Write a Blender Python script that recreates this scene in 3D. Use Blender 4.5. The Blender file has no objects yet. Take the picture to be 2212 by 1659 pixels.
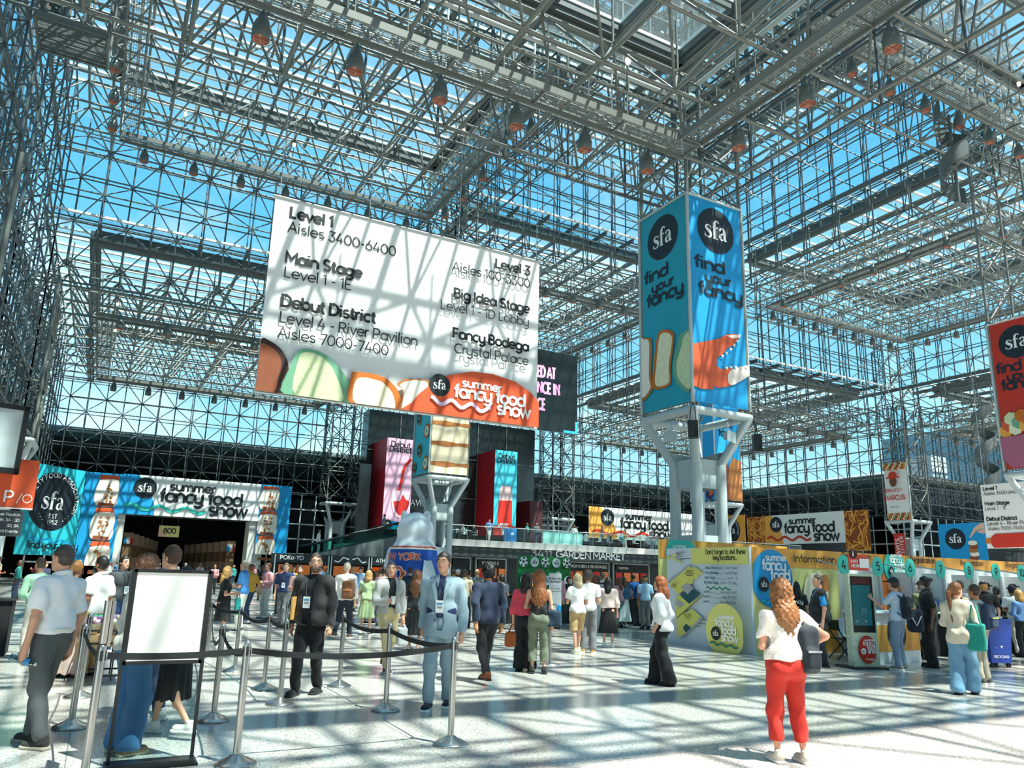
import bpy, math, random
import numpy as np
from mathutils import Matrix, Vector
PI = math.pi
rnd = random.Random(7)
SC = bpy.context.scene
COL = SC.collection
# ------------------------------------------------------------------ camera
F_PX, YAW, PITCH, ROLL, PCX, PCY, EYE = 1611.1, 1.08628454, .228542151, .0289476, 1086.695, 864.788, 1.65
def cam_axes():
    h = np.array([math.cos(YAW), math.sin(YAW), 0]); r0 = np.array([math.sin(YAW), -math.cos(YAW), 0])
    fw = h*math.cos(PITCH)+np.array([0, 0, math.sin(PITCH)]); u0 = np.cross(r0, fw)
    c, s = math.cos(ROLL), math.sin(ROLL)
    return np.array([c*r0+s*u0, -s*r0+c*u0, fw])
CAM_M = cam_axes()
camd = bpy.data.cameras.new('camera'); cam = bpy.data.objects.new('camera', camd); COL.objects.link(cam)
camd.sensor_width = 36.0; camd.lens = F_PX*36/2212
camd.shift_x = (1106-PCX)/2212; camd.shift_y = (PCY-829.5)/2212
camd.clip_start = .1; camd.clip_end = 3000
mw = Matrix.Identity(4)
for i in range(3):
    mw[i][0], mw[i][1], mw[i][2] = CAM_M[0][i], CAM_M[1][i], -CAM_M[2][i]
mw[2][3] = EYE
cam.matrix_world = mw
SC.camera = cam
# ------------------------------------------------------------------ light and sky
SC.view_settings.view_transform = 'Standard'; SC.view_settings.look = 'None'
SC.view_settings.exposure = 0.25; SC.view_settings.gamma = 1.0; SC.view_settings.use_curve_mapping = False
SC.cycles.max_bounces = 7; SC.cycles.diffuse_bounces = 3; SC.cycles.glossy_bounces = 3
SC.cycles.transmission_bounces = 4; SC.cycles.transparent_max_bounces = 40
SC.cycles.caustics_reflective = False; SC.cycles.caustics_refractive = False
SC.cycles.sample_clamp_indirect = 6
sund = bpy.data.lights.new('sun', 'SUN'); sun = bpy.data.objects.new('sun', sund); COL.objects.link(sun)
sund.energy = 12.0; sund.angle = math.radians(.6); sund.color = (1, .93, .83)
SUN_DIR = Vector((.47*math.cos(math.radians(64)), -.88*math.cos(math.radians(64)), math.sin(math.radians(64)))).normalized()
sun.rotation_euler = SUN_DIR.to_track_quat('Z', 'Y').to_euler(); sun.location = (20, -30, 80)
wd = bpy.data.worlds.new('sky'); SC.world = wd; wd.use_nodes = True
def build_sky():
    nt = wd.node_tree; nt.nodes.clear(); N = nt.nodes.new; L = nt.links.new
    out = N('ShaderNodeOutputWorld'); bg = N('ShaderNodeBackground'); L(bg.outputs[0], out.inputs[0])
    tc = N('ShaderNodeTexCoord'); sep = N('ShaderNodeSeparateXYZ'); L(tc.outputs['Generated'], sep.inputs[0])
    ramp = N('ShaderNodeValToRGB'); L(sep.outputs['Z'], ramp.inputs[0])
    els = ramp.color_ramp.elements
    els[0].position = 0.0; els[0].color = (.68, .86, .93, 1)
    els[1].position = .75; els[1].color = (.075, .37, .70, 1)
    e = els.new(.18); e.color = (.38, .75, .92, 1)
    e = els.new(.42); e.color = (.16, .55, .85, 1)
    mp = N('ShaderNodeMapping'); L(tc.outputs['Generated'], mp.inputs[0]); mp.inputs['Scale'].default_value = (1.6, 1.6, 4.2)
    nz = N('ShaderNodeTexNoise'); L(mp.outputs[0], nz.inputs['Vector']); nz.inputs['Scale'].default_value = 2.1
    nz.inputs['Detail'].default_value = 7; nz.inputs['Roughness'].default_value = .62
    cr = N('ShaderNodeValToRGB'); L(nz.outputs['Fac'], cr.inputs[0])
    cr.color_ramp.elements[0].position = .52; cr.color_ramp.elements[1].position = .74
    m1 = N('ShaderNodeMath'); m1.operation = 'MULTIPLY'; L(cr.outputs[0], m1.inputs[0])
    r2 = N('ShaderNodeMapRange'); L(sep.outputs['Z'], r2.inputs[0]); r2.inputs[1].default_value = .3; r2.inputs[2].default_value = .62
    r2.inputs[3].default_value = .9; r2.inputs[4].default_value = .05; L(r2.outputs[0], m1.inputs[1])
    mix = N('ShaderNodeMixRGB'); L(m1.outputs[0], mix.inputs[0]); L(ramp.outputs[0], mix.inputs[1]); mix.inputs[2].default_value = (.92, .96, 1, 1)
    L(mix.outputs[0], bg.inputs[0]); bg.inputs[1].default_value = 1.15
build_sky()
# ------------------------------------------------------------------ projection helpers (pixel of the photograph -> point on a real plane)
def ray(px, py): return CAM_M.T @ np.array([(px-PCX)/F_PX, -(py-PCY)/F_PX, 1.0])
def on_floor(px, py, z=0.0):
    d = ray(px, py); t = (z-EYE)/d[2]; return np.array([d[0]*t, d[1]*t, z])
def on_x(px, py, X): d = ray(px, py); return np.array([0, 0, EYE])+d*X/d[0]
def on_y(px, py, Y): d = ray(px, py); return np.array([0, 0, EYE])+d*Y/d[1]
def at_dist(px, py, dist): d = ray(px, py); return np.array([0, 0, EYE])+d*dist/math.hypot(d[0], d[1])
def proj(p):
    c = CAM_M @ (np.array(p, float)-np.array([0, 0, EYE])); return (PCX+F_PX*c[0]/c[2], PCY-F_PX*c[1]/c[2], c[2])
BAY = 27.432; MOD = 3.048
XG = [-5.616+BAY*i for i in range(5)]      # column lines
YG = [-3.694+BAY*i for i in range(4)]
# ------------------------------------------------------------------ materials
MATS = {}
def srgb(h):
    if isinstance(h, str):
        h = h.lstrip('#'); c = [int(h[i:i+2], 16)/255 for i in (0, 2, 4)]
    else: c = list(h)
    return tuple((x/12.92 if x <= .04045 else ((x+.055)/1.055)**2.4) for x in c)
def mat(name, col, rough=.6, metal=0.0, var=.08, scale=8.0, spec=.5, bump=0.0, emit=0.0, coat=0.0, sheen=0.0):
    if name in MATS: return MATS[name]
    m = bpy.data.materials.new(name); m.use_nodes = True; nt = m.node_tree
    b = nt.nodes['Principled BSDF']; c = srgb(col)
    b.inputs['Roughness'].default_value = rough; b.inputs['Metallic'].default_value = metal
    b.inputs['Specular IOR Level'].default_value = spec; b.inputs['Coat Weight'].default_value = coat
    b.inputs['Sheen Weight'].default_value = sheen
    b.inputs['Base Color'].default_value = (*c, 1)
    if var > 0:
        tc = nt.nodes.new('ShaderNodeTexCoord'); nz = nt.nodes.new('ShaderNodeTexNoise'); nz.inputs['Scale'].default_value = scale
        nz.inputs['Detail'].default_value = 4
        nt.links.new(tc.outputs['Object'], nz.inputs['Vector'])
        mx = nt.nodes.new('ShaderNodeMixRGB'); nt.links.new(nz.outputs['Fac'], mx.inputs[0])
        mx.inputs[1].default_value = (*[x*(1-var) for x in c], 1); mx.inputs[2].default_value = (*[min(1, x*(1+var)) for x in c], 1)
        nt.links.new(mx.outputs[0], b.inputs['Base Color'])
        if bump > 0:
            bp = nt.nodes.new('ShaderNodeBump'); bp.inputs['Strength'].default_value = bump; nt.links.new(nz.outputs['Fac'], bp.inputs['Height'])
            nt.links.new(bp.outputs[0], b.inputs['Normal'])
    if emit > 0:
        b.inputs['Emission Color'].default_value = (*c, 1); b.inputs['Emission Strength'].default_value = emit
    MATS[name] = m; return m
def glass_mat(name, tint, gloss=.08, rough=.03, frost=0.0):
    if name in MATS: return MATS[name]
    m = bpy.data.materials.new(name); m.use_nodes = True; nt = m.node_tree; nt.nodes.clear(); N = nt.nodes.new; L = nt.links.new
    out = N('ShaderNodeOutputMaterial'); tr = N('ShaderNodeBsdfTransparent'); tr.inputs[0].default_value = (*srgb(tint), 1)
    gl = N('ShaderNodeBsdfGlossy'); gl.inputs['Roughness'].default_value = rough; gl.inputs[0].default_value = (.9, .95, 1, 1)
    mx = N('ShaderNodeMixShader'); lw = N('ShaderNodeLayerWeight'); lw.inputs[0].default_value = .25
    mr = N('ShaderNodeMath'); mr.operation = 'MULTIPLY'; mr.inputs[1].default_value = gloss*4; L(lw.outputs['Facing'], mr.inputs[0])
    L(mr.outputs[0], mx.inputs[0]); L(tr.outputs[0], mx.inputs[1]); L(gl.outputs[0], mx.inputs[2])
    last = mx
    if frost > 0:
        df = N('ShaderNodeBsdfTranslucent'); df.inputs[0].default_value = (.75, .9, .92, 1)
        m2 = N('ShaderNodeMixShader'); m2.inputs[0].default_value = frost; L(mx.outputs[0], m2.inputs[1]); L(df.outputs[0], m2.inputs[2]); last = m2
    L(last.outputs[0], out.inputs[0]); MATS[name] = m; return m
# ------------------------------------------------------------------ mesh builder
class MB:
    """collects geometry; build() links it as ONE mesh object with one or more materials"""
    def __init__(s): s.v = []; s.f = []; s.mi = []; s.n = 0; s.mats = []; s.smooth = []
    def m(s, material):
        if material not in s.mats: s.mats.append(material)
        return s.mats.index(material)
    def add(s, verts, faces, material, smooth=False):
        k = s.m(material); v = np.asarray(verts, float).reshape(-1, 3)
        s.v.append(v)
        for f in faces: s.f.append(tuple(int(i)+s.n for i in f)); s.mi.append(k); s.smooth.append(smooth)
        s.n += len(v); return s
    def box(s, lo, hi, material, M=None):
        (a, b, c), (d, e, f) = lo, hi
        v = np.array([(a, b, c), (d, b, c), (d, e, c), (a, e, c), (a, b, f), (d, b, f), (d, e, f), (a, e, f)], float)
        if M is not None: v = v @ np.array(M)[:3, :3].T + np.array(M)[:3, 3]
        return s.add(v, [(3, 2, 1, 0), (4, 5, 6, 7), (0, 1, 5, 4), (1, 2, 6, 5), (2, 3, 7, 6), (3, 0, 4, 7)], material)
    def bar(s, p, q, w, h, material, up=(0, 0, 1)):
        p = np.array(p, float); q = np.array(q, float); d = q-p; L = np.linalg.norm(d); d /= L
        u = np.array(up, float); sd = np.cross(d, u)
        if np.linalg.norm(sd) < 1e-4: sd = np.cross(d, np.array([1., 0, 0]))
        sd /= np.linalg.norm(sd); u = np.cross(sd, d)
        v = [p+a*sd*w/2+b*u*h/2 for a, b in ((-1, -1), (1, -1), (1, 1), (-1, 1))]+[q+a*sd*w/2+b*u*h/2 for a, b in ((-1, -1), (1, -1), (1, 1), (-1, 1))]
        return s.add(v, [(0, 1, 2, 3), (7, 6, 5, 4), (4, 5, 1, 0), (5, 6, 2, 1), (6, 7, 3, 2), (7, 4, 0, 3)], material)
    def tubes(s, P, Q, r, material, n=6):
        P = np.asarray(P, float).reshape(-1, 3); Q = np.asarray(Q, float).reshape(-1, 3)
        d = Q-P; L = np.linalg.norm(d, axis=1); ok = L > 1e-5; P, Q, d, L = P[ok], Q[ok], d[ok], L[ok]
        d = d/L[:, None]; ref = np.where(np.abs(d[:, 2:3]) > .9, np.array([[1., 0, 0]]), np.array([[0, 0, 1.]]))
        a = np.cross(d, ref); a /= np.linalg.norm(a, axis=1)[:, None]; b = np.cross(d, a)
        th = np.arange(n)*2*PI/n; ring = (np.cos(th)[None, :, None]*a[:, None]+np.sin(th)[None, :, None]*b[:, None])*r
        v = np.concatenate([P[:, None]+ring, Q[:, None]+ring], 1).reshape(-1, 3)
        k = s.m(material); base = s.n+np.arange(len(P))*2*n
        for i in range(n):
            j = (i+1) % n
            quad = np.stack([base+i, base+j, base+n+j, base+n+i], 1)
            s.f.extend(map(tuple, quad.tolist())); s.mi.extend([k]*len(P)); s.smooth.extend([True]*len(P))
        s.v.append(v); s.n += len(v); return s
    def tube(s, p, q, r, material, n=12, r2=None, caps=True):
        p = np.array(p, float); q = np.array(q, float); r2 = r if r2 is None else r2
        d = q-p; d /= np.linalg.norm(d); ref = np.array([1., 0, 0]) if abs(d[2]) > .9 else np.array([0, 0, 1.])
        a = np.cross(d, ref); a /= np.linalg.norm(a); b = np.cross(d, a); th = np.arange(n)*2*PI/n
        ring = np.cos(th)[:, None]*a+np.sin(th)[:, None]*b
        v = np.concatenate([p+ring*r, q+ring*r2]); f = [(i, (i+1) % n, n+(i+1) % n, n+i) for i in range(n)]
        s.add(v, f, material, True)
        if caps:
            s.add(p+ring*r, [tuple(range(n-1, -1, -1))], material); s.add(q+ring*r2, [tuple(range(n))], material)
        return s
    def path(s, pts, r, material, n=8, closed=False):
        pts = [np.array(p, float) for p in pts]; N = len(pts); rings = []
        for i, p in enumerate(pts):
            a = pts[i-1] if (i > 0 or closed) else p; b = pts[(i+1) % N] if (i < N-1 or closed) else p
            d = b-a; d /= max(np.linalg.norm(d), 1e-9); rings.append((p, d))
        ref = np.array([0.13, .21, .97]); v = []
        for p, d in rings:
            u = np.cross(d, ref)
            if np.linalg.norm(u) < .05: u = np.cross(d, np.array([1., 0, 0]))
            u /= np.linalg.norm(u); w = np.cross(d, u)
            rr = r
            v += [p+(math.cos(t*2*PI/n)*u+math.sin(t*2*PI/n)*w)*rr for t in range(n)]
        f = []
        for i in range(N if closed else N-1):
            o = i*n; o2 = ((i+1) % N)*n
            f += [(o+t, o+(t+1) % n, o2+(t+1) % n, o2+t) for t in range(n)]
        s.add(v, f, material, True)
        if not closed: s.add(v[:n], [tuple(range(n-1, -1, -1))], material); s.add(v[-n:], [tuple(range(n))], material)
        return s
    def lathe(s, prof, centre, material, n=24, axis='z', M=None):
        v = []
        for (r, z) in prof:
            for t in range(n):
                a = t*2*PI/n; v.append((r*math.cos(a), r*math.sin(a), z))
        v = np.array(v)
        if M is not None: v = v @ np.array(M)[:3, :3].T
        v = v+np.array(centre, float)
        f = []
        for i in range(len(prof)-1):
            f += [(i*n+t, i*n+(t+1) % n, (i+1)*n+(t+1) % n, (i+1)*n+t) for t in range(n)]
        return s.add(v, f, material, True)
    def quad(s, a, b, c, d, material): return s.add([a, b, c, d], [(0, 1, 2, 3)], material)
    def prism(s, poly, n, t, material):
        """poly: 3D outline; n: unit normal; t: thickness along n"""
        P = np.array(poly, float); n = np.array(n, float); k = len(P); v = np.concatenate([P, P+n*t])
        f = [tuple(range(k-1, -1, -1)), tuple(range(k, 2*k))]+[(i, (i+1) % k, k+(i+1) % k, k+i) for i in range(k)]
        return s.add(v, f, material)
    def build(s, name, parent=None, loc=None, kind=None):
        me = bpy.data.meshes.new(name)
        V = np.concatenate(s.v) if s.v else np.zeros((0, 3))
        if loc is not None: V = V-np.array(loc, float)
        me.from_pydata(V.tolist(), [], s.f)
        for m_ in s.mats: me.materials.append(m_)
        me.polygons.foreach_set('material_index', s.mi); me.polygons.foreach_set('use_smooth', s.smooth)
        me.update()
        o = bpy.data.objects.new(name, me); COL.objects.link(o)
        if loc is not None and parent is None: o.location = loc
        if parent is not None: o.parent = parent
        if kind: o['kind'] = kind
        return o
def tag(o, label, cat, group=None):
    o['label'] = label; o['category'] = cat
    if group: o['group'] = group
    return o
def thing(name, label, cat, loc=(0, 0, 0), rz=0.0, group=None):
    o = bpy.data.objects.new(name, None); COL.objects.link(o); o.location = loc; o.rotation_euler = (0, 0, rz)
    o.empty_display_size = .1
    return tag(o, label, cat, group)
def copy_tree(o, loc=None, rz=None, label=None, group=None, parent=None):
    c = o.copy(); COL.objects.link(c)
    if parent is not None: c.parent = parent
    if loc is not None: c.location = loc
    if rz is not None: c.rotation_euler = (0, 0, rz)
    if label: c['label'] = label
    if group: c['group'] = group
    for ch in KIDS(o): copy_tree(ch, parent=c)
    return c
def KIDS(o): return [c for c in COL.objects if c.parent == o]
# ------------------------------------------------------------------ large structure
STEEL = mat('painted_steel', '#747771', rough=.38, var=.10, scale=3)
STEEL_D = mat('dark_steel', '#5d6563', rough=.5, var=.12, scale=3)
MULL = mat('white_mullion', '#e4e9e8', rough=.45, var=.04)
WSTEEL = mat('wall_steel_backlit', '#4f585a', rough=.36, var=.1, scale=3)  # darker copy of the painted steel: backlit shade of the walls put into the colour
GASKET = mat('mullion_grey', '#5c686b', rough=.4, var=.06)
GUTTER = mat('gutter_metal', '#59605f', rough=.5, var=.1)
G_WALL = glass_mat('wall_glass', '#e0f3f7', gloss=.05)
G_ROOF = glass_mat('roof_glass', '#dbeef0', gloss=.06, frost=.05)
PIPE = mat('column_paint', '#b9c2c2', rough=.38, var=.05, scale=2)
LOW, MID, TALL = 18.288, 27.432, 36.576
ROOF_UP = 5.0
def spaceframe(mb, o, u, v, w, nu, nv, depth, r=.055, rd=.042, m=MOD, ns=5, steel=None):
    """double-layer grid: near layer at o, far layer shifted half a module and depth along w"""
    st = steel or STEEL
    o, u, v, w = [np.array(x, float) for x in (o, u, v, w)]
    g = lambda i, j: o+u*m*np.asarray(i)[..., None]+v*m*np.asarray(j)[..., None]
    h = lambda i, j: g(i+.5, j+.5)+w*depth
    I, J = np.meshgrid(np.arange(nu), np.arange(nv+1), indexing='ij'); mb.tubes(g(I, J), g(I+1, J), r, st, ns)
    I, J = np.meshgrid(np.arange(nu+1), np.arange(nv), indexing='ij'); mb.tubes(g(I, J), g(I, J+1), r, st, ns)
    I, J = np.meshgrid(np.arange(nu-1), np.arange(nv), indexing='ij'); mb.tubes(h(I, J), h(I+1, J), r, st, ns)
    I, J = np.meshgrid(np.arange(nu), np.arange(nv-1), indexing='ij'); mb.tubes(h(I, J), h(I, J+1), r, st, ns)
    I, J = np.meshgrid(np.arange(nu), np.arange(nv), indexing='ij')
    for a, b in ((0, 0), (1, 0), (0, 1), (1, 1)): mb.tubes(h(I, J), g(I+a, J+b), rd, st, ns)
def nodes(mb, o, u, v, nu, nv, m=MOD, r=.11):
    o, u, v = [np.array(x, float) for x in (o, u, v)]
    for i in range(nu+1):
        for j in range(nv+1):
            c = o+u*m*i+v*m*j; mb.tube(c-np.array([0, 0, r]), c+np.array([0, 0, r]), r, STEEL, 6)
def wall_panel(name, o, u, L, z0, z1, n, inner=-.76, glass_z0=None, mull=True, label=None):
    """space-frame wall: o plan origin on the grid line, u along, n outward"""
    o = np.array([o[0], o[1], 0.]); u = np.array([u[0], u[1], 0.]); n = np.array([n[0], n[1], 0.]); up = np.array([0, 0, 1.])
    nu = int(round(L/MOD)); nv = int(round((z1-z0)/MOD)); zt = z0+nv*MOD
    mb = MB(); spaceframe(mb, o+n*inner+up*z0, u, up, n, nu, nv, 1.52, steel=WSTEEL)
    mb.build(name, kind='structure')
    gz = z0 if glass_z0 is None else glass_z0
    mm = MB(); go = o+n*1.15
    P, Q = [], []
    for i in range(2*nu+1):
        P.append(go+u*MOD*.5*i+up*gz); Q.append(go+u*MOD*.5*i+up*zt)
    for a, b in zip(P, Q): mm.bar(a, b, .07, .12, GASKET, up=n)
    k = 0; z = gz
    while z <= zt+.01:
        mm.bar(go+up*z, go+u*L+up*z, .06, .12, GASKET, up=n); z += MOD*.5
    mm.build(name+'_mullion_trim', kind='structure')
    gl = MB(); gl.quad(go+up*gz, go+u*L+up*gz, go+u*L+up*zt, go+up*zt, G_WALL)
    gl.build('window_'+name.replace('wall_', ''), kind='structure')
def roof_panel(name, i, j, B, bars='x'):
    x0, x1, y0, y1 = XG[i], XG[i]+BAY, YG[j], YG[j]+BAY
    mb = MB(); spaceframe(mb, (x0, y0, B), (1, 0, 0), (0, 1, 0), (0, 0, 1), 9, 9, 2.3, r=.075, rd=.055)
    mb.build('ceiling_truss_'+name, kind='structure')
    zt = B+ROOF_UP; mm = MB(); ins = 2.75
    for a, b in (((x0+ins, y0+ins), (x1-ins, y0+ins)), ((x1-ins, y0+ins), (x1-ins, y1-ins)), ((x1-ins, y1-ins), (x0+ins, y1-ins)), ((x0+ins, y1-ins), (x0+ins, y0+ins))):
        mm.bar((*a, zt-.35), (*b, zt-.35), .55, .7, GUTTER); mm.bar((*a, zt-.95), (*b, zt-.95), .18, .3, STEEL)
    n = 9 if bars == 'grid' else 18
    if bars == 'grid':
        for k in range(10):
            t = k/9
            for d, g_, w_ in ((-.08, MULL, .2), (-.3, GUTTER, .12)):
                mm.bar((x0, y0+BAY*t, zt+d), (x1, y0+BAY*t, zt+d), w_, .14 if g_ is MULL else .3, g_); mm.bar((x0+BAY*t, y0, zt+d-.01), (x0+BAY*t, y1, zt+d-.01), w_, .14 if g_ is MULL else .3, g_)
    for k in range(n+1):
        if bars == 'grid': break
        t = k/n
        if bars == 'x': mm.bar((x0, y0+BAY*t, zt-.08), (x1, y0+BAY*t, zt-.08), .2, .14, MULL)
        else: mm.bar((x0+BAY*t, y0, zt-.08), (x0+BAY*t, y1, zt-.08), .2, .14, MULL)
    for k in range(10 if bars != 'grid' else 0):
        t = k/9
        if bars == 'x': mm.bar((x0+BAY*t, y0, zt-.3), (x0+BAY*t, y1, zt-.3), .16, .34, GUTTER)
        else: mm.bar((x0, y0+BAY*t, zt-.3), (x1, y0+BAY*t, zt-.3), .16, .34, GUTTER)
    mm.build('ceiling_trim_'+name, kind='structure')
    st = MB()    # short struts that carry the skylight on the truss
    I, J = np.meshgrid(np.arange(9)+.5, np.arange(9)+.5, indexing='ij')
    P = np.stack([x0+I*MOD, y0+J*MOD, np.full_like(I, B+2.3)], -1); Q = P.copy(); Q[..., 2] = zt-.4
    st.tubes(P, Q, .05, STEEL, 5); st.build('ceiling_strut_trim_'+name, kind='structure')
    gl = MB(); gl.quad((x0, y0, zt), (x1, y0, zt), (x1, y1, zt), (x0, y1, zt), G_ROOF); gl.build('ceiling_glass_'+name, kind='structure')
CELLS = {(0, 0): ('front_left', LOW, 'grid'), (0, 1): ('middle_left', MID, 'x'), (1, 0): ('front_right', MID, 'y'), (1, 1): ('centre', TALL, 'x'),
         (0, 2): ('rear_left', LOW, 'x'), (1, 2): ('rear_middle', MID, 'x'), (2, 1): ('far_right', MID, 'x'), (2, 2): ('rear_right', LOW, 'x'), (3, 1): ('outer_right', LOW, 'x')}
for (i, j), (nm, B, br) in CELLS.items(): roof_panel(nm, i, j, B, br)
Y2, Y3 = YG[2], YG[3]; X1, X2, X3 = XG[1], XG[2], XG[3]
wall_panel('wall_upper_left', (XG[0], Y2), (1, 0), BAY, LOW, MID+MOD, (0, 1), glass_z0=LOW+ROOF_UP)
wall_panel('wall_upper_centre', (X1, Y2), (1, 0), BAY, MID, TALL+MOD, (0, 1), glass_z0=MID+ROOF_UP-1.5)
wall_panel('wall_upper_right', (X2, YG[1]), (0, 1), BAY, MID, TALL+MOD, (1, 0), glass_z0=MID+ROOF_UP-1.5)
wall_panel('wall_rear_left', (XG[0], Y3), (1, 0), BAY, 3*MOD, LOW+MOD, (0, 1))
wall_panel('wall_rear_centre', (X1, Y3), (1, 0), BAY, 3*MOD, MID+MOD, (0, 1))
wall_panel('wall_rear_right', (X2, Y3), (1, 0), BAY, 3*MOD, LOW+MOD, (0, 1))
wall_panel('wall_step_centre', (X2, Y2), (0, 1), BAY, LOW, MID+MOD, (1, 0), glass_z0=LOW+ROOF_UP)
wall_panel('wall_step_right', (X2, Y2), (1, 0), BAY, LOW, MID+MOD, (0, 1), glass_z0=LOW+ROOF_UP)
wall_panel('wall_step_outer', (X3, YG[1]), (0, 1), BAY, LOW, MID+MOD, (1, 0), glass_z0=LOW+ROOF_UP)
wall_panel('wall_far_right', (X3, Y2), (0, 1), BAY, 3*MOD, LOW+MOD, (1, 0))
wall_panel('wall_outer_right', (X3, Y2), (1, 0), BAY, 3*MOD, LOW+MOD, (0, 1))
wall_panel('wall_left_front', (XG[0], YG[0]), (0, 1), BAY, 3*MOD, LOW+MOD, (-1, 0))
wall_panel('wall_left_middle', (XG[0], YG[1]), (0, 1), BAY, 3*MOD, MID+MOD, (-1, 0))
wall_panel('wall_left_rear', (XG[0], Y2), (0, 1), BAY, 3*MOD, LOW+MOD, (-1, 0))
wall_panel('wall_clerestory_left', (XG[0], YG[1]), (1, 0), BAY, LOW, MID+MOD, (0, -1), glass_z0=LOW+ROOF_UP)
wall_panel('wall_clerestory_right', (X1, YG[0]), (0, 1), BAY, LOW, MID+MOD, (-1, 0), glass_z0=LOW+ROOF_UP)
wall_panel('wall_clerestory_centre', (X1, YG[1]), (0, 1), BAY, MID, TALL+MOD, (-1, 0), glass_z0=MID+ROOF_UP)
wall_panel('wall_clerestory_front', (X1, YG[1]), (1, 0), BAY, MID, TALL+MOD, (0, -1), glass_z0=MID+ROOF_UP)
# floor: polished speckled terrazzo with thin joints
def terrazzo():
    m = bpy.data.materials.new('terrazzo'); m.use_nodes = True; nt = m.node_tree; N = nt.nodes.new; L = nt.links.new
    b = nt.nodes['Principled BSDF']; tc = N('ShaderNodeTexCoord')
    v1 = N('ShaderNodeTexVoronoi'); v1.inputs['Scale'].default_value = 70; L(tc.outputs['Object'], v1.inputs['Vector'])
    v2 = N('ShaderNodeTexVoronoi'); v2.inputs['Scale'].default_value = 28; L(tc.outputs['Object'], v2.inputs['Vector'])
    r1 = N('ShaderNodeValToRGB'); L(v1.outputs['Color'], r1.inputs[0])
    e = r1.color_ramp.elements; e[0].position = .1; e[0].color = (*srgb('#96948f'), 1); e[1].position = .6; e[1].color = (*srgb('#dedad2'), 1)
    r2 = N('ShaderNodeValToRGB'); L(v2.outputs['Distance'], r2.inputs[0])
    e = r2.color_ramp.elements; e[0].position = .02; e[0].color = (.9, .89, .86, 1); e[1].position = .35; e[1].color = (.74, .74, .72, 1)
    mx = N('ShaderNodeMixRGB'); mx.blend_type = 'MULTIPLY'; mx.inputs[0].default_value = .6; L(r1.outputs[0], mx.inputs[1]); L(r2.outputs[0], mx.inputs[2])
    br = N('ShaderNodeTexBrick'); br.offset = 0; br.inputs['Scale'].default_value = 1; br.inputs['Mortar Size'].default_value = .006
    br.inputs['Brick Width'].default_value = 3.048; br.inputs['Row Height'].default_value = 3.048
    L(tc.outputs['Object'], br.inputs['Vector']); br.inputs['Color1'].default_value = (1, 1, 1, 1); br.inputs['Color2'].default_value = (.93, .93, .93, 1); br.inputs['Mortar'].default_value = (.45, .45, .45, 1)
    m2 = N('ShaderNodeMixRGB'); m2.blend_type = 'MULTIPLY'; m2.inputs[0].default_value = 1; L(mx.outputs[0], m2.inputs[1]); L(br.outputs['Color'], m2.inputs[2])
    L(m2.outputs[0], b.inputs['Base Color']); b.inputs['Roughness'].default_value = .16; b.inputs['Specular IOR Level'].default_value = .75
    nz = N('ShaderNodeTexNoise'); nz.inputs['Scale'].default_value = .8; L(tc.outputs['Object'], nz.inputs['Vector'])
    mr = N('ShaderNodeMapRange'); L(nz.outputs[0], mr.inputs[0]); mr.inputs[3].default_value = .1; mr.inputs[4].default_value = .24; L(mr.outputs[0], b.inputs['Roughness'])
    return m
fl = MB(); fl.quad((-40, -20, 0), (140, -20, 0), (140, 120, 0), (-40, 120, 0), terrazzo()); fl.build('floor', kind='structure')
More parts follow.
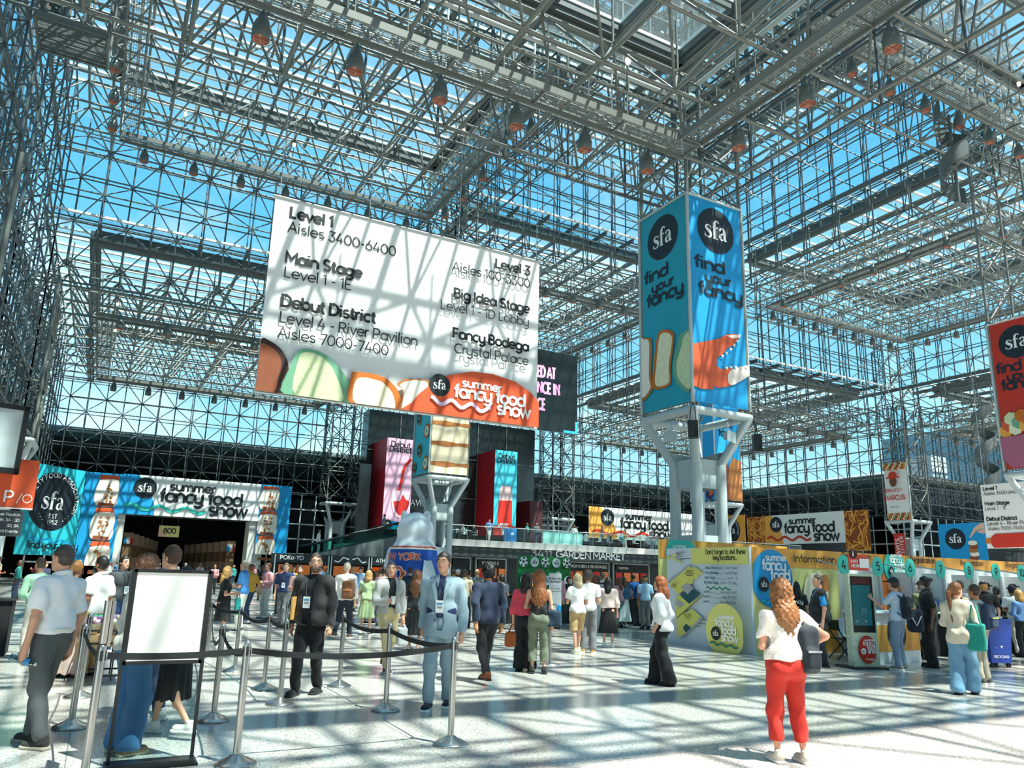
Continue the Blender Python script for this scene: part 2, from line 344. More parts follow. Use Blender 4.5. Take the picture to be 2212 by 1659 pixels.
# ------------------------------------------------------------------ stroke lettering (rounded geometric sans drawn as ribbons)
def _arc(cx, cy, rx, ry, a0, a1, n=None):
    n = n or max(4, int(abs(a1-a0)/18)); return [(cx+rx*math.cos(math.radians(a0+(a1-a0)*i/n)), cy+ry*math.sin(math.radians(a0+(a1-a0)*i/n))) for i in range(n+1)]
_R = .42; _AS = 1.42
_O = _arc(.5, .5, _R, _R, 0, 360, 24)
GL = {
 'a': (1.02, [_O, [(.92, .98), (.92, .02)]]), 'b': (1.02, [_O, [(.08, _AS), (.08, .02)]]), 'c': (.86, [_arc(.5, .5, _R, _R, 48, 312, 18)]),
 'd': (1.02, [_O, [(.92, _AS), (.92, .02)]]), 'e': (.98, [_arc(.5, .5, _R, _R, 0, 318, 20), [(.1, .5), (.92, .5)]]),
 'f': (.58, [[(.3, .02), (.3, 1.05)]+_arc(.56, 1.08, .26, .28, 180, 95, 6), [(.04, .92), (.56, .92)]]),
 'g': (1.02, [_O, [(.92, .98), (.92, -.05)]+_arc(.5, -.05, .42, .34, 0, -150, 8)]),
 'h': (.94, [[(.08, _AS), (.08, .02)], [(.08, .5)]+_arc(.46, .54, .38, .38, 180, 0, 10)+[(.84, .02)]]),
 'i': (.36, [[(.14, .98), (.14, .02)], [(.14, 1.2), (.14, 1.38)]]), 'j': (.36, [[(.14, .98), (.14, -.2)]+_arc(-.06, -.2, .2, .2, 0, -90, 4), [(.14, 1.2), (.14, 1.38)]]),
 'k': (.82, [[(.08, _AS), (.08, .02)], [(.72, .95), (.12, .46)], [(.3, .58), (.76, .02)]]), 'l': (.32, [[(.14, _AS), (.14, .02)]]),
 'm': (1.44, [[(.08, .98), (.08, .02)], [(.08, .55)]+_arc(.38, .62, .3, .3, 180, 0, 8)+[(.68, .02)], [(.68, .55)]+_arc(.98, .62, .3, .3, 180, 0, 8)+[(1.28, .02)]]),
 'n': (.94, [[(.08, .98), (.08, .02)], [(.08, .5)]+_arc(.46, .54, .38, .38, 180, 0, 10)+[(.84, .02)]]), 'o': (1.0, [_O]),
 'p': (1.02, [_O, [(.08, .98), (.08, -.4)]]), 'q': (1.02, [_O, [(.92, .98), (.92, -.4)]]), 'r': (.56, [[(.08, .98), (.08, .02)], [(.08, .5)]+_arc(.44, .56, .36, .36, 180, 80, 6)]),
 's': (.78, [_arc(.38, .71, .27, .21, 30, 250, 10)+_arc(.38, .29, .29, .21, 75, -150, 10)]),
 't': (.6, [[(.28, 1.3), (.28, .3)]+_arc(.52, .3, .24, .24, 180, 280, 5), [(.03, .92), (.54, .92)]]),
 'u': (.94, [[(.08, .98), (.08, .46)]+_arc(.46, .46, .38, .38, 180, 360, 10)+[(.84, .98)], [(.84, .98), (.84, .02)]]),
 'v': (.84, [[(.04, .96), (.42, .06), (.8, .96)]]), 'w': (1.3, [[(.04, .96), (.35, .06), (.64, .92), (.93, .06), (1.24, .96)]]),
 'x': (.8, [[(.06, .96), (.74, .04)], [(.74, .96), (.06, .04)]]),
 'y': (.94, [[(.08, .98), (.08, .46)]+_arc(.46, .46, .38, .38, 180, 360, 10), [(.84, .98), (.84, -.05)]+_arc(.46, -.05, .38, .34, 0, -150, 8)]), 'z': (.76, [[(.06, .92), (.68, .92), (.06, .08), (.7, .08)]]),
 'A': (1.16, [[(.04, .02), (.56, 1.36), (1.08, .02)], [(.24, .48), (.88, .48)]]), 'B': (1.0, [[(.1, .08), (.1, 1.32), (.5, 1.32)]+_arc(.52, 1.02, .3, .3, 90, -90, 8)+[(.12, .72)], [(.5, .72)]+_arc(.54, .4, .33, .32, 90, -90, 8)+[(.1, .08)]]),
 'C': (1.18, [_arc(.68, .7, .6, .62, 48, 312, 18)]), 'D': (1.14, [[(.1, .08), (.1, 1.32), (.42, 1.32)]+_arc(.42, .7, .6, .62, 90, -90, 12)+[(.1, .08)]]),
 'E': (.88, [[(.76, 1.32), (.1, 1.32), (.1, .08), (.78, .08)], [(.1, .72), (.7, .72)]]), 'F': (.84, [[(.76, 1.32), (.1, 1.32), (.1, .02)], [(.1, .7), (.7, .7)]]),
 'G': (1.24, [_arc(.68, .7, .6, .62, 45, 360, 20)+[(.76, .7)]]), 'H': (1.1, [[(.1, 1.38), (.1, .02)], [(.98, 1.38), (.98, .02)], [(.1, .72), (.98, .72)]]), 'I': (.34, [[(.14, 1.38), (.14, .02)]]),
 'J': (.8, [[(.62, 1.38), (.62, .4)]+_arc(.34, .4, .28, .32, 0, -170, 8)]), 'K': (1.0, [[(.1, 1.38), (.1, .02)], [(.9, 1.36), (.14, .64)], [(.36, .84), (.94, .02)]]), 'L': (.82, [[(.1, 1.38), (.1, .08), (.74, .08)]]),
 'M': (1.36, [[(.1, .02), (.1, 1.3), (.66, .5), (1.22, 1.3), (1.22, .02)]]), 'N': (1.16, [[(.1, .02), (.1, 1.32), (1.02, .08), (1.02, 1.38)]]), 'O': (1.36, [_arc(.68, .7, .6, .62, 0, 360, 28)]),
 'P': (.98, [[(.1, .02), (.1, 1.32), (.5, 1.32)]+_arc(.52, .96, .36, .36, 90, -90, 8)+[(.1, .6)]]), 'Q': (1.36, [_arc(.68, .7, .6, .62, 0, 360, 28), [(.8, .4), (1.2, .04)]]), 'R': (1.02, [[(.1, .02), (.1, 1.32), (.5, 1.32)]+_arc(.52, .98, .34, .34, 90, -90, 8)+[(.1, .64)], [(.5, .64), (.9, .02)]]),
 'S': (.96, [_arc(.48, 1.0, .34, .32, 28, 255, 10)+_arc(.48, .38, .38, .3, 80, -155, 10)]), 'T': (.94, [[(.04, 1.32), (.88, 1.32)], [(.46, 1.32), (.46, .02)]]), 'U': (1.06, [[(.1, 1.38), (.1, .5)]+_arc(.53, .5, .43, .43, 180, 360, 12)+[(.96, 1.38)]]),
 'V': (1.1, [[(.04, 1.36), (.54, .06), (1.04, 1.36)]]), 'W': (1.6, [[(.04, 1.36), (.42, .06), (.8, 1.3), (1.18, .06), (1.56, 1.36)]]), 'X': (1.04, [[(.06, 1.36), (.96, .02)], [(.96, 1.36), (.06, .02)]]), 'Y': (1.0, [[(.04, 1.36), (.5, .7), (.96, 1.36)], [(.5, .7), (.5, .02)]]), 'Z': (.96, [[(.06, 1.32), (.86, 1.32), (.06, .08), (.9, .08)]]),
 '0': (1.04, [_arc(.5, .7, .42, .62, 0, 360, 24)]), '1': (.54, [[(.04, 1.1), (.34, 1.32), (.34, .02)]]), '2': (.94, [_arc(.46, .96, .36, .36, 165, -25, 10)+[(.08, .08), (.86, .08)]]), '3': (.92, [[(.1, 1.32), (.78, 1.32), (.42, .84)]+_arc(.42, .44, .38, .38, 85, -155, 12)]),
 '4': (1.0, [[(.5, 1.38), (.08, .4), (.9, .4)], [(.68, .78), (.68, .02)]]), '5': (.94, [[(.8, 1.32), (.2, 1.32), (.14, .74)]+_arc(.44, .46, .4, .38, 130, -150, 12)]), '6': (.98, [_arc(.48, .46, .38, .38, 0, 360, 20), [(.14, .62), (.62, 1.38)]]), '7': (.86, [[(.06, 1.32), (.8, 1.32), (.3, .02)]]),
 '8': (.96, [_arc(.48, 1.02, .3, .3, 0, 360, 18), _arc(.48, .4, .38, .34, 0, 360, 20)]), '9': (.98, [_arc(.48, .94, .38, .38, 0, 360, 20), [(.82, .78), (.36, .02)]]),
 '-': (.62, [[(.1, .58), (.5, .58)]]), '.': (.3, [[(.12, .02), (.12, .18)]]), ' ': (.42, []), "'": (.26, [[(.12, 1.4), (.1, 1.08)]]), '/': (.7, [[(.06, -.1), (.62, 1.5)]]), 'é': (.98, [_arc(.5, .5, _R, _R, 0, 318, 20), [(.1, .5), (.92, .5)], [(.45, 1.15), (.62, 1.4)]]),
 '&': (1.0, [_arc(.45, 1.05, .26, .28, -40, 220, 8)+[(.9, .05)], _arc(.42, .4, .34, .34, 60, 330, 10)]), '!': (.3, [[(.14, 1.38), (.14, .45)], [(.14, .2), (.14, .02)]]), ',': (.3, [[(.14, .1), (.06, -.16)]]), '(': (.4, [_arc(.5, .6, .36, .8, 120, 240, 6)]), ')': (.4, [_arc(-.1, .6, .36, .8, 60, -60, 6)]),
}
SFA = [  # heavy serif letters: list of (points, widths)
 [([(.62, .80), (.50, .92), (.34, .94), (.20, .84), (.20, .70), (.34, .58), (.52, .46), (.62, .32), (.58, .14), (.42, .04), (.24, .06), (.08, .22)], [.05, .07, .10, .15, .20, .25, .26, .22, .15, .10, .07, .05]), ([(.62, .94), (.63, .68)], [.05, .05]), ([(.08, .34), (.06, .02)], [.05, .05])],
 [([(.98, .06), (.98, 1.05), (1.04, 1.28), (1.16, 1.40), (1.30, 1.38), (1.36, 1.26)], [.23, .23, .20, .12, .09, .14]), ([(.78, .88), (1.30, .88)], [.08, .08]), ([(.78, .03), (1.20, .03)], [.06, .06])],
 [([(1.46, .74), (1.54, .90), (1.70, .94), (1.84, .86), (1.88, .66), (1.88, .24), (1.96, .07), (2.10, .12)], [.16, .12, .08, .13, .22, .22, .12, .04]), ([(1.84, .58), (1.64, .52), (1.50, .38), (1.48, .20), (1.60, .07), (1.74, .10), (1.86, .24)], [.06, .10, .18, .20, .13, .08, .05])],
]
def ribbon(pts, w):
    """2-D strip: returns verts, quads for a polyline with width(s) w"""
    P = np.array(pts, float); n = len(P); W = np.full(n, w) if np.isscalar(w) else np.array(w, float)
    closed = n > 3 and np.linalg.norm(P[0]-P[-1]) < 1e-6
    L, R = [], []
    for i in range(n):
        a = P[i-1] if i > 0 else (P[n-2] if closed else None); b = P[i+1] if i < n-1 else (P[1] if closed else None)
        d1 = (P[i]-a) if a is not None else (b-P[i]); d2 = (b-P[i]) if b is not None else (P[i]-a)
        d1 = d1/max(np.linalg.norm(d1), 1e-9); d2 = d2/max(np.linalg.norm(d2), 1e-9)
        n1 = np.array([-d1[1], d1[0]]); n2 = np.array([-d2[1], d2[0]]); mm = n1+n2; l = np.linalg.norm(mm)
        if l < .5: mm = n1; k = 1.0
        else: mm = mm/l; k = min(1/max(mm@n1, .4), 2.0)
        L.append(P[i]+mm*W[i]/2*k); R.append(P[i]-mm*W[i]/2*k)
    V = L+R; Fq = [(i, n+i, n+i+1, i+1) for i in range(n-1)]
    return V, Fq
def smooth_line(P, W, k=4):
    P = np.array(P, float); W = np.array(W, float); t = np.arange(len(P)); tt = np.linspace(0, len(P)-1, (len(P)-1)*k+1); out = []
    for x in tt:
        i = min(int(x), len(P)-2); f = x-i; p0 = P[max(i-1, 0)]; p1 = P[i]; p2 = P[i+1]; p3 = P[min(i+2, len(P)-1)]
        out.append(.5*((2*p1)+(-p0+p2)*f+(2*p0-5*p1+4*p2-p3)*f*f+(-p0+3*p1-3*p2+p3)*f**3))
    return np.array(out), np.interp(tt, t, W)
def text_width(s, sp=0.0): return sum(GL.get(c, GL['o'])[0]+sp for c in s)-sp
class Panel:
    """flat printed panel: o = lower-left corner, u = right, v = up, n = towards the viewer"""
    def __init__(s, o, u, v, n, W, H): s.o, s.u, s.v, s.n = [np.array(x, float) for x in (o, u, v, n)]; s.W, s.H = W, H; s.parts = {}; s.k = 0; s.split = False; s.nt = 0
    @classmethod
    def px(cls, plane, val, TL, TR, BL, eps=0):
        g = (lambda p: on_x(*p, val)) if plane == 'x' else (lambda p: on_y(*p, val)) if plane == 'y' else (lambda p: val(*p))
        a, b, c = g(TL), g(TR), g(BL); zt = (a[2]+b[2])/2; zb = c[2]; d = b-a; d[2] = 0; W = np.linalg.norm(d); u = d/W
        v = np.array([0, 0, 1.]); n = np.cross(u, v)
        s = cls((a[0], a[1], zb), u, v, n, W, zt-zb); s.split = True; return s
    def loc(s, px, py):
        d = ray(px, py); e = np.array([0, 0, EYE]); t = ((s.o-e)@s.n)/(d@s.n); p = e+d*t-s.o; return (p@s.u, p@s.v)
    def P3(s, a, b, h=0.0): return s.o+s.u*a+s.v*b+s.n*h
    def mb(s, part):
        if part not in s.parts: s.parts[part] = MB()
        return s.parts[part]
    def lay(s, step=.004): s.k += 1; return .006+s.k*step
    def base(s, material, part='fabric', t=.02, fold=0.0):
        mb = s.mb(part)
        if not fold:
            mb.prism([s.P3(0, 0), s.P3(s.W, 0), s.P3(s.W, s.H), s.P3(0, s.H)], s.n, -t, material); 
            return s
        nx, ny = 40, 12; r = random.Random(int(s.W*1000)); ph = [r.random()*6 for _ in range(4)]
        f = lambda a, b: fold*(math.sin(a*3.1+ph[0]+.4*math.sin(b))*.5+math.sin(a*7.3+ph[1]+b*.6)*.3)*(.25+.75*(1-b/s.H))-fold
        V = [s.P3(s.W*i/nx, s.H*j/ny, f(s.W*i/nx, s.H*j/ny)) for j in range(ny+1) for i in range(nx+1)]
        B = [v-s.n*t for v in V]; k = len(V); q = [(j*(nx+1)+i, j*(nx+1)+i+1, (j+1)*(nx+1)+i+1, (j+1)*(nx+1)+i) for j in range(ny) for i in range(nx)]
        mb.add(V+B, q+[tuple(k+i for i in reversed(f_)) for f_ in q], material, True); return s
    def poly(s, pts, material, part='print', h=None):
        h = s.lay() if h is None else h
        s.mb(part).add([s.P3(a, b, h) for a, b in pts], [tuple(range(len(pts)))], material); return s
    def polypx(s, pts, material, part='print', smooth=0, clip=True):
        q = [s.loc(*p) for p in pts]
        if smooth:
            q = q+[q[0]]; m_, _ = smooth_line([q[-2]]+q+[q[1]], [1]*(len(q)+2), smooth); q = [tuple(x) for x in m_[smooth:-smooth-1]]
        if clip: q = [(min(max(a, 0), s.W), min(max(b, 0), s.H)) for a, b in q]
        return s.poly(q, material, part)
    def rect(s, a0, b0, a1, b1, material, part='print'): return s.poly([(a0, b0), (a1, b0), (a1, b1), (a0, b1)], material, part)
    def rectpx(s, p, q, material, part='print'):
        (a0, b0), (a1, b1) = s.loc(*p), s.loc(*q); return s.rect(max(0, min(a0, a1)), max(0, min(b0, b1)), min(s.W, max(a0, a1)), min(s.H, max(b0, b1)), material, part)
    def disc(s, c, r, material, part='emblem', n=40, ry=None, clip=True):
        q = [(c[0]+r*math.cos(i*2*PI/n), c[1]+(ry or r)*math.sin(i*2*PI/n)) for i in range(n)]
        if clip: q = [(min(max(a, 0), s.W), min(max(b, 0), s.H)) for a, b in q]
        return s.poly(q, material, part)
    def strokes(s, paths, material, part='lettering'):
        mb = s.mb(part); h0 = s.lay()
        for i, (p, w) in enumerate(paths):
            V, Fq = ribbon(p, w); mb.add([s.P3(a, b, h0+.0012*(i % 3)) for a, b in V], Fq, material)
        s.k += 1; return s
    def text(s, st, a, b, size, w, material, part='lettering', sp=.02, align='l', rot=0.0, sx=1.0):
        if s.split and part == 'lettering' and len(st) > 1: s.nt += 1; part = 'lettering#%d' % s.nt
        W = text_width(st, sp)*size*sx; x = a-(W if align == 'r' else W/2 if align == 'c' else 0); paths = []; cr, sr = math.cos(rot), math.sin(rot)
        x0 = x
        for c in st:
            adv, gl = GL.get(c, GL['o'])
            for g in gl:
                q = [((x-x0)+p*size*sx, t*size) for p, t in g]
                paths.append(([(x0+X*cr-Y*sr, b+X*sr+Y*cr) for X, Y in q], w*size))
            x += (adv+sp)*size*sx
        return s.strokes(paths, material, part)
    def textpx(s, st, p0, p1, w, material, part='lettering', sp=.02, h=None):
        """baseline start and end pixels; h = x-height in metres (else true proportions)"""
        a0, b0 = s.loc(*p0); a1, b1 = s.loc(*p1); W = a1-a0; size = W/text_width(st, sp)
        if h: return s.text(st, a0, b0, h, w, material, part, sp, sx=size/h)
        return s.text(st, a0, b0, size, w, material, part, sp)
    def sfa(s, c, r, disc, ink, part='emblem'):
        if disc: s.disc(c, r, disc, part)
        k = r*.62; paths = []
        for letter in SFA:
            for p, w in letter:
                P, W = smooth_line([(x*k/1.05, y*k/1.05) for x, y in p], [x*k/1.05 for x in w]); P = P+np.array([c[0]-k*1.03, c[1]-k*.6]); paths.append((P, W))
        return s.strokes(paths, ink, part)
    def wave(s, p0, p1, w, amp, cyc, material, part='print', ph=0):
        (a0, b0), (a1, b1) = p0, p1; n = cyc*14
        P = [(a0+(a1-a0)*i/n, b0+(b1-b0)*i/n+amp*math.sin(ph+2*PI*cyc*i/n)) for i in range(n+1)]
        return s.strokes([(P, w)], material, part)
    def summer(s, c, k, ink, stacked=False, part='lettering'):
        """the show's word mark; c = left end of the word 'fancy' on its baseline, k = x-height"""
        a, b = c
        if not stacked:
            s.text('summer', a+k*.9, b+k*1.22, k*.66, .29, ink, part, sx=1.12); s.text('fancy food', a, b, k, .28, ink, part, sp=.0)
            s.text('show', a+k*5.0, b-k*1.18, k, .28, ink, part, sp=.0)
        else:
            s.text('summer', a+k*.8, b+k*1.24, k*.62, .28, ink, part); s.text('fancy', a, b, k, .28, ink, part, sp=0)
            s.text('food', a+k*1.4, b-k*1.25, k, .28, ink, part, sp=0); s.text('show', a+k*1.5, b-k*2.45, k, .28, ink, part, sp=0)
        return s
    def build(s, name, label, cat, group=None, hang=None):
        t = thing(name, label, cat, tuple(s.o), 0, group)
        for k, mb in s.parts.items():
            if mb.n: mb.build(k.split('#')[0], t, loc=s.o)
        return t
# ------------------------------------------------------------------ hanging banners and printed boxes
INK = mat('print_black', '#15191d', rough=.6, var=.05); NAVY = mat('print_navy', '#14212c', rough=.6, var=.05)
WHITE = mat('print_white', '#f3f2ee', rough=.6, var=.02); CLOTH_W = mat('white_banner_cloth', '#e9e8e4', rough=.75, var=.03, scale=2)
ORANGE = mat('print_orange', '#e2572b', rough=.6, var=.05); AMBER = mat('print_amber', '#f0a544', rough=.6, var=.05)
BLUE = mat('print_blue', '#0d97d2', rough=.55, var=.06, scale=1.5); TEAL = mat('print_teal', '#189db4', rough=.55, var=.06, scale=1.5)
AQUA = mat('print_aqua', '#27b6c6', rough=.55, var=.06, scale=1.5); TURQ = mat('print_turquoise', '#35c9b5', rough=.55, var=.05)
RED = mat('print_red', '#c5301c', rough=.6, var=.06); LILAC = mat('print_lilac', '#dcc3e0', rough=.6, var=.03); PINK = mat('print_pink', '#f3a9d4', rough=.6, var=.03)
YELLOW = mat('print_yellow', '#e2d98a', rough=.6, var=.05); LIME = mat('print_lime', '#d9d478', rough=.6, var=.05)
CRUMB = mat('print_crumb', '#efe3bd', rough=.7, var=.25, scale=7); CREAM = mat('print_cream', '#f4e3c0', rough=.7, var=.12, scale=5)
GREEN_F = mat('print_sage', '#6fa583', rough=.7, var=.1, scale=3); GREEN_C = mat('print_pistachio', '#cfd9a9', rough=.7, var=.3, scale=9)
CHOC = mat('print_chocolate', '#3a2019', rough=.7, var=.25, scale=5); CHOC2 = mat('print_cocoa', '#8d4a2c', rough=.7, var=.25, scale=5)
CARAMEL = mat('print_caramel', '#c96a1f', rough=.7, var=.2, scale=4); SHELL = mat('print_shell', '#d85a2e', rough=.6, var=.3, scale=4)
SHELL_W = mat('print_shell_white', '#f1e0d2', rough=.6, var=.15, scale=4); TOAST = mat('print_toast', '#b5713a', rough=.7, var=.35, scale=6); MALLOW = mat('print_mallow', '#f6ead8', rough=.7, var=.06, scale=4)
NOODLE = mat('print_noodle', '#c8761f', rough=.6, var=.55, scale=9); NOODLE_D = mat('print_noodle_dark', '#8e4411', rough=.6, var=.3, scale=7); BERRY = mat('print_berry', '#3a2350', rough=.6, var=.3, scale=5)
FLESH_P = mat('print_hand', '#e3b79f', rough=.6, var=.08); GREY_P = mat('print_grey', '#9aa0a6', rough=.6, var=.05)
BLACKM = mat('black_panel', '#14191b', rough=.35, var=.15, scale=1)
CABLE = mat('steel_cable', '#b4b8b6', rough=.4, metal=.6, var=.05)
def Z(ox, oy, sc): return lambda x, y: (ox+x*sc, oy+y*sc)
def zz(f, pts): return [f(*p) for p in pts]
def tie_back(P, d=1.0):
    for a in (.1, P.W/2, P.W-.1): P.mb('tie_bar').bar(P.P3(a, P.H-.05, 0), P.P3(a, P.H-.05, -d), .05, .05, CABLE)
# --- the large white directory banner
BY = 21.2
z5 = Z(540, 400, .3255)
P = Panel.px('y', BY, z5(170, 68), z5(1920, 520), z5(30, 1365)); P.base(CLOTH_W, t=.012, fold=0.0)
for st, a, b, w in (('Level 1', (262, 215), (552, 282), .3), ('Aisles 3400-6400', (248, 310), (968, 478), .17), ('Main Stage', (232, 515), (742, 615), .3), ('Level 1 - 1E', (222, 612), (672, 700), .14),
                    ('Debut District', (202, 806), (832, 925), .3), ('Level 4 - River Pavilion', (190, 912), (1108, 1075), .17), ('Aisles 7000-7400', (178, 1014), (916, 1135), .14),
                    ('Level 3', (1622, 552), (1853, 602), .3), ('Aisles 100-3300', (1335, 572), (1852, 690), .17), ('Big Idea Stage', (1345, 752), (1848, 858), .3), ('Level 1 - 1D Lobby', (1256, 826), (1843, 945), .14),
                    ('Fancy Bodega', (1336, 1018), (1840, 1118), .3), ('Crystal Palace', (1345, 1118), (1838, 1200), .17)):
    P.textpx(st, z5(*a), z5(*b), w, INK)
def pic(P, f, outer, mo, inner=None, mi=None, sm=4):
    P.polypx(zz(f, outer), mo, 'picture', smooth=sm)
    if inner: P.polypx(zz(f, inner), mi, 'picture', smooth=sm)
pic(P, z5, [(66, 1030), (130, 1042), (200, 1095), (245, 1180), (250, 1290), (215, 1385), (20, 1400), (20, 1200)], CHOC, [(60, 1062), (130, 1078), (185, 1130), (205, 1200), (180, 1290), (155, 1380), (20, 1400), (20, 1200)], CHOC2)
pic(P, z5, [(220, 1410), (258, 1215), (315, 1108), (390, 1095), (475, 1122), (560, 1190), (640, 1290), (657, 1370), (655, 1470)], GREEN_F, [(292, 1410), (318, 1155), (360, 1116), (425, 1126), (500, 1172), (560, 1262), (600, 1450)], GREEN_C)
pic(P, z5, [(656, 1470), (664, 1275), (690, 1245), (850, 1268), (935, 1322), (985, 1400), (985, 1520)], CARAMEL, [(692, 1470), (700, 1292), (840, 1302), (900, 1342), (945, 1412), (930, 1510)], CREAM)
pic(P, z5, [(990, 1520), (1002, 1372), (964, 1330), (1000, 1300), (1060, 1290), (1180, 1305), (1165, 1380), (1110, 1530)], TOAST, [(1000, 1520), (1010, 1380), (985, 1330), (1060, 1302), (1165, 1315), (1150, 1390), (1090, 1530)], MALLOW)
P.polypx(zz(z5, [(985, 1520), (1060, 1450), (1110, 1390), (1180, 1335), (1300, 1268), (1460, 1243), (1600, 1260), (1750, 1312), (1850, 1382), (1920, 1450), (1925, 1640), (1400, 1570)]), ORANGE, 'print')
c = P.loc(*z5(1247, 1333)); P.sfa(c, .36, INK, WHITE)
a = P.loc(*z5(1338, 1412)); e = P.loc(*z5(1810, 1470)); P.summer(a, (e[0]-a[0])/text_width('fancy food', 0)*1.0, WHITE)
P.wave(P.loc(*z5(1185, 1428)), P.loc(*z5(1580, 1500)), .12, .09, 3, LILAC, ph=1.5)
rail = P.mb('top_rail'); rail.tube(P.P3(-.05, P.H+.03, 0), P.P3(P.W+.05, P.H+.03, 0), .04, CABLE); rail.tube(P.P3(-.02, -.02, 0), P.P3(P.W+.02, -.02, 0), .03, CLOTH_W)
for a in (.12, P.W-.12): rail.tube(P.P3(a, P.H, 0), P.P3(a, 19.5-P.o[2], 0), .014, CABLE, 6)
for a in (2.9, 6.0): P.mb('hanging_cable').tube(P.P3(a, P.H, 0), P.P3(a, 19.0-P.o[2], 0), .01, CABLE, 6)
P.build('banner', 'large white directory banner with shadowed Level 1 to Level 4 listings and orange show logo', 'banner')
# --- printed boxes hung round the pillars
HB = 1.58; ZB, ZT = 8.62, 17.72
def frame_part(P, w=.07):
    m = P.mb('edge_pipe')
    for a in (-.03, P.W+.03): m.tube(P.P3(a, -.05, .02), P.P3(a, P.H+.05, .02), w, PIPE, 10)
    m.tube(P.P3(0, P.H+.04, .03), P.P3(P.W, P.H+.04, .03), w*.8, PIPE, 10)
def box_face(ci, cj, side, z0=ZB, z1=ZT):
    cx, cy = XG[ci], YG[cj]
    if side == 'left': return Panel((cx-HB, cy+HB, z0), (0, -1, 0), (0, 0, 1), (-1, 0, 0), 2*HB, z1-z0)
    return Panel((cx-HB+.06, cy-HB, z0), (1, 0, 0), (0, 0, 1), (0, -1, 0), 2*HB-.06, z1-z0)
zp = Z(1340, 380, .48193)
P = box_face(1, 1, 'left'); P.base(TEAL, t=.03); frame_part(P)
c = P.loc(*zp(189, 275)); P.sfa(c, 1.02, NAVY, WHITE)
for st, a, b in (('find', (108, 494), (216, 447)), ('your', (143, 530), (242, 484)), ('fancy', (120, 597), (286, 541))): P.textpx(st, zp(*a), zp(*b), .3, NAVY, h=.42 if st != 'your' else .32)
pic(P, zp, [(88, 740), (110, 728), (138, 728), (146, 760), (142, 900), (148, 960), (90, 1000)], TOAST, [(88, 745), (112, 735), (130, 738), (134, 780), (132, 900), (138, 955), (90, 985)], MALLOW)
pic(P, zp, [(172, 712), (215, 690), (243, 705), (245, 740), (230, 860), (228, 935), (170, 958), (147, 940), (152, 860)], CARAMEL, [(180, 722), (212, 704), (232, 716), (236, 745), (222, 850), (222, 925), (175, 945), (160, 925), (166, 850)], CRUMB)
pic(P, zp, [(258, 760), (275, 710), (320, 695), (325, 830), (318, 960), (280, 955), (250, 915), (240, 850)], GREEN_F, [(278, 770), (290, 722), (325, 705), (328, 830), (320, 948), (290, 940), (262, 900), (258, 840)], GREEN_C)
P.build('banner_box', 'teal side of the tall pillar wrap with bread slices beside the blue crab claw side', 'banner')
P = box_face(1, 1, 'right'); P.base(BLUE, t=.03)
m = P.mb('edge_pipe'); m.tube(P.P3(P.W+.0, -.05, .0), P.P3(P.W+.0, P.H+.05, .0), .05, PIPE, 8); m.tube(P.P3(0, P.H+.04, .03), P.P3(P.W, P.H+.04, .03), .06, PIPE, 10)
P.sfa(P.loc(*zp(427, 248)), 1.05, NAVY, WHITE)
for st, a, b in (('find', (330, 406), (468, 434)), ('your', (380, 470), (496, 492)), ('fancy', (348, 526), (546, 560))): P.textpx(st, zp(*a), zp(*b), .3, NAVY, h=.42 if st != 'your' else .32)
P.polypx(zz(zp, [(318, 752), (380, 742), (440, 730), (470, 712), (500, 708), (535, 712), (533, 725), (520, 738), (505, 760), (480, 770), (450, 805), (430, 815), (428, 850), (448, 868), (480, 862), (520, 868), (578, 852), (576, 890), (545, 915), (500, 940), (440, 952), (415, 945), (415, 958), (360, 955), (322, 940)]), SHELL, 'picture')
P.polypx(zz(zp, [(470, 716), (535, 712), (533, 724), (500, 730)]), SHELL_W, 'picture'); P.polypx(zz(zp, [(490, 872), (578, 852), (576, 892), (545, 915), (500, 938), (480, 925)]), SHELL_W, 'picture', smooth=3)
for x, y in ((520, 742), (505, 760), (490, 778), (470, 795), (452, 808), (470, 862), (490, 860), (510, 858), (535, 860), (558, 856)): P.polypx(zz(zp, [(x-7, y-6), (x+8, y-3), (x+2, y+9)]), SHELL_W, 'picture')
P.build('banner_box', 'blue side of the tall pillar wrap with find your fancy and an orange crab claw', 'banner')
P = box_face(1, 2, 'left'); P.base(AQUA, t=.03)
for k, (a, b, r) in enumerate(((.9, 6.9, .55), (2.2, 5.8, .62), (.8, 4.3, .5), (2.5, 3.1, .55), (1.2, 1.8, .5), (2.6, .7, .55), (.4, .6, .42), (1.6, 8.0, .6), (2.5, 7.4, .5))):
    P.disc((a, b), r, TOAST, 'picture', 20); P.disc((a, b), r*.7, CREAM if k % 2 else CHOC, 'picture', 20); P.disc((a, b), r*.3, AQUA, 'picture', 14)
frame_part(P); P.build('banner_box', 'aqua pillar wrap side patterned with ring doughnuts behind the white banner', 'banner')
P = box_face(1, 2, 'right'); P.base(CREAM, t=.03)
for k in range(6):
    b = .55+k*1.5
    P.poly([(0, b), (1.2, b-.1), (2.2, b+.05), (P.W, b), (P.W, b+.3), (2.1, b+.26), (1.1, b+.34), (0, b+.24)], TOAST, 'picture')
P.poly([(1.2, P.H), (1.6, 8.0), (2.6, 7.9), (P.W, 7.6), (P.W, P.H)], BLUE, 'picture'); P.build('banner_box', 'cream layered wafer print on the pillar wrap in front of the red boxes', 'banner')
P = box_face(2, 2, 'left'); P.base(BLUE, t=.03)
for a, b, r in ((1.0, 3.2, .6), (2.3, 2.2, .65), (.8, 1.0, .6), (2.4, .5, .5)): P.disc((a, b), r, BERRY, 'picture', 12); P.disc((a+.2, b+.1), r*.5, SHELL, 'picture', 9)
frame_part(P); P.build('banner_box', 'blue berry side of the distant pillar wrap seen between the pillar legs', 'banner')
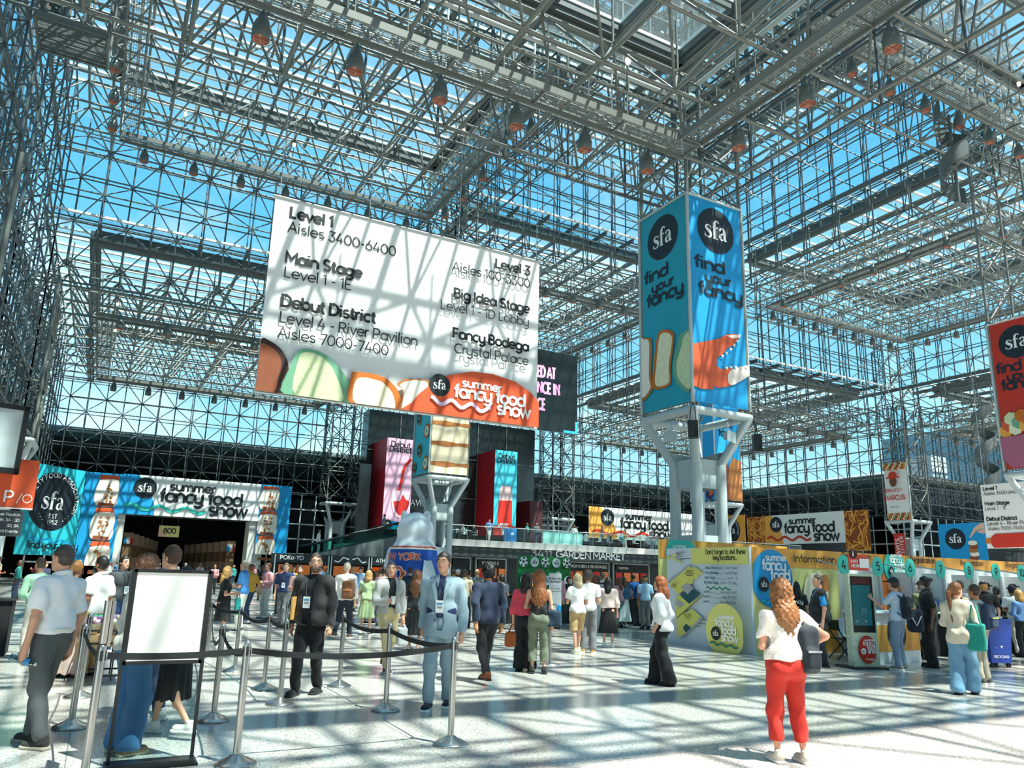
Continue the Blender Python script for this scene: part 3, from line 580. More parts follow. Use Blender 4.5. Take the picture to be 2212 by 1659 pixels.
P = box_face(2, 2, 'right'); P.base(BLUE, t=.03); P.text('find', .35, 7.4, .5, .26, NAVY); P.text('your', .9, 6.6, .4, .26, NAVY); P.text('fancy', .5, 5.75, .5, .26, NAVY)
P.poly([(.2, 0), (.3, 3.1), (.9, 3.6), (1.5, 3.2), (1.6, 0)], CHOC2, 'picture'); P.poly([(1.6, 0), (1.55, 2.9), (2.1, 3.9), (P.W, 3.6), (P.W, 0)], TOAST, 'picture'); P.disc((.9, 3.7), .6, MALLOW, 'picture', 16)
P.build('banner_box', 'distant blue pillar wrap reading fancy above brown drinks', 'banner')
zr = Z(2052, 660, .36166)
P = box_face(2, 1, 'left'); P.base(RED, t=.03); frame_part(P)
P.sfa(P.loc(*zr(395, 215)), 1.02, NAVY, WHITE)
for st, a, h in (('find', (278, 415), .5), ('your', (345, 455), .4), ('fancy', (310, 515), .5)): q = P.loc(*zr(*a)); P.text(st, q[0], q[1], h, .26, NAVY)
for k in range(14):
    P.disc((.25+.2*k % 2.9+.1, 2.3+(k*37 % 11)*.09), .42, (AMBER, SHELL, GREEN_C, CRUMB, GREEN_F, CARAMEL)[k % 6], 'picture', 7)
P.poly([(.0, 1.9), (P.W, 2.1), (P.W, .4), (2.6, .05), (.5, .05), (.1, .6)], mat('print_bowl', '#b0607a', rough=.6, var=.12, scale=3), 'picture'); P.build('banner_box', 'red pillar wrap at the right edge with find your fancy and a food bowl', 'banner')
# --- narrow banner on the far column
zm = Z(1800, 600, .67265)
P = Panel.px('x', XG[3]-1.62, zm(160, 600), zm(232, 590), zm(172, 780)); P.base(CLOTH_W, t=.015)
for b0 in (0, P.H-.75):
    P.rect(0, b0, P.W, b0+.75, AMBER, 'border')
    for i in range(14):
        for j in range(3): P.rect(i*P.W/14, b0+j*.25, (i+.6)*P.W/14, b0+j*.25+.2, (INK, RED, WHITE, GREEN_F)[(i*5+j*3) % 4], 'border')
P.textpx('MERKATO', zm(167, 692), zm(220, 686), .26, RED); P.textpx('MARCUS', zm(171, 717), zm(239, 711), .26, RED); P.textpx('BOOTH 5643', zm(191, 740), zm(219, 736), .24, INK)
P.text('BY', P.loc(*zm(222, 685))[0], P.loc(*zm(222, 685))[1], .18, .2, RED)
c = P.loc(*zm(199, 655)); P.disc(c, .42, mat('print_skin', '#6b3f28', var=.1), 'picture', 18, ry=.6); P.rect(c[0]-.8, c[1]+.35, c[0]+.8, c[1]+.5, RED, 'picture'); P.disc((c[0], c[1]+.65), .5, RED, 'picture', 14, ry=.42)
P.mb('side_pole').tube(P.P3(P.W+.1, -.3, 0), P.P3(P.W+.1, P.H+.3, 0), .06, PIPE, 8)
tie_back(P, .12); P.build('banner', 'narrow white banner with red hat emblem and mosaic borders on a far column', 'banner')
# --- entrance of the left hall
EY = 77.0
ze = Z(0, 900, .31646)
def entrance_banner(plane, val, TL, TR, BL, swoosh, wavec, label):
    P = Panel.px(plane, val, TL, TR, BL); P.base(CLOTH_W, t=.03)
    W, H = P.W, P.H
    P.poly([(0, 0), (0, H), (W*.1, H), (W*.19, H*.62), (W*.235, H*.25), (W*.24, 0)], swoosh, 'print')
    P.sfa((W*.155, H*.68), H*.27, NAVY, WHITE); P.summer((W*.26, H*.36), H*.245, INK)
    P.wave((W*.03, H*.2), (W*.6, H*.17), H*.075, H*.06, 3, wavec)
    tie_back(P); return P.build('banner', label, 'banner')
def marsh_banner(plane, val, TL, TR, BL, label, side):
    P = Panel.px(plane, val, TL, TR, BL); P.base(BLUE, t=.03); W, H = P.W, P.H; x = W*.62 if side == 'l' else W*.3
    b = H*.98
    for k in range(3):
        P.poly([(x-W*.22, b), (x+W*.24, b), (x+W*.28, b-H*.06), (x-W*.26, b-H*.05)], SHELL, 'picture')
        q = smooth_line([(x-W*.24, b-H*.06), (x+W*.26, b-H*.05), (x+W*.3, b-H*.2), (x+W*.24, b-H*.34), (x-W*.26, b-H*.33), (x-W*.32, b-H*.18), (x-W*.24, b-H*.06)], [1]*7, 3)[0]
        q = [(min(max(a, 0), W), max(c, 0)) for a, c in q]
        P.poly(q, MALLOW, 'picture'); r = random.Random(k)
        for i in range(16): P.disc((x+W*.25*(r.random()-.4), b-H*.1-H*.2*r.random()), W*.035, TOAST, 'picture', 6)
        P.poly([(x-W*.2, b-H*.3), (x+W*.22, b-H*.31), (x+W*.2, b-H*.345), (x-W*.22, b-H*.345)], CHOC2, 'picture'); b -= H*.36
        if b < H*.1: break
    tie_back(P); return P.build('banner', label, 'banner')
entrance_banner('y', EY, ze(848, 392), ze(1785, 460), ze(820, 662), BLUE, TURQ, 'long white show banner with blue swoosh above the left hall entrance')
marsh_banner('y', EY, ze(592, 378), ze(848, 392), ze(515, 1015), 'blue banner with toasted marshmallow stack left of the dark hall entrance', 'l')
marsh_banner('y', EY, ze(1785, 462), ze(1995, 478), ze(1725, 938), 'blue banner with marshmallow stack right of the dark hall entrance', 'r')
# teal round-logo banner across the rear left corner
A0 = at_dist(63.3, 995.9, 68.4); A1 = at_dist(186.7, 1017, 72.2)
u = A1-A0; u[2] = 0; Wd = np.linalg.norm(u); u /= Wd; nrm = np.cross(u, [0, 0, 1.])
def logo_banner(P, field, disc, ink, wavec, label, tagline='find your fancy'):
    W, H = P.W, P.H; P.base(field, t=.03); r = min(W*.43, H*.33); c = (W*.5, H*.6)
    P.disc(c, r, disc, 'emblem', 48); P.sfa(c, r*.74, None, ink)
    st = 'SPECIALTY FOOD ASSOCIATION'; tot = text_width(st, .14)
    x = 0
    for ch in st:
        adv = GL.get(ch, GL['o'])[0]; t = math.radians(205-230*(x+adv/2)/tot); k = r*.12
        if ch != ' ':
            p = (c[0]+r*.82*math.cos(t), c[1]+r*.82*math.sin(t)); rot = t-PI/2
            P.text(ch, p[0]-adv/2*k*math.cos(rot), p[1]-adv/2*k*math.sin(rot), k, .2, ink, rot=rot)
        x += adv+.14
    P.text('EST', c[0], c[1]-r*.58, r*.11, .2, ink, align='c', sp=.15); P.text('1952', c[0], c[1]-r*.78, r*.11, .2, ink, align='c', sp=.15)
    for sx in (-1, 1):
        for k in range(3): P.disc((c[0]+sx*r*(.42+.09*k), c[1]-r*(.64-.09*k)), r*.02, ink, 'emblem', 8)
    if wavec: P.wave((W*.15, H*.17), (W*.88, H*.15), H*.02, H*.018, 3, wavec)
    if tagline: P.text(tagline, W*.13, H*.07, W*.075, .24, disc)
    tie_back(P); return P.build('banner', label, 'banner')
P = Panel((A0[0], A0[1], 2.06), u, (0, 0, 1), nrm, Wd, 7.05)
logo_banner(P, AQUA, NAVY, WHITE, BLUE, 'turquoise banner with the big round specialty food emblem in the rear left corner')
# right-hand hall entrance (amber noodle banners on the far right wall)
zq = Z(1250, 900, .43490)
NX = 75.0
def noodle_banner(plane, val, TL, TR, BL, label):
    P = Panel.px(plane, val, TL, TR, BL); P.base(NOODLE_D, t=.03); r = random.Random(int(P.W*91)); paths = []
    for k in range(70):
        a, b = r.random()*P.W, r.random()*P.H; pts = [(a, b)]; d = r.random()*6
        for i in range(7):
            d += (r.random()-.5)*1.6; a += .16*math.cos(d); b += .22*abs(math.sin(d))*(1 if k % 2 else -1); pts.append((min(max(a, .08), P.W-.08), min(max(b, .08), P.H-.08)))
        paths.append((smooth_line(pts, [1]*8, 2)[0], .14))
    for k in range(0, 70, 10): P.strokes(paths[k:k+10], NOODLE if k % 20 else AMBER, 'picture')
    tie_back(P); return P.build('banner', label, 'banner')
entrance_banner('x', NX, zq(922, 492), zq(1316, 470), zq(925, 636), AMBER, RED, 'white show banner with amber swoosh between two noodle banners')
noodle_banner('x', NX, zq(835, 500), zq(922, 494), zq(838, 640), 'dark amber noodle banner on the left of the far white show banner')
noodle_banner('x', NX, zq(1316, 468), zq(1437, 462), zq(1330, 668), 'dark amber noodle banner on the right of the far white show banner')
P = Panel((NX, 78.0, 5.2), (0, -1, 0), (0, 0, 1), (-1, 0, 0), 5.1, 5.0); logo_banner(P, AMBER, NAVY, WHITE, None, 'amber banner with black round emblem partly hidden by the tall pillar legs', None)
entrance_banner('y', EY, (1272, 1098), (1512, 1108), (1272, 1161), AMBER, RED, 'white show banner with amber swoosh above the mezzanine diners')
# hanging white directory banner at the right edge
WX = 57.0
zs = Z(2052, 660, .36166)
P = Panel.px('x', WX, (2117, 1046), (2300, 1034.5), (2134, 1185)); P.base(CLOTH_W, t=.015)
for st, a, b, w in (('Level 1', (198, 1107), (283, 1100), .3), ('Aisles 3400-6400', (202, 1136), (418, 1122), .17), ('Main Stage', (210, 1196), (357, 1188), .3), ('Level 1 - 1E', (212, 1226), (341, 1220), .14),
                    ('Debut District', (221, 1288), (404, 1276), .3), ('Level 4 - River Pavilion', (225, 1316), (530, 1300), .17), ('Aisles 7000-7400', (230, 1345), (446, 1335), .17)): P.textpx(st, zs(*a), zs(*b), w, INK)
P.polypx(zz(zs, [(250, 1385), (270, 1365), (520, 1352), (520, 1440), (268, 1448), (250, 1425)]), RED, 'picture'); P.polypx(zz(zs, [(216, 1393), (250, 1390), (252, 1420), (218, 1424)]), CARAMEL, 'picture')
[P.mb('hanging_cable').tube(P.P3(a, P.H, 0), P.P3(a, MID-P.o[2]+.1, 0), .02, CABLE, 6) for a in (.3, P.W-.3)]; P.build('banner', 'white hanging directory banner with a red ice lolly at the right edge', 'banner')
# blue pointing-hand banner
P = Panel.px('x', 74.8, (2025, 1132), (2126, 1129), (2031, 1210)); P.base(BLUE, t=.03); W, H = P.W, P.H
P.sfa((W*.36, H*.58), H*.29, NAVY, WHITE)
for k in range(5): P.disc((W*.72+.08*(k % 2), H*(.06+.1*k)), W*.1, (CHOC2, MALLOW, TOAST)[k % 3], 'picture', 10, ry=H*.07)
P.poly([(W*.66, H*.6), (W*.7, H*.6), (W*.82, H*.78), (W, H*.86), (W, H), (W*.9, H*.97), (W*.78, H*.86)], FLESH_P, 'picture'); P.poly([(W*.82, H*.76), (W*.95, H*.7), (W, H*.72), (W, H*.86)], FLESH_P, 'picture')
tie_back(P, 1.1); P.build('banner', 'blue banner with round emblem and a hand pointing at stacked sweets', 'banner')
# red vertical flag by the far column
P = Panel.px('x', 75.2, (1930, 1152), (1953, 1152), (1934, 1210)); P.base(RED, t=.03)
for st, a in (('JAVITS', P.W*.48), ('CENTER', P.W*.88)): P.text(st, a, .3, .3, .26 if st == 'JAVITS' else .16, WHITE, rot=PI/2, sp=.25)
tie_back(P, .8); P.build('flag', 'narrow red vertical flag lettered Javits Center left of the far column', 'flag')
# LED screen
P = Panel((21.5, 45.0, 11.75), (1, 0, 0), (0, 0, 1), (0, -1, 0), 8.4, 5.95)
SCREEN = mat('screen_black', '#1c2322', rough=.25, var=.2, scale=.4); P.base(SCREEN, 'screen', t=.25)
zl = Z(540, 400, .3255); PINKE = mat('screen_pink', '#f3a6d8', rough=.5, var=0, emit=.8)
for st, a, b, h in (('ED AT', (1905, 1270), (2028, 1288), .62), ('NCE IN', (1905, 1376), (2056, 1404), .62), ('CE', (1905, 1488), (1960, 1500), .62)): P.textpx(st, zl(*a), zl(*b), .26, PINKE, h=h)
P.poly([(7.2, 0), (8.4, 0), (8.4, .9), (8.2, .9), (8.2, .18), (7.2, .18)], mat('screen_blue', '#2d9fe8', var=0, emit=.8), 'corner_mark')
for a in (.5, 7.9): P.mb('hanger').tube(P.P3(a, 5.95, -.12), P.P3(a, TALL-11.75, -.12), .03, STEEL_D, 6)
P.mb('hanger').bar(P.P3(0, 5.85, -.12), P.P3(8.4, 5.85, -.12), .2, .25, STEEL_D)
P.build('video_screen', 'black hanging video screen with pink capitals behind the white banner', 'screen')
# ------------------------------------------------------------------ surrounding building
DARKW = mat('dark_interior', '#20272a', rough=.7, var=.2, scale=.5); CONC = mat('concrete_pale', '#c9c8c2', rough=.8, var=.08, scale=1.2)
ROOFM = mat('roof_metal', '#cfd3d2', rough=.45, var=.06, scale=1); SOFFIT = mat('soffit_grey', '#5a615f', rough=.8, var=.1)
DGLASS = mat('dark_glass', '#10191d', rough=.08, var=.25, scale=.6, spec=.7); BRONZE = mat('black_glass_panel', '#17211f', rough=.18, var=.2, scale=.3, spec=.7)
FRAME = mat('storefront_frame', '#aeb8b8', rough=.4, var=.05)
def block(name, lo, hi, m):
    b = MB(); b.box(lo, hi, m); return b.build(name, kind='structure')
# concourse behind the rear wall and behind the far right wall
b = MB(); b.box((-30, 79.9, 13.0), (150, 108, 13.5), SOFFIT); b.box((-30, 108, 0), (150, 108.5, 13.5), DARKW); b.build('ceiling_concourse_rear', kind='structure'); block('trim_rear_parapet', (-30, 79.9, 13.5), (150, 80.3, 14.0), CONC)
b = MB(); b.box((77.9, 51.3, 13.0), (110, 79.8, 13.5), SOFFIT); b.box((110, 20, 0), (110.5, 79.8, 13.5), DARKW); b.box((77.9, 52.6, 13.5), (78.3, 79.8, 14.0), CONC); b.build('ceiling_concourse_right', kind='structure')
b = MB(); b.box((77.9, 53.0, 0), (104, 53.4, 13.0), DARKW); b.build('wall_concourse_side', kind='structure')
b = MB(); b.box((-40, -6, 0), (-12, 110, .3), CONC); b.box((-30, -6, 0), (-29.5, 110, 13), DARKW); b.box((-30, -6, 13), (-7, 110, 13.5), SOFFIT); b.build('wall_concourse_left', kind='structure')
b = MB(); b.box((-6, -14, 0), (60, -13.5, 22), CONC); b.build('wall_street_front', kind='structure')
# half-round white skylight vents on the concourse roofs
def vent(p, d, L, r, label):
    t = thing('roof_vent', label, 'roof vent', p, 0, 'barrel vents on the concourse roof'); m = MB(); d = np.array(d, float)
    n = 12; side = np.array([-d[1], d[0], 0]); V = []
    for k in (0, L):
        V += [d*k+side*r*math.cos(PI*i/n)+np.array([0, 0, r*math.sin(PI*i/n)]) for i in range(n+1)]
    m.add(V, [(i, i+1, n+2+i, n+1+i) for i in range(n)], ROOFM, True); m.add(V[:n+1], [tuple(range(n+1))], ROOFM); m.add(V[n+1:], [tuple(range(n, -1, -1))], ROOFM); m.build('barrel', t)
    c = MB(); c.box((-r-.2, -r-.2, -.02), (r+.2, r+.2, .12), CONC) if d[0] == 0 else c.box((-.2, -r-.1, -.02), (L+.2, r+.1, .12), CONC); c.build('curb', t)
ordn = ('first', 'second', 'third', 'fourth', 'fifth', 'sixth', 'seventh', 'eighth', 'ninth', 'tenth', 'eleventh', 'twelfth', 'thirteenth', 'fourteenth', 'fifteenth', 'sixteenth')
k = 0
for i in range(9):
    x = 5.6+2.05*i
    if i < 9: vent((x, 83.0, 13.5), (0, 1, 0), 8, .75, '%s half-round roof vent from the left behind the rear left glass wall' % ordn[i])
for i in range(10): vent((80.5, 60.0+2.3*i, 13.5), (1, 0, 0), 8, .9, '%s half-round roof vent from the right beyond the far right glass wall' % ordn[i])
b = MB(); b.tube((-4, 91.5, 14.6), (30, 91.5, 14.6), .9, ROOFM, 16); b.build('roof_pipe', None); tag(COL.objects['roof_pipe'], 'long pale roof duct above the rear left concourse', 'duct')
b = MB(); b.tube((89, 58, 14.9), (89, 84, 14.9), 1.0, ROOFM, 16); b.box((88, 55, 13.5), (91, 58, 17.2), ROOFM); b.build('roof_duct', None); tag(COL.objects['roof_duct'], 'pale roof duct with square end beyond the far right wall', 'duct')
# glassy building outside on the far right and behind the rear wall
b = MB(); b.box((112, 50, 0), (150, 78, 25), mat('outer_building', '#7f9aa6', rough=.3, var=.2, scale=.2)); b.build('office_building', None); tag(COL.objects['office_building'], 'grey blue office building outside beyond the far right glass', 'building')
b = MB(); b.box((27, 92, 13.52), (36, 104, 27), mat('outer_glass', '#a9c9d2', rough=.2, var=.1, scale=.3)); b.add([(18, 92, 13.52), (27, 92, 13.52), (27, 92, 24), (18, 104, 13.52), (27, 104, 13.52), (27, 104, 24)], [(0, 1, 2), (5, 4, 3), (0, 2, 5, 3)], mat('outer_glass', '#a9c9d2')); b.build('glass_pavilion', None); tag(COL.objects['glass_pavilion'], 'pale glass pavilion with sloping roof outside behind the rear wall', 'building')
# storefront glazing below the space-frame walls
def storefront(name, o, u, L, H, step=1.524, skip=()):
    o = np.array(o, float); u = np.array(u, float); m = MB(); g = MB(); n = int(L/step)
    for i in range(n+1):
        p = o+u*step*i; m.bar(p, p+np.array([0, 0, H]), .1, .14, FRAME)
    for k in range(int(H/1.524)+1): m.bar(o+np.array([0, 0, 1.524*k]), o+u*L+np.array([0, 0, 1.524*k]), .1, .14, FRAME)
    m.build('trim_'+name, kind='structure')
    g.quad(o, o+u*L, o+u*L+np.array([0, 0, H]), o+np.array([0, 0, H]), glass_mat('store_glass', '#6f8488', gloss=.2)); g.build('window_'+name, kind='structure')
storefront('rear_left_panes', (-5.6, 79.4, 0), (1, 0, 0), 5.6, 9.1); storefront('rear_middle_panes', (15.2, 79.4, 0), (1, 0, 0), 9, 9.1)
storefront('rear_right_panes', (47, 79.4, 0), (1, 0, 0), 6, 9.1); storefront('far_right_panes', (77.4, 51.3, 0), (0, 1, 0), 6.1, 9.1); storefront('outer_right_panes', (77, 51.9, 0), (1, 0, 0), 12, 9.1)
# doorway piers and hall beyond the left entrance
b = MB()
for x0, x1 in ((.6, 1.9), (12.9, 14.3)): b.box((x0, 77.2, 0), (x1, 79.6, 6.0), CONC)
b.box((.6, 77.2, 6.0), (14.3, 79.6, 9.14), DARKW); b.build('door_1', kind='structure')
BOXC = mat('carton', '#b5937c', rough=.85, var=.12, scale=4); BOXD = mat('carton_dark', '#7f5b3e', rough=.85, var=.12, scale=4)
def carton_stack(x, y, w, h, label, flag=None):
    t = thing('carton_stack', label, 'carton stack', (x, y, 0), 0, 'tall carton stacks inside the left hall'); m = MB(); n = 4
    for k in range(n): m.box((-w/2, -w/2, h*k/n+.01), (w/2, w/2, h*(k+1)/n-.01), BOXC if k % 2 else BOXD)
    m.build('carton', t)
    if flag:
        for k, c in enumerate((BLUE, WHITE, RED)):
            f = MB(); f.box((-.45+.3*k, -w/2-.03, h-1.1), (-.15+.3*k, -w/2-.005, h-.5), c); f.build('flag_stripe', t)
for i in range(6): carton_stack(2.6+.62*i*.9, 84+1.6*i, .9, 4.6-.1*i, '%s tall carton stack from the left inside the dark hall' % ordn[i], i == 0)
for i in range(8): carton_stack(12.2-.55*i*.8, 83+1.5*i, .8, 4.2-.05*i, '%s tall carton stack from the right inside the dark hall' % ordn[i], i == 0)
P = Panel.px('y', 80.6, ze(1088, 742), ze(1228, 748), ze(1085, 818)); P.base(YELLOW, t=.04); P.textpx('800', ze(1112, 796), ze(1200, 800), .26, INK)
P.poly([(0, 0), (P.W*.4, 0), (0, P.H)], mat('print_peach', '#e5b49c', var=.03), 'print', h=.004)
for a in (.2, P.W-.2): P.mb('wire').tube(P.P3(a, P.H, 0), P.P3(a, 13.0-P.o[2], 0), .012, CABLE, 5)
P.build('aisle_sign', 'small yellow hanging sign numbered 800 inside the left hall', 'sign')
# ------------------------------------------------------------------ mezzanine with the food market under it
MY, MZ = 52.0, 4.12
b = MB(); b.box((21.2, MY, 3.62), (62, 76.5, MZ), CONC); b.build('floor_mezzanine', kind='structure')
b = MB(); b.box((22.0, MY+.25, 2.85), (61.5, MY+.6, 3.62), mat('market_fascia', '#252b2c', rough=.6, var=.25, scale=2)); b.build('trim_market_fascia', kind='structure')
b = MB(); b.box((22.0, MY+2.6, 0), (61.5, MY+2.9, 3.6), mat('market_wall', '#1d2426', rough=.5, var=.3, scale=.8)); b.build('wall_market', kind='structure')
fp = Panel((22.0, MY+.25, 2.85), (1, 0, 0), (0, 0, 1), (0, -1, 0), 39.5, .77)
lines = []
for i in range(52):
    for j in range(2):
        c = (.38+.76*i, .2+.38*j)
        for k in range(4): a = PI*k/4; lines.append(([(c[0]-.33*math.cos(a), c[1]-.17*math.sin(a)), (c[0]+.33*math.cos(a), c[1]+.17*math.sin(a))], .018))
fp.strokes(lines, mat('fascia_line', '#6b7a7a', var=.05), 'pattern')
m = fp.parts.pop('pattern').build('trim_fascia_pattern', kind='structure')
t = thing('market_sign', 'white 3411 Garden Market letters on the dark patterned fascia', 'sign', (30.3, MY+.2, 2.95))
zg = Z(900, 1150, .30675)
fp.textpx('GARDEN MARKET', zg(980, 178), zg(1468, 200), .26, WHITE, 'lettering', h=.42); fp.textpx('3411', zg(800, 172), zg(955, 178), .12, WHITE, 'numerals', h=.42)
for k in ('lettering', 'numerals'): fp.parts[k].build(k, t, loc=(30.3, MY+.2, 2.95))
# shop fronts below
GLOW = mat('menu_glow', '#d9793a', rough=.6, var=.5, scale=4, emit=.25)
def shop(x0, x1, name, label, lit=True, color=None):
    t = thing('shop_front', label, 'shop front', (x0, MY+2.5, 0)); W = x1-x0
    m = MB(); m.box((0, -.1, 0), (.1, .1, 2.8), FRAME); m.box((W-.1, -.1, 0), (W, .1, 2.8), FRAME); m.box((0, -.1, 2.75), (W, .1, 2.85), FRAME); m.build('frame', t)
    c = MB(); c.box((.3, -.9, 0), (W-.3, -.3, 1.05), color or DGLASS); c.build('counter', t)
    s = MB(); s.box((.2, -.2, 2.2), (W-.2, -.12, 2.7), INK); s.build('sign_board', t)
    if name:
        p = Panel((x0+.2, MY+2.3, 2.2), (1, 0, 0), (0, 0, 1), (0, -1, 0), W-.4, .5); p.text(name, .3, .15, .17, .2, WHITE, sp=.12); p.parts['lettering'].build('lettering', t, loc=(x0, MY+2.5, 0))
    if lit:
        for k in range(int(W/.9)): g = MB(); g.box((.35+.9*k, .0, 1.3), (1.05+.9*k, .04, 2.05), GLOW if k % 3 else mat('menu_red', '#b8281e', emit=.2)); g.build('menu_board', t)
shop(24.4, 26.2, '', 'narrow white slatted shutter bay below the mezzanine left end', False, FRAME)
shop(26.6, 29.4, 'ST BOWLS', 'dark food stall signed ST BOWLS beside the suited man')
shop(34.9, 39.6, "JACK'S BBQ & BEVERAGES", 'market stall with barbecue and beverages sign and red menus'); shop(40.0, 44.0, 'nachos', 'market stall signed nachos next to the map wall')
# railing along the mezzanine edge
def railing(name, p, q, H, label, step=1.6, glass=True):
    p, q = np.array(p, float), np.array(q, float); t = thing(name, label, 'railing', tuple(p)); d = q-p; L = np.linalg.norm(d); n = int(L/step); z = np.array([0, 0, 1.])
    m = MB(); m.tube((0, 0, H), d+z*H, .035, CABLE, 8); m.build('top_rail', t)
    for i in range(n+1): m = MB(); m.tube(d*i/n, d*i/n+z*H, .02, CABLE, 6); m.build('post', t)
    if glass: g = MB(); g.quad(z*.1, d+z*.1, d+z*(H-.1), z*(H-.1), glass_mat('rail_glass', '#d6efee', gloss=.1)); g.build('glass_panel', t)
railing('railing', (21.4, MY+.1, MZ), (61, MY+.1, MZ), 1.05, 'steel and glass railing along the mezzanine edge above the market sign')
# escalator
t = thing('escalator', 'grey escalator with green glass sides left of the waffle pillar', 'escalator', (12.6, 54, 0))
E0, E1, E2 = (13.3, 2.9), (19.6, 5.0), (22.5, 5.0)
side = MB()
for y in (53.0, 54.6):
    side.prism([(12.2, y, 2.6), (22.2, y, 2.6), (22.2, y, 4.15), (19.4, y, 4.15), (13.3, y, 2.6)], (0, -1, 0), .12, mat('escalator_skirt', '#6f7878', rough=.4, var=.06))
side.build('side_panel', t, loc=(12.6, 54, 0))
st = MB()
for k in range(22): st.box((12.9+.3*k, 53.1, 2.35+.085*k), (13.2+.3*k, 54.5, 2.5+.085*k), STEEL_D)
st.build('steps', t, loc=(12.6, 54, 0))
for y in (53.0, 54.6):
    h = MB(); h.path([(12.6, y, 3.15), (13.3, y, 3.3), (19.4, y, 5.1), (22.3, y, 5.15)], .07, BLACKM); h.build('handrail', t, loc=(12.6, 54, 0))
    g = MB(); g.add([(13.0, y, 2.6), (19.4, y, 4.2), (22.2, y, 4.2), (22.2, y, 5.08), (19.4, y, 5.05), (13.0, y, 3.2)], [(0, 1, 2, 3, 4, 5)], glass_mat('escalator_glass', '#8fd0c8', gloss=.2)); g.build('glass_side', t, loc=(12.6, 54, 0))
# shops under the escalator
def low_shop(x0, x1, y, name, label):
    t = thing('shop_front', label, 'shop front', (x0, y, 0)); m = MB(); m.box((0, 0, 2.0), (x1-x0, 1.2, 2.55), mat('shop_header', '#1f2728', rough=.5, var=.1)); m.build('header', t)
    m = MB(); m.box((0, 1.0, 0), (x1-x0, 1.2, 2.0), DARKW); m.box((.2, .2, 0), (x1-x0-.2, .7, 1.05), DGLASS); m.build('counter', t)
    for x in (0, x1-x0-.08): m = MB(); m.box((x, -.03, 0), (x+.08, .05, 2.5), FRAME); m.build('frame_post', t)
    p = Panel((x0, y, 2.0), (1, 0, 0), (0, 0, 1), (0, -1, 0), x1-x0, .55); p.text(name, .35, .17, .19, .22, WHITE, sp=.12); p.parts['lettering'].build('lettering', t, loc=(x0, y, 0))
    for k in range(3): g = MB(); g.box((.5+1.2*k, .95, 1.2), (1.4+1.2*k, .99, 1.85), GLOW); g.build('menu_board', t)
low_shop(10.2, 13.8, 50.5, 'POKÉ-YO', 'dark food counter signed with a poke bowl name under the escalator'); low_shop(13.9, 16.6, 50.5, '', 'dark food counter with a white curled moustache sign under the escalator'); low_shop(16.7, 19.6, 50.5, 'ATHENS', 'dark food counter signed with a Greek city name beside the inflatable bear')
GL['É'] = (.88, GL['E'][1]+[[(.35, 1.5), (.55, 1.7)]])
p = Panel((13.9, 50.5, 2.0), (1, 0, 0), (0, 0, 1), (0, -1, 0), 2.7, .55)
for sx in (-1, 1): p.strokes([(smooth_line([(1.35+sx*.12, .3), (1.35+sx*.5, .42), (1.35+sx*.62, .3), (1.35+sx*.85, .12), (1.35+sx*1.1, .2)], [.05, .09, .1, .08, .03], 3)[0], .08)], WHITE)
o = p.parts['lettering'].build('moustache_mark', None, loc=(13.9, 50.5, 0)); o.parent = [q for q in COL.objects if q.get('label', '').startswith('dark food counter with a white')][0]; o.location = (0, 0, 0)
# black portal with the two tall wrapped boxes
b = MB(); b.box((23.3, 74.2, 0), (43.4, 76.3, 18.1), BRONZE); b.build('wall_portal', kind='structure')
b = MB()
for x in (26.8, 30.4, 36.0, 39.6): b.box((x-.05, 74.1, 5), (x+.05, 74.25, 18.0), STEEL_D)
for z in (9.5, 13.8): b.box((23.3, 74.1, z), (43.4, 74.25, z+.08), STEEL_D)
b.build('trim_portal_joints', kind='structure')
p = Panel((23.3, 74.0, 0), (1, 0, 0), (0, 0, 1), (0, -1, 0), 20, 18); p.text('RIVER PAVILION', 2.2, 8.4, .42, .2, mat('portal_letters', '#c9cfcf', var=.03), sp=.15)
o = p.parts['lettering'].build('wall_portal_lettering', kind='structure')
b = MB(); b.box((28.2, 73.9, 4.1), (31.2, 74.1, 8.0), DGLASS); b.build('door_2', kind='structure')
def debut_box(x0, x1, y, z0, z1, front, label, pic):
    t = thing('display_tower', label, 'display tower', (x0, y, z0)); W, H = x1-x0, z1-z0
    m = MB(); m.box((0, .02, 0), (W, 8.0, H), mat('tower_red', '#a81420', rough=.5, var=.08, scale=.6)); m.build('body', t)
    P = Panel((x0, y, z0), (1, 0, 0), (0, 0, 1), (0, -1, 0), W, H); P.base(front, 'front_panel', t=.02)
    P.text('Debut', W*.52, H*.9, W*.155, .22, INK, align='c'); P.text('District', W*.52, H*.845, W*.155, .22, INK, align='c'); pic(P, W, H)
    for k, mb in P.parts.items(): mb.build(k, t, loc=(x0, y, z0))
def pic_wine(P, W, H):
    R2 = mat('print_wine', '#c8231c', rough=.4, var=.3, scale=3)
    P.strokes([(smooth_line([(W*.95, H*.78), (W*.7, H*.68), (W*.6, H*.5), (W*.45, H*.32), (W*.5, H*.24)], [.3, .3, .28, .22, .2], 4)[0], .3)], R2, 'picture')
    P.poly(smooth_line([(W*.3, H*.42), (W*.28, H*.3), (W*.4, H*.16), (W*.6, H*.12), (W*.8, H*.16), (W*.95, H*.28), (W*.97, H*.42)], [1]*7, 3)[0], mat('print_glass_pink', '#eebfd0', var=.04), 'picture')
    P.poly(smooth_line([(W*.36, H*.3), (W*.45, H*.2), (W*.65, H*.15), (W*.85, H*.2), (W*.95, H*.3), (W*.8, H*.33), (W*.7, H*.38), (W*.6, H*.31)], [1]*8, 3)[0], R2, 'picture')
    P.poly([(0, 0), (W, 0), (W, H*.06), (0, H*.1)], BLUE, 'print'); P.sfa((W*.2, H*.05), W*.16, NAVY, WHITE)
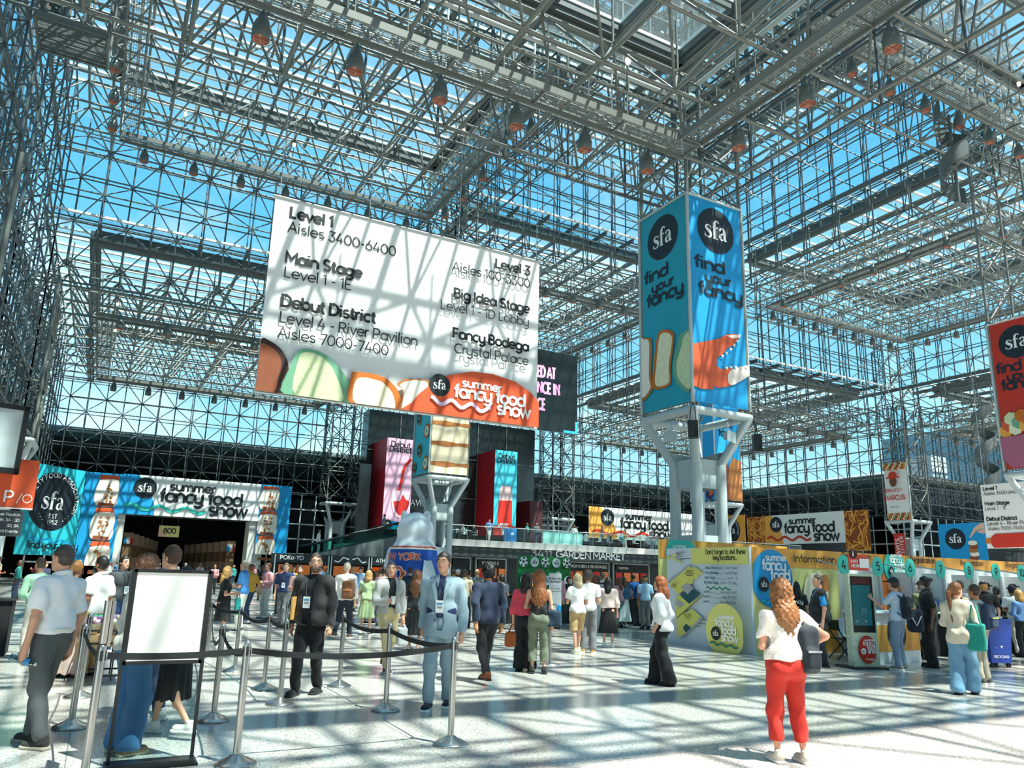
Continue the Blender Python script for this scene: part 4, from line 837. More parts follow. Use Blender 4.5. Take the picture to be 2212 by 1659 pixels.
def pic_soda(P, W, H):
    R2 = mat('print_soda', '#d8301f', rough=.4, var=.35, scale=4)
    P.poly([(W*.3, H*.58), (W*.7, H*.58), (W*.8, H*.5), (W*.82, H*.16), (W*.2, H*.16), (W*.22, H*.5)], mat('print_foam', '#f0c9c6', var=.08), 'picture'); P.poly([(W*.21, H*.4), (W*.8, H*.41), (W*.82, H*.12), (W*.18, H*.12)], R2, 'picture')
    P.poly([(0, 0), (W, 0), (W, H*.1), (W*.5, H*.14), (0, H*.1)], RED, 'print'); P.summer((W*.2, H*.08), W*.1, WHITE, True)
debut_box(24.0, 26.8, 70, 5.6, 14.55, mat('tower_pink', '#efb8cf', rough=.5, var=.03), 'red tower with pink Debut District front and pouring wine glass', pic_wine)
debut_box(36.1, 38.8, 70, 5.6, 14.55, mat('tower_aqua', '#48c3d6', rough=.5, var=.05), 'red tower with aqua Debut District front and red soda glass', pic_soda)
b = MB()
for x in (22.0, 40.8): b.box((x, 70.5, 4.1), (x+1.6, 73.9, 9.5), mat('maroon_panel', '#4a2024', rough=.6, var=.15)) if x > 30 else b.box((x, 72, 4.1), (x+1.2, 73.9, 12), DGLASS)
b.build('trim_portal_wings', kind='structure')
# ------------------------------------------------------------------ tree-like pillars, catwalks and lamps
def pillar(i, j, ztop, label, lattice=True, base=0.0):
    cx, cy = XG[i], YG[j]; t = thing('pillar', label, 'pillar', (cx, cy, base)); R = 1.52; q = .66
    cor = [(-1, -1), (1, -1), (1, 1), (-1, 1)]
    ring = MB(); pts = [(R*a, R*b, 8.30-base) for a, b in cor]
    for k in range(4): ring.tube(pts[k], pts[(k+1) % 4], .17, PIPE, 14)
    for p in pts: ring.lathe([(.001, -.17), (.17, -.1), (.19, 0), (.17, .1), (.001, .17)], p, PIPE, 12)
    ring.build('top_ring', t)
    for a, b in cor:
        m = MB(); m.tube((q*a, q*b, 0), (q*a, q*b, 6.3-base), .23, PIPE, 18); m.build('shaft', t)
        m = MB(); m.path([(q*a, q*b, 6.2-base), (q*a*1.05, q*b*1.05, 6.35-base), (R*a*.97, R*b*.97, 8.15-base), (R*a, R*b, 8.3-base)], .19, PIPE, 14); m.build('arm', t)
    m = MB()
    for k in range(4):
        (a, b), (c, d) = cor[k], cor[(k+1) % 4]
        m.add([(q*a, q*b, 5.3-base), (q*c, q*d, 5.3-base), (q*c, q*d, 6.5-base), ((q+.25)*c*.9, (q+.25)*d*.9, 6.9-base), (0, 0, 6.6-base), ((q+.25)*a*.9, (q+.25)*b*.9, 6.9-base), (q*a, q*b, 6.5-base)], [(0, 1, 2, 3, 4, 5, 6)], PIPE)
        m.add([(q*a, q*b, 0), (q*c, q*d, 0), (q*c, q*d, 3.4-base), (q*a, q*b, 3.4-base)], [(0, 1, 2, 3)], PIPE)
    m.build('web_plate', t)
    if lattice:
        m = MB(); z = 8.5-base; zt = ztop-base; n = int((zt-z)/MOD); zs = [z+(zt-z)*k/n for k in range(n+1)]
        for a, b in cor: m.tubes([(R*a, R*b, z)], [(R*a, R*b, zt)], .085, STEEL, 8)
        P, Q = [], []
        for k in range(n):
            for e in range(4):
                (a, b), (c, d) = cor[e], cor[(e+1) % 4]; mid = (R*(a+c)/2, R*(b+d)/2, (zs[k]+zs[k+1])/2)
                for s1, s2, zz_ in ((a, b, zs[k]), (c, d, zs[k]), (a, b, zs[k+1]), (c, d, zs[k+1])): P.append((R*s1, R*s2, zz_)); Q.append(mid)
                P.append((R*a, R*b, zs[k+1])); Q.append((R*c, R*d, zs[k+1]))
        m.tubes(P, Q, .05, STEEL, 6); m.build('lattice_mast', t)
    return t
pillar(1, 1, TALL, 'tall four-legged pale pillar carrying the teal and blue wrap behind the map wall')
pillar(1, 2, TALL, 'pale four-legged pillar with cream wrap beside the inflatable bear')
pillar(1, 3, MID, 'pale four-legged pillar rising beside the escalator without a wrap')
pillar(2, 2, TALL, 'pale four-legged pillar mostly hidden behind the tall pillar', base=4.12)
pillar(2, 3, MID, 'grey four-legged pillar at the back of the mezzanine behind the teal cloth table', base=4.12)
pillar(3, 2, MID, 'white four-legged pillar under the narrow red hat banner')
pillar(2, 1, TALL, 'pillar under the red wrap at the right edge')
pillar(0, 2, LOW, 'pillar at the left wall behind the orange sign'); pillar(3, 3, LOW, 'pillar at the far rear right corner')
# cameras and speakers fixed to the tall pillar are things of their own
def hung_speaker(p, label, big=True, rz=0.0):
    t = thing('speaker', label, 'speaker', p, rz); m = MB()
    if big:
        m.box((-.19, -.16, -.7), (.19, .16, 0), BLACKM); m.build('cabinet', t); g = MB(); g.box((-.16, -.175, -.66), (.16, -.155, -.12), mat('speaker_mesh', '#0c0f10', rough=.8, var=.4, scale=60)); g.build('grille', t)
        y = MB()
        for s in (-1, 1): y.path([(s*.12, 0, 0), (s*.1, .02, .3), (s*.06, .1, .62)], .02, BLACKM, 6)
        y.build('chain', t)
    else:
        m.add([(-.3, -.1, -.2), (.3, -.1, -.25), (.33, -.1, .2), (-.27, -.1, .25), (-.2, .15, -.12), (.2, .15, -.12), (.2, .15, .12), (-.2, .15, .12)], [(0, 1, 2, 3), (7, 6, 5, 4), (0, 4, 5, 1), (1, 5, 6, 2), (2, 6, 7, 3), (3, 7, 4, 0)], PIPE); m.build('cabinet', t)
        y = MB(); y.tube((0, .05, .2), (0, .05, .62), .03, PIPE, 6); y.build('bracket', t)
cx, cy = XG[1], YG[1]
hung_speaker((cx-1.75, cy-1.75, 7.75), 'black box loudspeaker hanging in front of the tall pillar shaft', True, -.8)
hung_speaker((cx+1.85, cy-1.6, 7.6), 'black loudspeaker hanging at the right corner of the tall pillar', True, 1.0)
hung_speaker((cx-1.55, cy-.2, 7.35), 'small pale loudspeaker under the left edge of the tall pillar ring', False, -1.2); hung_speaker((cx+.3, cy-1.6, 7.35), 'small pale loudspeaker under the right edge of the tall pillar ring', False, .2)
# ---- catwalk rings
GRATE = mat('grating', '#8f9490', rough=.5, var=.1)
COPPER = mat('copper_reflector', '#cf9480', rough=.4, metal=.4, var=.1); LAMPG = mat('lamp_housing', '#5f6967', rough=.45, var=.08)
BULB = mat('bulb_glow', '#fff1d6', var=0, emit=6); LENS = mat('lamp_lens', '#2a2422', rough=.2, var=0)
def in_view(p, mx=40):
    x, y, d = proj(p); return d > 1 and -mx < x < 2212+mx and -mx < y < 1659+mx
def catwalk(a, b, z, label, B, side):
    """deck from a to b at height z; side = unit vector to the outer edge"""
    a = np.array([*a, z]); b = np.array([*b, z]); d = b-a; L = np.linalg.norm(d); d /= L; s = np.array([*side, 0.]); W = .95; up = np.array([0, 0, 1.])
    t = thing('catwalk', label, 'catwalk', tuple(a)); o = a; n = int(L/MOD)
    m = MB()
    for e in (0, W): m.bar(-s*e, d*L-s*e, .07, .26, STEEL)
    for k in range(n+1): m.bar(d*L*k/n-up*.02, d*L*k/n-s*W-up*.02, .06, .1, STEEL)
    m.build('side_beams', t)
    g = MB()
    for k in range(9): g.bar(-s*(W*(k+.5)/9)+up*.06, d*L-s*(W*(k+.5)/9)+up*.06, .022, .03, GRATE)
    for k in range(int(L/.3)): g.bar(d*.3*k+up*.05, d*.3*k-s*W+up*.05, .02, .02, GRATE)
    g.build('deck', t)
    for e in (0, W):
        h = MB()
        for zz_ in (.55, 1.1): h.tube(-s*e+up*zz_, d*L-s*e+up*zz_, .028, STEEL, 6)
        for k in range(2*n+1): h.tube(d*L*k/(2*n)-s*e, d*L*k/(2*n)-s*e+up*1.1, .025, STEEL, 6)
        h.build('handrail', t)
    c = MB(); c.tube(-s*.12+up*1.75, d*L-s*.12+up*1.75, .055, STEEL, 8); c.tube(-s*.9+up*1.9, d*L-s*.9+up*1.9, .045, STEEL, 8); c.tube(-s*.5+up*2.1, d*L-s*.5+up*2.1, .09, PIPE, 8); c.build('conduit', t)
    for k in range(n+1):
        hg = MB(); hg.tube(d*L*k/n-s*.02, d*L*k/n-s*.02+up*(B+2.3-z), .035, MULL, 6); hg.build('hanger', t); hg = MB(); hg.tube(d*L*k/n-s*W, d*L*k/n-s*W+up*(B+2.3-z), .03, STEEL, 6); hg.build('hanger', t)
    return t
lamp_proto = None; bulb_proto = None
def pendant_lamp(p, label, group, rz=0.0):
    global lamp_proto
    if lamp_proto is None:
        lamp_proto = thing('pendant_lamp', label, 'pendant lamp', p, rz, group)
        m = MB(); m.lathe([(.0, .1), (.09, .09), (.11, .0), (.12, -.06), (.2, -.2), (.24, -.34), (.262, -.55), (.265, -.8), (.25, -.81)], (0, 0, 0), LAMPG, 20); m.build('housing', lamp_proto)
        m = MB(); m.lathe([(.25, -.8), (.18, -.62), (.05, -.52), (0, -.52)], (0, 0, 0), COPPER, 20); m.bar((-.25, 0, -.77), (.25, 0, -.77), .012, .06, COPPER); m.bar((0, -.25, -.77), (0, .25, -.77), .012, .06, COPPER); m.build('reflector', lamp_proto)
        m = MB(); m.tube((0, 0, .08), (0, 0, .2), .03, LAMPG, 8); m.bar((0, 0, .18), (0, .36, .12), .05, .05, LAMPG); m.path([(-.12, 0, .3), (-.16, 0, .1), (0, 0, .02), (.16, 0, .1), (.12, 0, .3)], .014, LAMPG, 6); m.build('yoke', lamp_proto)
        m = MB(); m.lathe([(.262, -.5), (.272, -.5), (.272, -.47), (.262, -.47)], (0, 0, 0), STEEL_D, 20); m.build('clamp_band', lamp_proto)
        return lamp_proto
    return copy_tree(lamp_proto, loc=p, rz=rz, label=label, group=group)
def bulb(p, label, group):
    global bulb_proto
    if bulb_proto is None:
        bulb_proto = thing('service_bulb', label, 'service light', p, 0, group)
        m = MB(); m.lathe([(0, .18), (.07, .17), (.1, .08), (.13, .05), (.13, .03), (.0, .03)], (0, 0, 0), COPPER, 12); m.build('cap', bulb_proto)
        m = MB(); m.lathe([(.09, .03), (.1, -.05), (.08, -.17), (0, -.2)], (0, 0, 0), BULB, 12); m.build('globe', bulb_proto); return bulb_proto
    return copy_tree(bulb_proto, loc=p, label=label, group=group)
def ring(i, j, B, nm, zoff=-.45, ins=3.55, sides='frbl'):
    x0, x1, y0, y1 = XG[i]+ins, XG[i]+BAY-ins, YG[j]+ins, YG[j]+BAY-ins; z = B+zoff
    S = {'b': ((x0, y1), (x1, y1), (0, 1), 'rear'), 'r': ((x1, y0+1.1), (x1, y1-1.1), (1, 0), 'right'), 'f': ((x0, y0), (x1, y0), (0, -1), 'front'), 'l': ((x0, y0+1.1), (x0, y1-1.1), (-1, 0), 'left')}
    for s in sides:
        a, b, n, word = S[s]
        if not any(in_view((a[0]+(b[0]-a[0])*k/8, a[1]+(b[1]-a[1])*k/8, z), 100) for k in range(9)): continue
        catwalk(a, b, z, 'grey steel catwalk along the %s edge of the %s ceiling bay' % (word, nm), B, n)
        L = b[0]-a[0]+b[1]-a[1]; cnt = int(L/2.9); pts = []
        for k in range(cnt):
            t = (k+.5)/cnt; p = (a[0]+(b[0]-a[0])*t+n[0]*.36, a[1]+(b[1]-a[1])*t+n[1]*.36, z-.1)
            if in_view(p): pts.append(p)
        pts.sort(key=lambda p: proj(p)[0])
        for k, p in enumerate(pts): pendant_lamp(p, '%s pendant lamp from the left under the %s catwalk of the %s bay' % (ordn[k], word, nm), 'pendant lamps under the %s catwalk of the %s bay' % (word, nm), rz=math.atan2(-n[1], -n[0])-PI/2)
        pts = [(a[0]+(b[0]-a[0])*t-n[0]*1.02, a[1]+(b[1]-a[1])*t-n[1]*1.02, z+2.4) for t in [q/int(L/MOD) for q in range(1, int(L/MOD), 2)]]
        pts = sorted([p for p in pts if in_view(p)], key=lambda p: proj(p)[0])
        for k, p in enumerate(pts): bulb(p, '%s glowing service bulb from the left over the %s catwalk of the %s bay' % (ordn[k], word, nm), 'service bulbs over the %s catwalk of the %s bay' % (word, nm))
ring(0, 0, LOW, 'nearest', sides='br'); ring(0, 1, MID, 'upper left', sides='brl'); ring(1, 0, MID, 'upper right', sides='bl')
ring(0, 2, LOW, 'rear left'); ring(2, 1, MID, 'far right'); ring(2, 2, LOW, 'rear right', sides='bfr'); ring(1, 2, MID, 'rear middle', sides='bfr'); ring(3, 1, LOW, 'outer right', sides='bl')
# spiral stair hanging in the upper left corner and one on the far right wall
def spiral(c, z0, z1, r, label):
    t = thing('spiral_stair', label, 'spiral stair', (*c, z0)); H = z1-z0; m = MB(); m.tube((0, 0, 0), (0, 0, H), .09, STEEL_D, 10); m.build('centre_pole', t)
    n = int(H/.22); s = MB(); V = []
    for k in range(n):
        a0 = k*.42; a1 = a0+.46; z = k*.22
        s.add([(0.08*math.cos(a0), .08*math.sin(a0), z), (r*math.cos(a0), r*math.sin(a0), z), (r*math.cos(a1), r*math.sin(a1), z), (.08*math.cos(a1), .08*math.sin(a1), z)]+[(0.08*math.cos(a0), .08*math.sin(a0), z+.05), (r*math.cos(a0), r*math.sin(a0), z+.05), (r*math.cos(a1), r*math.sin(a1), z+.05), (.08*math.cos(a1), .08*math.sin(a1), z+.05)], [(3, 2, 1, 0), (4, 5, 6, 7), (0, 1, 5, 4), (1, 2, 6, 5), (2, 3, 7, 6)], STEEL_D)
    s.build('treads', t); g = MB(); P = [(r*math.cos(k*.21), r*math.sin(k*.21), k*.11) for k in range(2*n)]
    V = [p for p in P]+[(p[0], p[1], p[2]+1.0) for p in P]; N = len(P); g.add(V, [(k, k+1, N+k+1, N+k) for k in range(N-1)], STEEL_D, True); g.build('side_screen', t)
spiral((-3.6, 28.0), 19.5, 25.5, .9, 'dark spiral stair hanging in the upper left corner'); spiral((74.0, 40.8), 9.0, 18.5, .95, 'grey spiral stair in front of the far right glass wall'); spiral((38.0, 20.8), 21.6, 26.8, .75, 'grey spiral stair below the upper right catwalk')
t = thing('service_platform', 'dark steel caged platform with ladder beside the upper left spiral stair', 'platform', (-3.0, 26.6, 18.9)); m = MB(); [m.bar((-1.0, -.9+.09*k, .05), (1.0, -.9+.09*k, .05), .03, .05, STEEL_D) for k in range(21)]; m.bar((-1.05, -.95, .05), (1.05, -.95, .05), .08, .2, STEEL_D); m.bar((-1.05, .95, .05), (1.05, .95, .05), .08, .2, STEEL_D); m.bar((-1.05, -.95, .05), (-1.05, .95, .05), .08, .2, STEEL_D); m.bar((1.05, -.95, .05), (1.05, .95, .05), .08, .2, STEEL_D); m.build('floor_plate', t)
m = MB()
for x in (-1.05, -.35, .35, 1.05):
    for y in (-.95, .95): m.tube((x, y, 0), (x, y, 8.6), .05, STEEL_D, 6)
for z in (.6, 1.1, 2.2, 3.3, 4.4, 5.5, 6.6):
    for y in (-.95, .95): m.tube((-1.05, y, z), (1.05, y, z), .03, STEEL_D, 6)
m.build('cage', t)
m = MB()
for k in range(32): m.tube((1.05, -.3, .25*k), (1.05, .3, .25*k), .02, STEEL_D, 6)
m.build('ladder', t)
# ------------------------------------------------------------------ things on the floor
CHROME = mat('brushed_steel', '#c4c1ba', rough=.26, metal=.95, var=.06, scale=30); BLACKR = mat('black_rubber', '#101214', rough=.6, var=.1)
BELT = mat('belt_webbing', '#111519', rough=.75, var=.15, scale=40); BPLAST = mat('black_plastic', '#16191b', rough=.4, var=.06); BLKCLOTH = mat('black_drape', '#14171a', rough=.9, var=.25, scale=6)
SP = [(.14, 7.0), (.0, 9.25), (.04, 11.2), (1.28, 7.14), (1.36, 9.16), (3.31, 7.19), (2.03, 15.22), (2.21, 13.22), (2.29, 11.22), (2.24, 9.95), (3.34, 11.17), (3.33, 9.15), (3.38, 15.06)]
SL = ['stanchion left of the blank poster stand, cut by the frame bottom', 'stanchion with mirror base behind the man holding a bottle', 'second stanchion by the flower cart further from the mirror base one', 'nearest stanchion right of the blank poster stand', 'stanchion behind the nearest one beside the blank poster',
      'front right corner stanchion before the grey suited man', 'most distant left stanchion beside the woman in black', 'stanchion in front of the white trousers man', 'stanchion left of the black clad man at mid distance', 'stanchion at the right hand of the black clad man',
      'stanchion between the black clad man and the coffee man', 'stanchion in front of the grey suited man trouser leg', 'far stanchion half hidden behind the black clad man']
st0 = None
for (x, y), lb in zip(SP, SL):
    if st0 is None:
        st0 = thing('stanchion', 'brushed steel '+lb, 'stanchion', (x, y, 0), 0, 'belt stanchions of the queue')
        m = MB(); m.lathe([(.001, .0), (.172, 0), (.175, .012), (.17, .02), (.12, .045), (.07, .065), (.045, .085), (.034, .09), (.001, .09)], (0, 0, 0), CHROME, 36); m.build('base', st0)
        m = MB(); m.lathe([(.032, .088), (.032, .985), (.029, 1.0), (.02, 1.012), (.001, 1.018)], (0, 0, 0), CHROME, 24); m.build('post', st0)
        m = MB()
        for k in range(4): a = k*PI/2; m.box((-.011, -.036, .89), (.011, -.026, .965), BPLAST, Matrix.Rotation(a, 4, 'Z'))
        m.build('belt_slot', st0)
    else: copy_tree(st0, loc=(x, y, 0), label='brushed steel '+lb, group='belt stanchions of the queue')
def belt(i, j, label, sag=.05, z=.925):
    a, b = np.array([*SP[i], z]), np.array([*SP[j], z]); d = b-a; L = np.linalg.norm(d); d /= L; n = 14; m = MB(); V = []
    a = a+d*.045; L -= .09
    sd = np.array([-d[1], d[0], 0])*.004
    for k in range(n+1):
        t = k/n; c = a+d*L*t-np.array([0, 0, sag*4*t*(1-t)])
        V += [c-sd+[0, 0, -.026], c-sd+[0, 0, .026], c+sd+[0, 0, .026], c+sd+[0, 0, -.026]]
    f = []
    for k in range(n):
        o = 4*k; f += [(o+e, o+(e+1) % 4, o+4+(e+1) % 4, o+4+e) for e in range(4)]
    f += [(3, 2, 1, 0), (4*n, 4*n+1, 4*n+2, 4*n+3)]
    m.add(V, f, BELT); o = m.build('queue_belt', loc=tuple(a)); tag(o, label, 'belt', 'black queue belts')
belt(3, 0, 'black belt crossing in front of the blank poster stand', .02); belt(3, 5, 'long black belt in front of the black clad and suited men', .07); belt(3, 4, 'black belt running back from the nearest stanchion', .1)
belt(4, 6, 'sagging black belt behind the blank poster towards the far stanchion', .35); belt(6, 7, 'black belt in front of the man in blue polo', .05); belt(7, 8, 'black belt left of the black clad man further back', .08); belt(8, 9, 'short black belt ending at the hand of the black clad man', .03)
belt(10, 11, 'black belt passing in front of the coffee man', .06); belt(11, 5, 'black belt at the knee of the grey suited man', .05); belt(1, 2, 'black belt beside the flower cart', .06); belt(0, 1, 'black belt left of the tall sign post', .05)
# poster stand with blank white sheet
t = thing('poster_stand', 'black framed floor stand holding a blank white poster beside the queue', 'poster stand', (.635, 7.45, 0)); W2 = .325
m = MB(); m.box((-W2-.03, -.22, 0), (W2+.03, .1, .02), BPLAST); m.bar((-W2, -.2, .03), (W2, -.2, .03), .05, .03, BPLAST); m.build('base', t)
for s in (-1, 1): m = MB(); m.box((s*W2-.014, -.015, .02), (s*W2+.014, .015, 1.6), BPLAST); m.build('upright', t)
m = MB()
for z in (.80, 1.575): m.box((-W2, -.018, z), (W2, .018, z+.03), BPLAST)
m.box((-W2, -.018, .865), (W2, .018, .88), BPLAST)
for s in (-1, 1): m.box((s*(W2-.02)-.012, -.018, .8), (s*(W2-.02)+.012, .018, 1.6), BPLAST)
m.build('frame', t); m = MB(); m.box((-W2+.02, -.006, .88), (W2-.02, .006, 1.575), mat('poster_paper', '#ecebe6', rough=.5, var=.03, scale=2)); m.build('poster', t)
m = MB(); m.box((-W2+.02, -.006, .825), (W2-.02, .006, .87), mat('poster_paper', '#ecebe6')); m.build('poster_strip', t)
m = MB(); m.box((-W2+.01, -.002, .03), (W2-.01, .002, .8), glass_mat('clear_acrylic', '#e9f0f0', gloss=.05)); m.build('acrylic_sheet', t)
# slim sign holder clipped on the left stanchion
t = thing('sign_holder', 'upright steel sign frame seen edge-on above the left stanchion', 'sign', (.14, 7.0, 1.02)); m = MB(); m.tube((0, 0, 0), (0, 0, .33), .03, CHROME, 12); m.build('stem', t)
m = MB(); m.box((.03, -.015, -.02), (.05, .28, .34), CHROME); m.build('frame', t); m = MB(); m.box((.052, .0, .0), (.055, .26, .32), mat('sign_paper', '#b9bdbd', rough=.3, var=.1)); m.build('paper', t)
# press-office notice on a round-foot post
t = thing('notice_stand', 'grey notice on a round footed post about the press office', 'notice stand', (7.88, 12.75, 0)); m = MB(); m.lathe([(.001, 0), (.2, 0), (.2, .015), (.03, .03), (.001, .03)], (0, 0, 0), CHROME, 28); m.build('base', t)
m = MB(); m.tube((0, 0, .02), (0, 0, 1.0), .025, CHROME, 14); m.build('post', t)
P = Panel((7.77, 12.64, .95), (.86, -.5, 0), (0, 0, 1), (-.5, -.86, 0), .24, .74); P.base(mat('notice_grey', '#cfd6db', rough=.4, var=.03), 'board', t=.015)
for k, s in enumerate(('The Press Office', 'Has Moved!')): P.text(s, .12, .62-.06*k, .026 if k == 0 else .028, .24, INK, align='c', sx=.8)
for k, s in enumerate(('Visit us in South', 'Concourse on Level 3')): P.text(s, .12, .44-.05*k, .02, .2, INK, align='c', sx=.75)
P.poly([(.13, .03), (.24, .03), (.24, .13), (.18, .16)], BLUE, 'print')
for k, mb in P.parts.items(): mb.build(k, t, loc=(7.88, 12.75, 0))
# ---- map wall
WALLX, WALLY, WH = 13.57, 13.1, 2.44
zw = Z(1430, 1150, .18083); PALE = mat('map_board', '#c9d3dd', rough=.35, var=.03, scale=1); MAPY = mat('map_yellow', '#d6d06a', rough=.5, var=.03); MAPG = mat('map_grey', '#a3a4a8', rough=.5, var=.03); MAPT = mat('map_teal', '#12505a', rough=.5, var=.04); GREENW = mat('print_green_wave', '#15795f', rough=.5, var=.03)
P = Panel((WALLX, 16.05, 0), (0, -1, 0), (0, 0, 1), (-1, 0, 0), 16.05-WALLY, WH); P.base(PALE, 'board', t=.08)
P.rectpx(zw(345, 190), zw(1040, 383), LIME); P.textpx("Don't forget to visit these", zw(527, 265), zw(1003, 270), .2, INK, h=.088); P.textpx('key locations...', zw(618, 332), zw(910, 335), .2, INK, h=.088)
zmap = lambda pts, m: P.polypx(zz(zw, pts), m, 'map')
zmap([(110, 300), (175, 245), (190, 270), (150, 302), (262, 362), (245, 378), (135, 315)], MAPY); zmap([(65, 303), (88, 270), (112, 300), (92, 338)], MAPY)
zmap([(80, 590), (330, 392), (345, 402), (95, 612)], MAPG); zmap([(95, 612), (345, 402), (370, 425), (400, 410), (500, 475), (490, 505), (450, 515), (440, 545), (390, 570), (375, 610), (210, 740), (120, 640)], MAPY)
zmap([(240, 650), (320, 600), (400, 655), (320, 745)], MAPG); zmap([(235, 735), (275, 705), (320, 745), (385, 680), (470, 730), (440, 770), (400, 800), (350, 850), (320, 830)], MAPT)
zmap([(170, 800), (220, 745), (345, 855), (500, 740), (506, 752), (210, 1025), (180, 970)], MAPY); zmap([(172, 850), (205, 790), (290, 855), (235, 905)], MAPG); zmap([(190, 1020), (385, 915), (520, 1030), (245, 1265), (200, 1220), (195, 1100)], MAPY)
zmap([(270, 1140), (310, 1090), (375, 1140), (315, 1205)], MAPT); zmap([(375, 1140), (440, 1060), (470, 1010), (525, 1030), (245, 1272), (235, 1255), (320, 1190)], MAPG)
P.strokes([([P.loc(*zw(205, 1022)), P.loc(*zw(506, 752))], .014), ([P.loc(*zw(360, 622)), P.loc(*zw(485, 735))], .014)], INK, 'map')
for (x, y, w) in ((195, 240, 110), (195, 258, 60), (197, 275, 80), (205, 294, 65), (230, 318, 150), (245, 330, 60), (325, 463, 85), (330, 478, 60), (305, 500, 120), (330, 520, 75), (155, 620, 60), (160, 635, 50), (150, 655, 65), (305, 985, 90), (320, 1000, 75), (330, 1030, 55), (525, 1040, 70), (500, 1090, 85), (460, 1120, 60), (330, 935, 35)):
    a, b = P.loc(*zw(x, y)); a2, _ = P.loc(*zw(x+w, y+2)); P.rect(a, b, a2, b+.014, INK, 'map_caption')
for st, r_, y in (('Debut District .... ', 'Level 4 - River Pavilion', 440), ('Fancy Bodega ', 'Crystal Palace', 498), ('Main Stage ', 'Level 1 - 1E', 556), ('Big Idea Stage ', 'Level 1 - 1D Lobby', 612), ('Level 1 ', 'Aisles 3400-6400', 722), ('Level 3 ', 'Aisles 100-3300', 780), ('Level 4 ', 'Aisles 7000-7400', 838)):
    a, b = P.loc(*zw(575+(y-440)*.055, y)); e, b2 = P.loc(*zw(972+(y-440)*.06, y+12)); P.text(st, a, b, .05, .24, MAPT, sx=.85); wl = text_width(r_, .02)*.05*.78; P.text(r_, e, b, .05, .14, INK, align='r', sx=.78)
    ws = text_width(st, .02)*.05*.85; P.rect(a+ws, b, max(a+ws+.02, e-wl-.02), b+.008, INK, 'lettering')
a, b = P.loc(*zw(640, 665)); e, _ = P.loc(*zw(930, 690)); P.wave((a, b), (e, b), .035, .022, 4, GREENW)
c = P.loc(*zw(865, 1180)); P.disc(c, .62, LIME, 'emblem', ry=.63); a = P.loc(*zw(755, 1115)); P.summer(a, .135, WHITE, True); P.sfa(P.loc(*zw(770, 1205)), .155, INK, WHITE); P.wave(P.loc(*zw(708, 1315)), P.loc(*zw(1040, 1375)), .045, .025, 3, GREENW)
P.build('map_board', 'pale grey map board wall listing key locations beside the information wall', 'map board')
def wordmark(P, c, r, disc, ink, wavec, sfad=INK, sfai=None):
    P.disc(c, r, disc, 'emblem'); P.summer((c[0]-r*.5, c[1]+r*.28), r*.27, ink, True); P.sfa((c[0]-r*.47, c[1]-r*.2), r*.25, sfad, sfai or WHITE)
    if wavec: P.wave((c[0]-r*.62, c[1]-r*.78), (c[0]+r*.4, c[1]-r*.78), r*.07, r*.04, 3, wavec)
# ---- information wall
P = Panel((WALLX+.08, WALLY, 0), (1, 0, 0), (0, 0, 1), (0, -1, 0), 16.62-WALLX-.08, WH); P.base(YELLOW, 'board', t=.08)
P.rect(0, 2.0, P.W, WH, AMBER); P.poly([(1.2, .0), (P.W, .0), (P.W, .75), (1.7, .5)], AMBER, 'print'); wordmark(P, (.62, 1.72), .68, BLUE, WHITE, AQUA); P.textpx('Information', zw(1545, 355), zw(2052, 372), .2, INK, h=.135)
for pts, m_ in (([(1.55, 1.2), (1.7, 1.75), (2.05, 1.9), (2.4, 1.8), (2.45, 1.3), (2.2, .9), (1.7, .95)], CREAM), ([(2.0, 1.75), (2.45, 1.85), (2.5, 1.5), (2.2, 1.45)], TOAST), ([(2.1, 1.2), (2.42, 1.25), (2.4, .55), (2.15, .5)], TOAST)): P.poly(smooth_line(pts+[pts[0]], [1]*(len(pts)+1), 3)[0], m_, 'picture')
P.build('information_wall', 'yellow and orange information wall with blue show circle and pastry picture', 'display wall')
# ---- registration wall with numbered positions
RW = mat('white_board', '#e9e9e6', rough=.4, var=.03, scale=1)
P = Panel((16.63, WALLY, 0), (1, 0, 0), (0, 0, 1), (0, -1, 0), 14, WH); P.base(RW, 'board', t=.08); P.rect(0, 2.14, P.W, WH, AMBER)
zk = Z(1812, 1150, .18083)
for a, b in (((35, 312), (380, 335)), ((848, 358), (1150, 378)), ((1448, 392), (1720, 405)), ((1990, 418), (2260, 432))): P.textpx('Registration', zk(*a), zk(*b), .2, INK, h=.11)
P.text('Registration', 10.1, 2.2, .105, .22, INK)
for x, col in ((1.62, CARAMEL), (5.0, CHOC)): P.poly(smooth_line([(x-.35, .9), (x-.3, 1.6), (x, 1.95), (x+.3, 1.6), (x+.35, .9), (x-.35, .9)], [1]*6, 3)[0], col, 'picture')
c = P.loc(*zk(645, 420)); wordmark(P, c, .44, TURQ, WHITE, WHITE)
P.build('registration_wall', 'long white registration wall with an orange strip lettered Registration', 'display wall')
for k in range(1, 8):
    x = 16.0+1.3*k; t = thing('divider', '%s white upright divider along the registration wall' % ordn[k-1], 'divider', (x, 12.55, 0), 0, 'white dividers of the registration counters'); m = MB(); m.box((-.03, -.1, 0), (.03, .45, 1.98), RW); m.build('panel', t); m = MB(); m.box((-.05, -.14, 0), (.05, -.1, 1.98), FRAME); m.build('edge', t)
